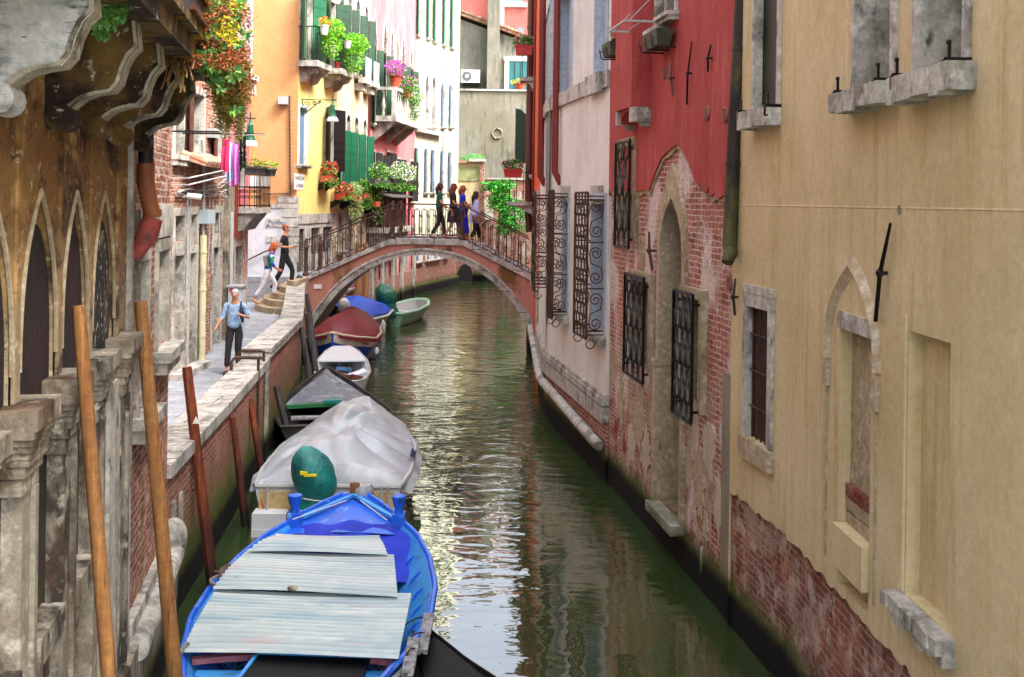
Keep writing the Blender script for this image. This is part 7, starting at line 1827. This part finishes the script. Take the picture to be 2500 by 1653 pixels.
    for s_ in ("l", "r"):
        a = D["a" + s_] - V((0, 0, .03 * k)); c = D["t" + s_]; d = (c - a).normalized(); b = MB()
        b.tube([a - d * .06 * k, a - d * .04 * k, a + d * .05 * k, c, c + d * .05 * k, c + d * .07 * k], [.03 * k, .042 * k, .046 * k, .042 * k, .034 * k, .012 * k], 10); part("shoe", b, shoem, t, True)
    # hair
    b = MB(); hc = D["hd"]; b.ball(tuple(hc + V((0, 0, .036 * k)) - fw * .022 * k), (.083 * k, .094 * k, .088 * k), 16, 10)
    if hair > 0:
        back = hc - fw * .06 * k; n = 9; pth = [back + V((0, 0, .03 * k))] + [back - fw * .035 * k * (1 if i > 0 else 0) + V((0, 0, -hair * k * (i + 1) / n)) for i in range(n)]
        b.tube(pth, [.07 * k] + [.078 * k * (1 - .55 * (i / n) ** 1.5) for i in range(n)], 12)
        for sg in (-1, 1): b.tube([hc + sd_ * sg * .065 * k + V((0, 0, .05 * k)), hc + sd_ * sg * .08 * k + V((0, 0, -.04 * k)), hc + sd_ * sg * .07 * k - fw * .03 * k + V((0, 0, -min(hair, .2) * k))], [.03 * k, .035 * k, .012 * k], 8)
    part("hair", b, hairm, t, "full")
    for sg in (-1, 1):
        b = MB(); b.ball(tuple(hc + fw * .083 * k + sd_ * sg * .03 * k + V((0, 0, .008 * k))), .0095 * k, 8, 6); part("eye", b, M["dark"], t)
        b = MB(); b.ball(tuple(hc + sd_ * sg * .08 * k), (.014 * k, .022 * k, .032 * k), 8, 6); part("ear", b, skin, t, True)
    b = MB(); b.ball(tuple(hc + fw * .085 * k + V((0, 0, -.058 * k))), (.022 * k, .01 * k, .006 * k), 8, 5); part("mouth", b, mat("lips", "8a4a44", .6), t)
    t.location = loc; t.rotation_euler = (0, 0, rz)
    return t, D, k
def hm(n_, c): return mat("hair_" + n_, c, .6, [("1a0c08", ("n", 9, .55, .75, (3, 3, .3), .5))], ((60, .5),))
blackc = mat("cloth_black", "101014", .85, (), ((14, 1.6), (60, .3))); shirtb = mat("cloth_sky_blue", "8fb0d0", .85, [("6c8cb4", ("n", 9, .48, .66))], ((13, 2.0), (60, .4)))
# 1. man walking towards the viewer
g0 = atZ(572, 912, .8)
walk = dict(pel=(0, .02, .94), kl=(-.09, .1, .5), al=(-.09, -.02, .14), tl=(-.09, .1, .05), kr=(.09, .16, .52), ar=(.1, .24, .1), tr=(.1, .38, .06),
            el=(-.27, -.06, 1.15), wl=(-.27, .14, 1.02), hl=(-.22, .2, 1.06), er=(.26, .02, 1.15), wr=(.31, .24, 1.0), hr=(.32, .3, .93))
walk["wl"] = (-.2, .16, 1.2); walk["hl"] = (-.12, .16, 1.24)
t, D, k = person("grey haired man in a pale blue shirt and black trousers walking along the quay", g0, math.pi, 1.74, walk, "shirt", shirtb, blackc, hm("silver", "9a9ca0"), 0, mat("shoe_dark", "2a201c", .6), sleeve=.62, chestw=.165)
b = MB(); b.tube([V(p_) * k for p_ in ((-.12, -.09, 1.44), (-.13, .03, 1.47), (-.14, .13, 1.36), (-.15, .15, 1.2), (-.18, .12, 1.08))], .02, 6); o = part("bag_strap", b, mat("navy_strap", "141c3c", .8), t, True)
b = MB(); b.obox(V((.02, -.19, 1.22)) * k, V((.14, 0, 0)), V((0, .06, 0)), V((0, 0, .19))); part("backpack", b, mat("navy_bag", "10142c", .8), t)
# 2. man in black on the stairs
g1_ = atY(694, 706, 30.25)
st_ = dict(kl=(-.08, .2, .54), al=(-.08, .06, .2), tl=(-.08, .2, .17), pr=(.09, -.02, .9), kr=(.09, -.08, .5), ar=(.09, -.3, .12), tr=(.09, -.17, .05),
           el=(-.2, -.08, 1.16), wl=(-.2, .16, 1.12), hl=(-.17, .25, 1.14), er=(.23, -.08, 1.16), wr=(.2, .17, 1.14), hr=(.16, .26, 1.15))
st_.update(al=(-.08, .16, .1), tl=(-.08, .3, .05))
t, D, k = person("short haired man in black t-shirt and trousers climbing the stone stairs", (g1_.x, 30.25, g1_.z - .02), math.radians(-90), 1.80, st_, "t_shirt", blackc, blackc, hm("auburn_short", "7a3a24"), 0, mat("shoe_black", "14141a", .6), sleeve=.35, chestw=.16)
b = MB(); b.obox(V((.14, .3, 1.17)) * k, V((.03, 0, 0)), V((0, .07, 0)), V((0, 0, .006))); part("phone", b, M["blackiron"], t)
# 3. woman in white trousers
g2_ = atY(652, 742, 29.5)
wk = dict(pel=(0, 0, .93), wai=(0, .03, 1.06), che=(0, .08, 1.25), nb=(0, .12, 1.42), nk=(0, .15, 1.48), hd=(0, .19, 1.6), tp=(0, .19, 1.68), sl=(-.15, .1, 1.39), sr=(.15, .1, 1.39),
          kl=(-.08, .22, .55), al=(-.08, .16, .2), tl=(-.08, .3, .17), kr=(.08, -.14, .5), ar=(.08, -.36, .14), tr=(.08, -.25, .04),
          el=(-.19, .08, 1.12), wl=(-.17, .22, .98), hl=(-.15, .29, .95), er=(.2, .12, 1.12), wr=(.17, .28, .98), hr=(.14, .34, .95))
blouse = mat("cloth_blue_green", "dfe6ee", .8, [("1430c0", ("n", 5, .46, .5)), ("0c7a5a", ("n", 3.6, .5, .54))])
t, D, k = person("red haired woman in white trousers and a blue and green blouse with a small backpack", (g2_.x, 29.5, g2_.z), math.radians(-78), 1.68, wk, "blouse", blouse, mat("cloth_white", "d0d2d8", .85, (), ((14, 1.6), (60, .3))), hm("ginger", "a84a1c"), .3, mat("sandal_tan", "b08a6a", .7), sleeve=.75, shorts=.06, chestw=.135)
b = MB(); b.obox(V((0, -.06, 1.2)) * k, V((.12, 0, 0)), V((0, .05, .012)), V((0, -.02, .13))); o = part("backpack", b, mat("grey_leather", "7a7874", .6), t)
b = MB(); b.tube([V(p_) * k for p_ in ((.08, -.02, 1.34), (.1, .12, 1.42), (.1, .2, 1.25))], .01, 5); part("strap", b, M["stonedark"], o)
# four women on the bridge
def onb(px, y): x = atY(px, 560, y).x; return (x, y, deckz(x) - .045)
wk2 = dict(kl=(-.09, .14, .5), al=(-.09, .2, .1), tl=(-.09, .34, .05), kr=(.09, -.04, .48), ar=(.09, -.26, .14), tr=(.09, -.14, .04))
a = dict(wk2); a.update(er=(.24, .02, 1.14), wr=(.26, .24, .98), hr=(.26, .31, .93), hl=(-.2, .2, 1.0), wl=(-.22, .14, 1.04))
person("dark haired woman in a green top and black trousers on the bridge", onb(1072, 32.75), math.radians(-80), 1.70, a, "top", mat("cloth_green", "0a4a38", .85, (), ((14, 1.6), (60, .3))), blackc, hm("dark_brown", "30100c"), .24, mat("shoe_mauve", "6a5458", .6), sleeve=.4, chestw=.16)
a = dict(wk2); a.update(er=(.22, .0, 1.14), wr=(.2, .24, 1.06), hr=(.18, .32, 1.04))
person("long auburn haired woman in a short black dress touching the bridge railing", onb(1106, 32.7), math.radians(-85), 1.70, a, "top", mat("cloth_black_wine", "18080c", .85, (), ((14, 1.6), (60, .3))), blackc, hm("auburn", "6a1c0c"), .42, mat("shoe_nude", "a07060", .6), sleeve=.4, skirt=.55, chestw=.14)
a = dict(); a.update(el=(-.2, .04, 1.16), wl=(-.14, .2, 1.1), hl=(-.08, .25, 1.12), er=(.21, .02, 1.15), wr=(.18, .2, 1.04), hr=(.14, .27, 1.03), kr=(.08, .08, .5), ar=(.08, .1, .1), tr=(.08, .24, .04))
person("woman in a long royal blue dress with light brown hair on the bridge", onb(1128, 33.2), math.radians(-75), 1.66, a, "top", mat("cloth_royal_blue", "1420c8", .8, (), ((12, 1.6),)), mat("cloth_royal_blue_skirt", "1014c0", .8, (), ((12, 1.6),)), hm("light_brown", "8a4c24"), .2, mat("shoe_nude", "a07060", .6), sleeve=.42, skirt=.22, chestw=.14)
a = dict(wk2); a.update(er=(.24, -.02, 1.14), wr=(.25, .16, .92), hr=(.25, .22, .86))
t, D, k = person("black haired woman in a loose lavender shirt with a taupe shoulder bag on the bridge", onb(1160, 32.8), math.radians(-70), 1.64, a, "shirt", mat("cloth_lavender", "b4b4e0", .85, (), ((14, 1.6), (60, .3))), blackc, hm("black", "0c0a10"), .32, mat("shoe_white", "c8c8d4", .6), sleeve=.8, shorts=.25, chestw=.19)
b = MB(); vs = []
for j in range(7):
    f = j / 6; z = 1.15 - .42 * f
    for i in range(16): an = 2 * math.pi * i / 16; vs.append(V((0 + (.15 + .06 * f) * math.cos(an), -.01 + (.13 + .07 * f) * math.sin(an), z)) * k)
b.add(vs, [(j * 16 + i, (j + 1) * 16 + i, (j + 1) * 16 + (i + 1) % 16, j * 16 + (i + 1) % 16) for j in range(6) for i in range(16)]); part("shirt_hem", b, MATS["cloth_lavender"], t, "full")
b = MB(); b.obox(V((.23, -.02, .88)) * k, V((.05, 0, 0)), V((0, .15, 0)), V((0, 0, .09))); o = part("shoulder_bag", b, mat("leather_taupe", "7a6a60", .5), t)
b = MB(); b.tube([V(p_) * k for p_ in ((.25, -.12, .95), (.2, -.02, 1.4), (.25, .1, .95))], .008, 5); part("strap", b, MATS["leather_taupe"], o)
# ---- sky, light, water, ground ---------------------------------------------
w = bpy.data.worlds.new("World"); S.world = w; w.use_nodes = True
nt = w.node_tree; bg = nt.nodes["Background"]; sky = nt.nodes.new("ShaderNodeTexSky")
SUN = V((.80, -.42, 1.15)).normalized()
sky.sky_type = 'NISHITA'; sky.sun_disc = False; sky.sun_elevation = math.asin(SUN.z); sky.sun_rotation = math.atan2(SUN.x, SUN.y)
sky.air_density = .8; sky.dust_density = 6.0; sky.ozone_density = .4
hs_ = nt.nodes.new('ShaderNodeHueSaturation'); hs_.inputs['Saturation'].default_value = .45; nt.links.new(sky.outputs[0], hs_.inputs['Color']); nt.links.new(hs_.outputs[0], bg.inputs[0]); bg.inputs[1].default_value = .15
sd = bpy.data.lights.new("sun", "SUN"); sd.energy = 1.1; sd.angle = math.radians(20); sd.color = (1, .95, .86)
so = bpy.data.objects.new("sun", sd); COL.objects.link(so); so.rotation_euler = (-SUN).to_track_quat('-Z', 'Y').to_euler()
S.view_settings.view_transform = 'Standard'; S.view_settings.look = 'None'; S.view_settings.gamma = 1; S.view_settings.exposure = 2.7
S.cycles.max_bounces = 8; S.cycles.diffuse_bounces = 4; S.cycles.glossy_bounces = 4; S.cycles.use_denoising = True
def water_mat():
    t = NT("canal_water"); b = t.b
    t.l(t.mix(t.mask(("n", .25, .4, .65)), rgb("26381e"), rgb("36401e")), b.inputs["Base Color"])
    b.inputs["Roughness"].default_value = .03; b.inputs["IOR"].default_value = 2.3; b.inputs["Specular IOR Level"].default_value = .6
    n1 = t.noise(1.0, (1.3, 2.6, 1), 2, .45, .6); n2 = t.noise(1.0, (3.5, 7.0, 1), 2, .5, .3); n3 = t.noise(1.0, (.5, .9, 1), 1, .5)
    h = t.math("ADD", t.math("MULTIPLY", n1, .8), t.math("MULTIPLY", n2, .16)); h = t.math("ADD", h, t.math("MULTIPLY", n3, .6))
    sp = t.n("ShaderNodeSeparateXYZ"); t.l(t.P(), sp.inputs[0])
    amp = t.rng(sp.outputs[1], 9, 24, .14, .85)
    bn = t.n("ShaderNodeBump"); bn.inputs["Distance"].default_value = .05; t.l(amp, bn.inputs["Strength"]); t.l(h, bn.inputs["Height"]); t.l(bn.outputs[0], b.inputs["Normal"])
    return t.mat
b = MB(); b.quad((-14, -12, 0), (30, -12, 0), (30, 90, 0), (-14, 90, 0)); struct("water", b, water_mat())
b = MB(); b.quad((-400, -400, -1.4), (400, -400, -1.4), (400, 400, -1.4), (-400, 400, -1.4)); struct("ground", b, mat("mud", "2a261c", .95, [("3a3626", ("n", .3, .4, .6))], ()))
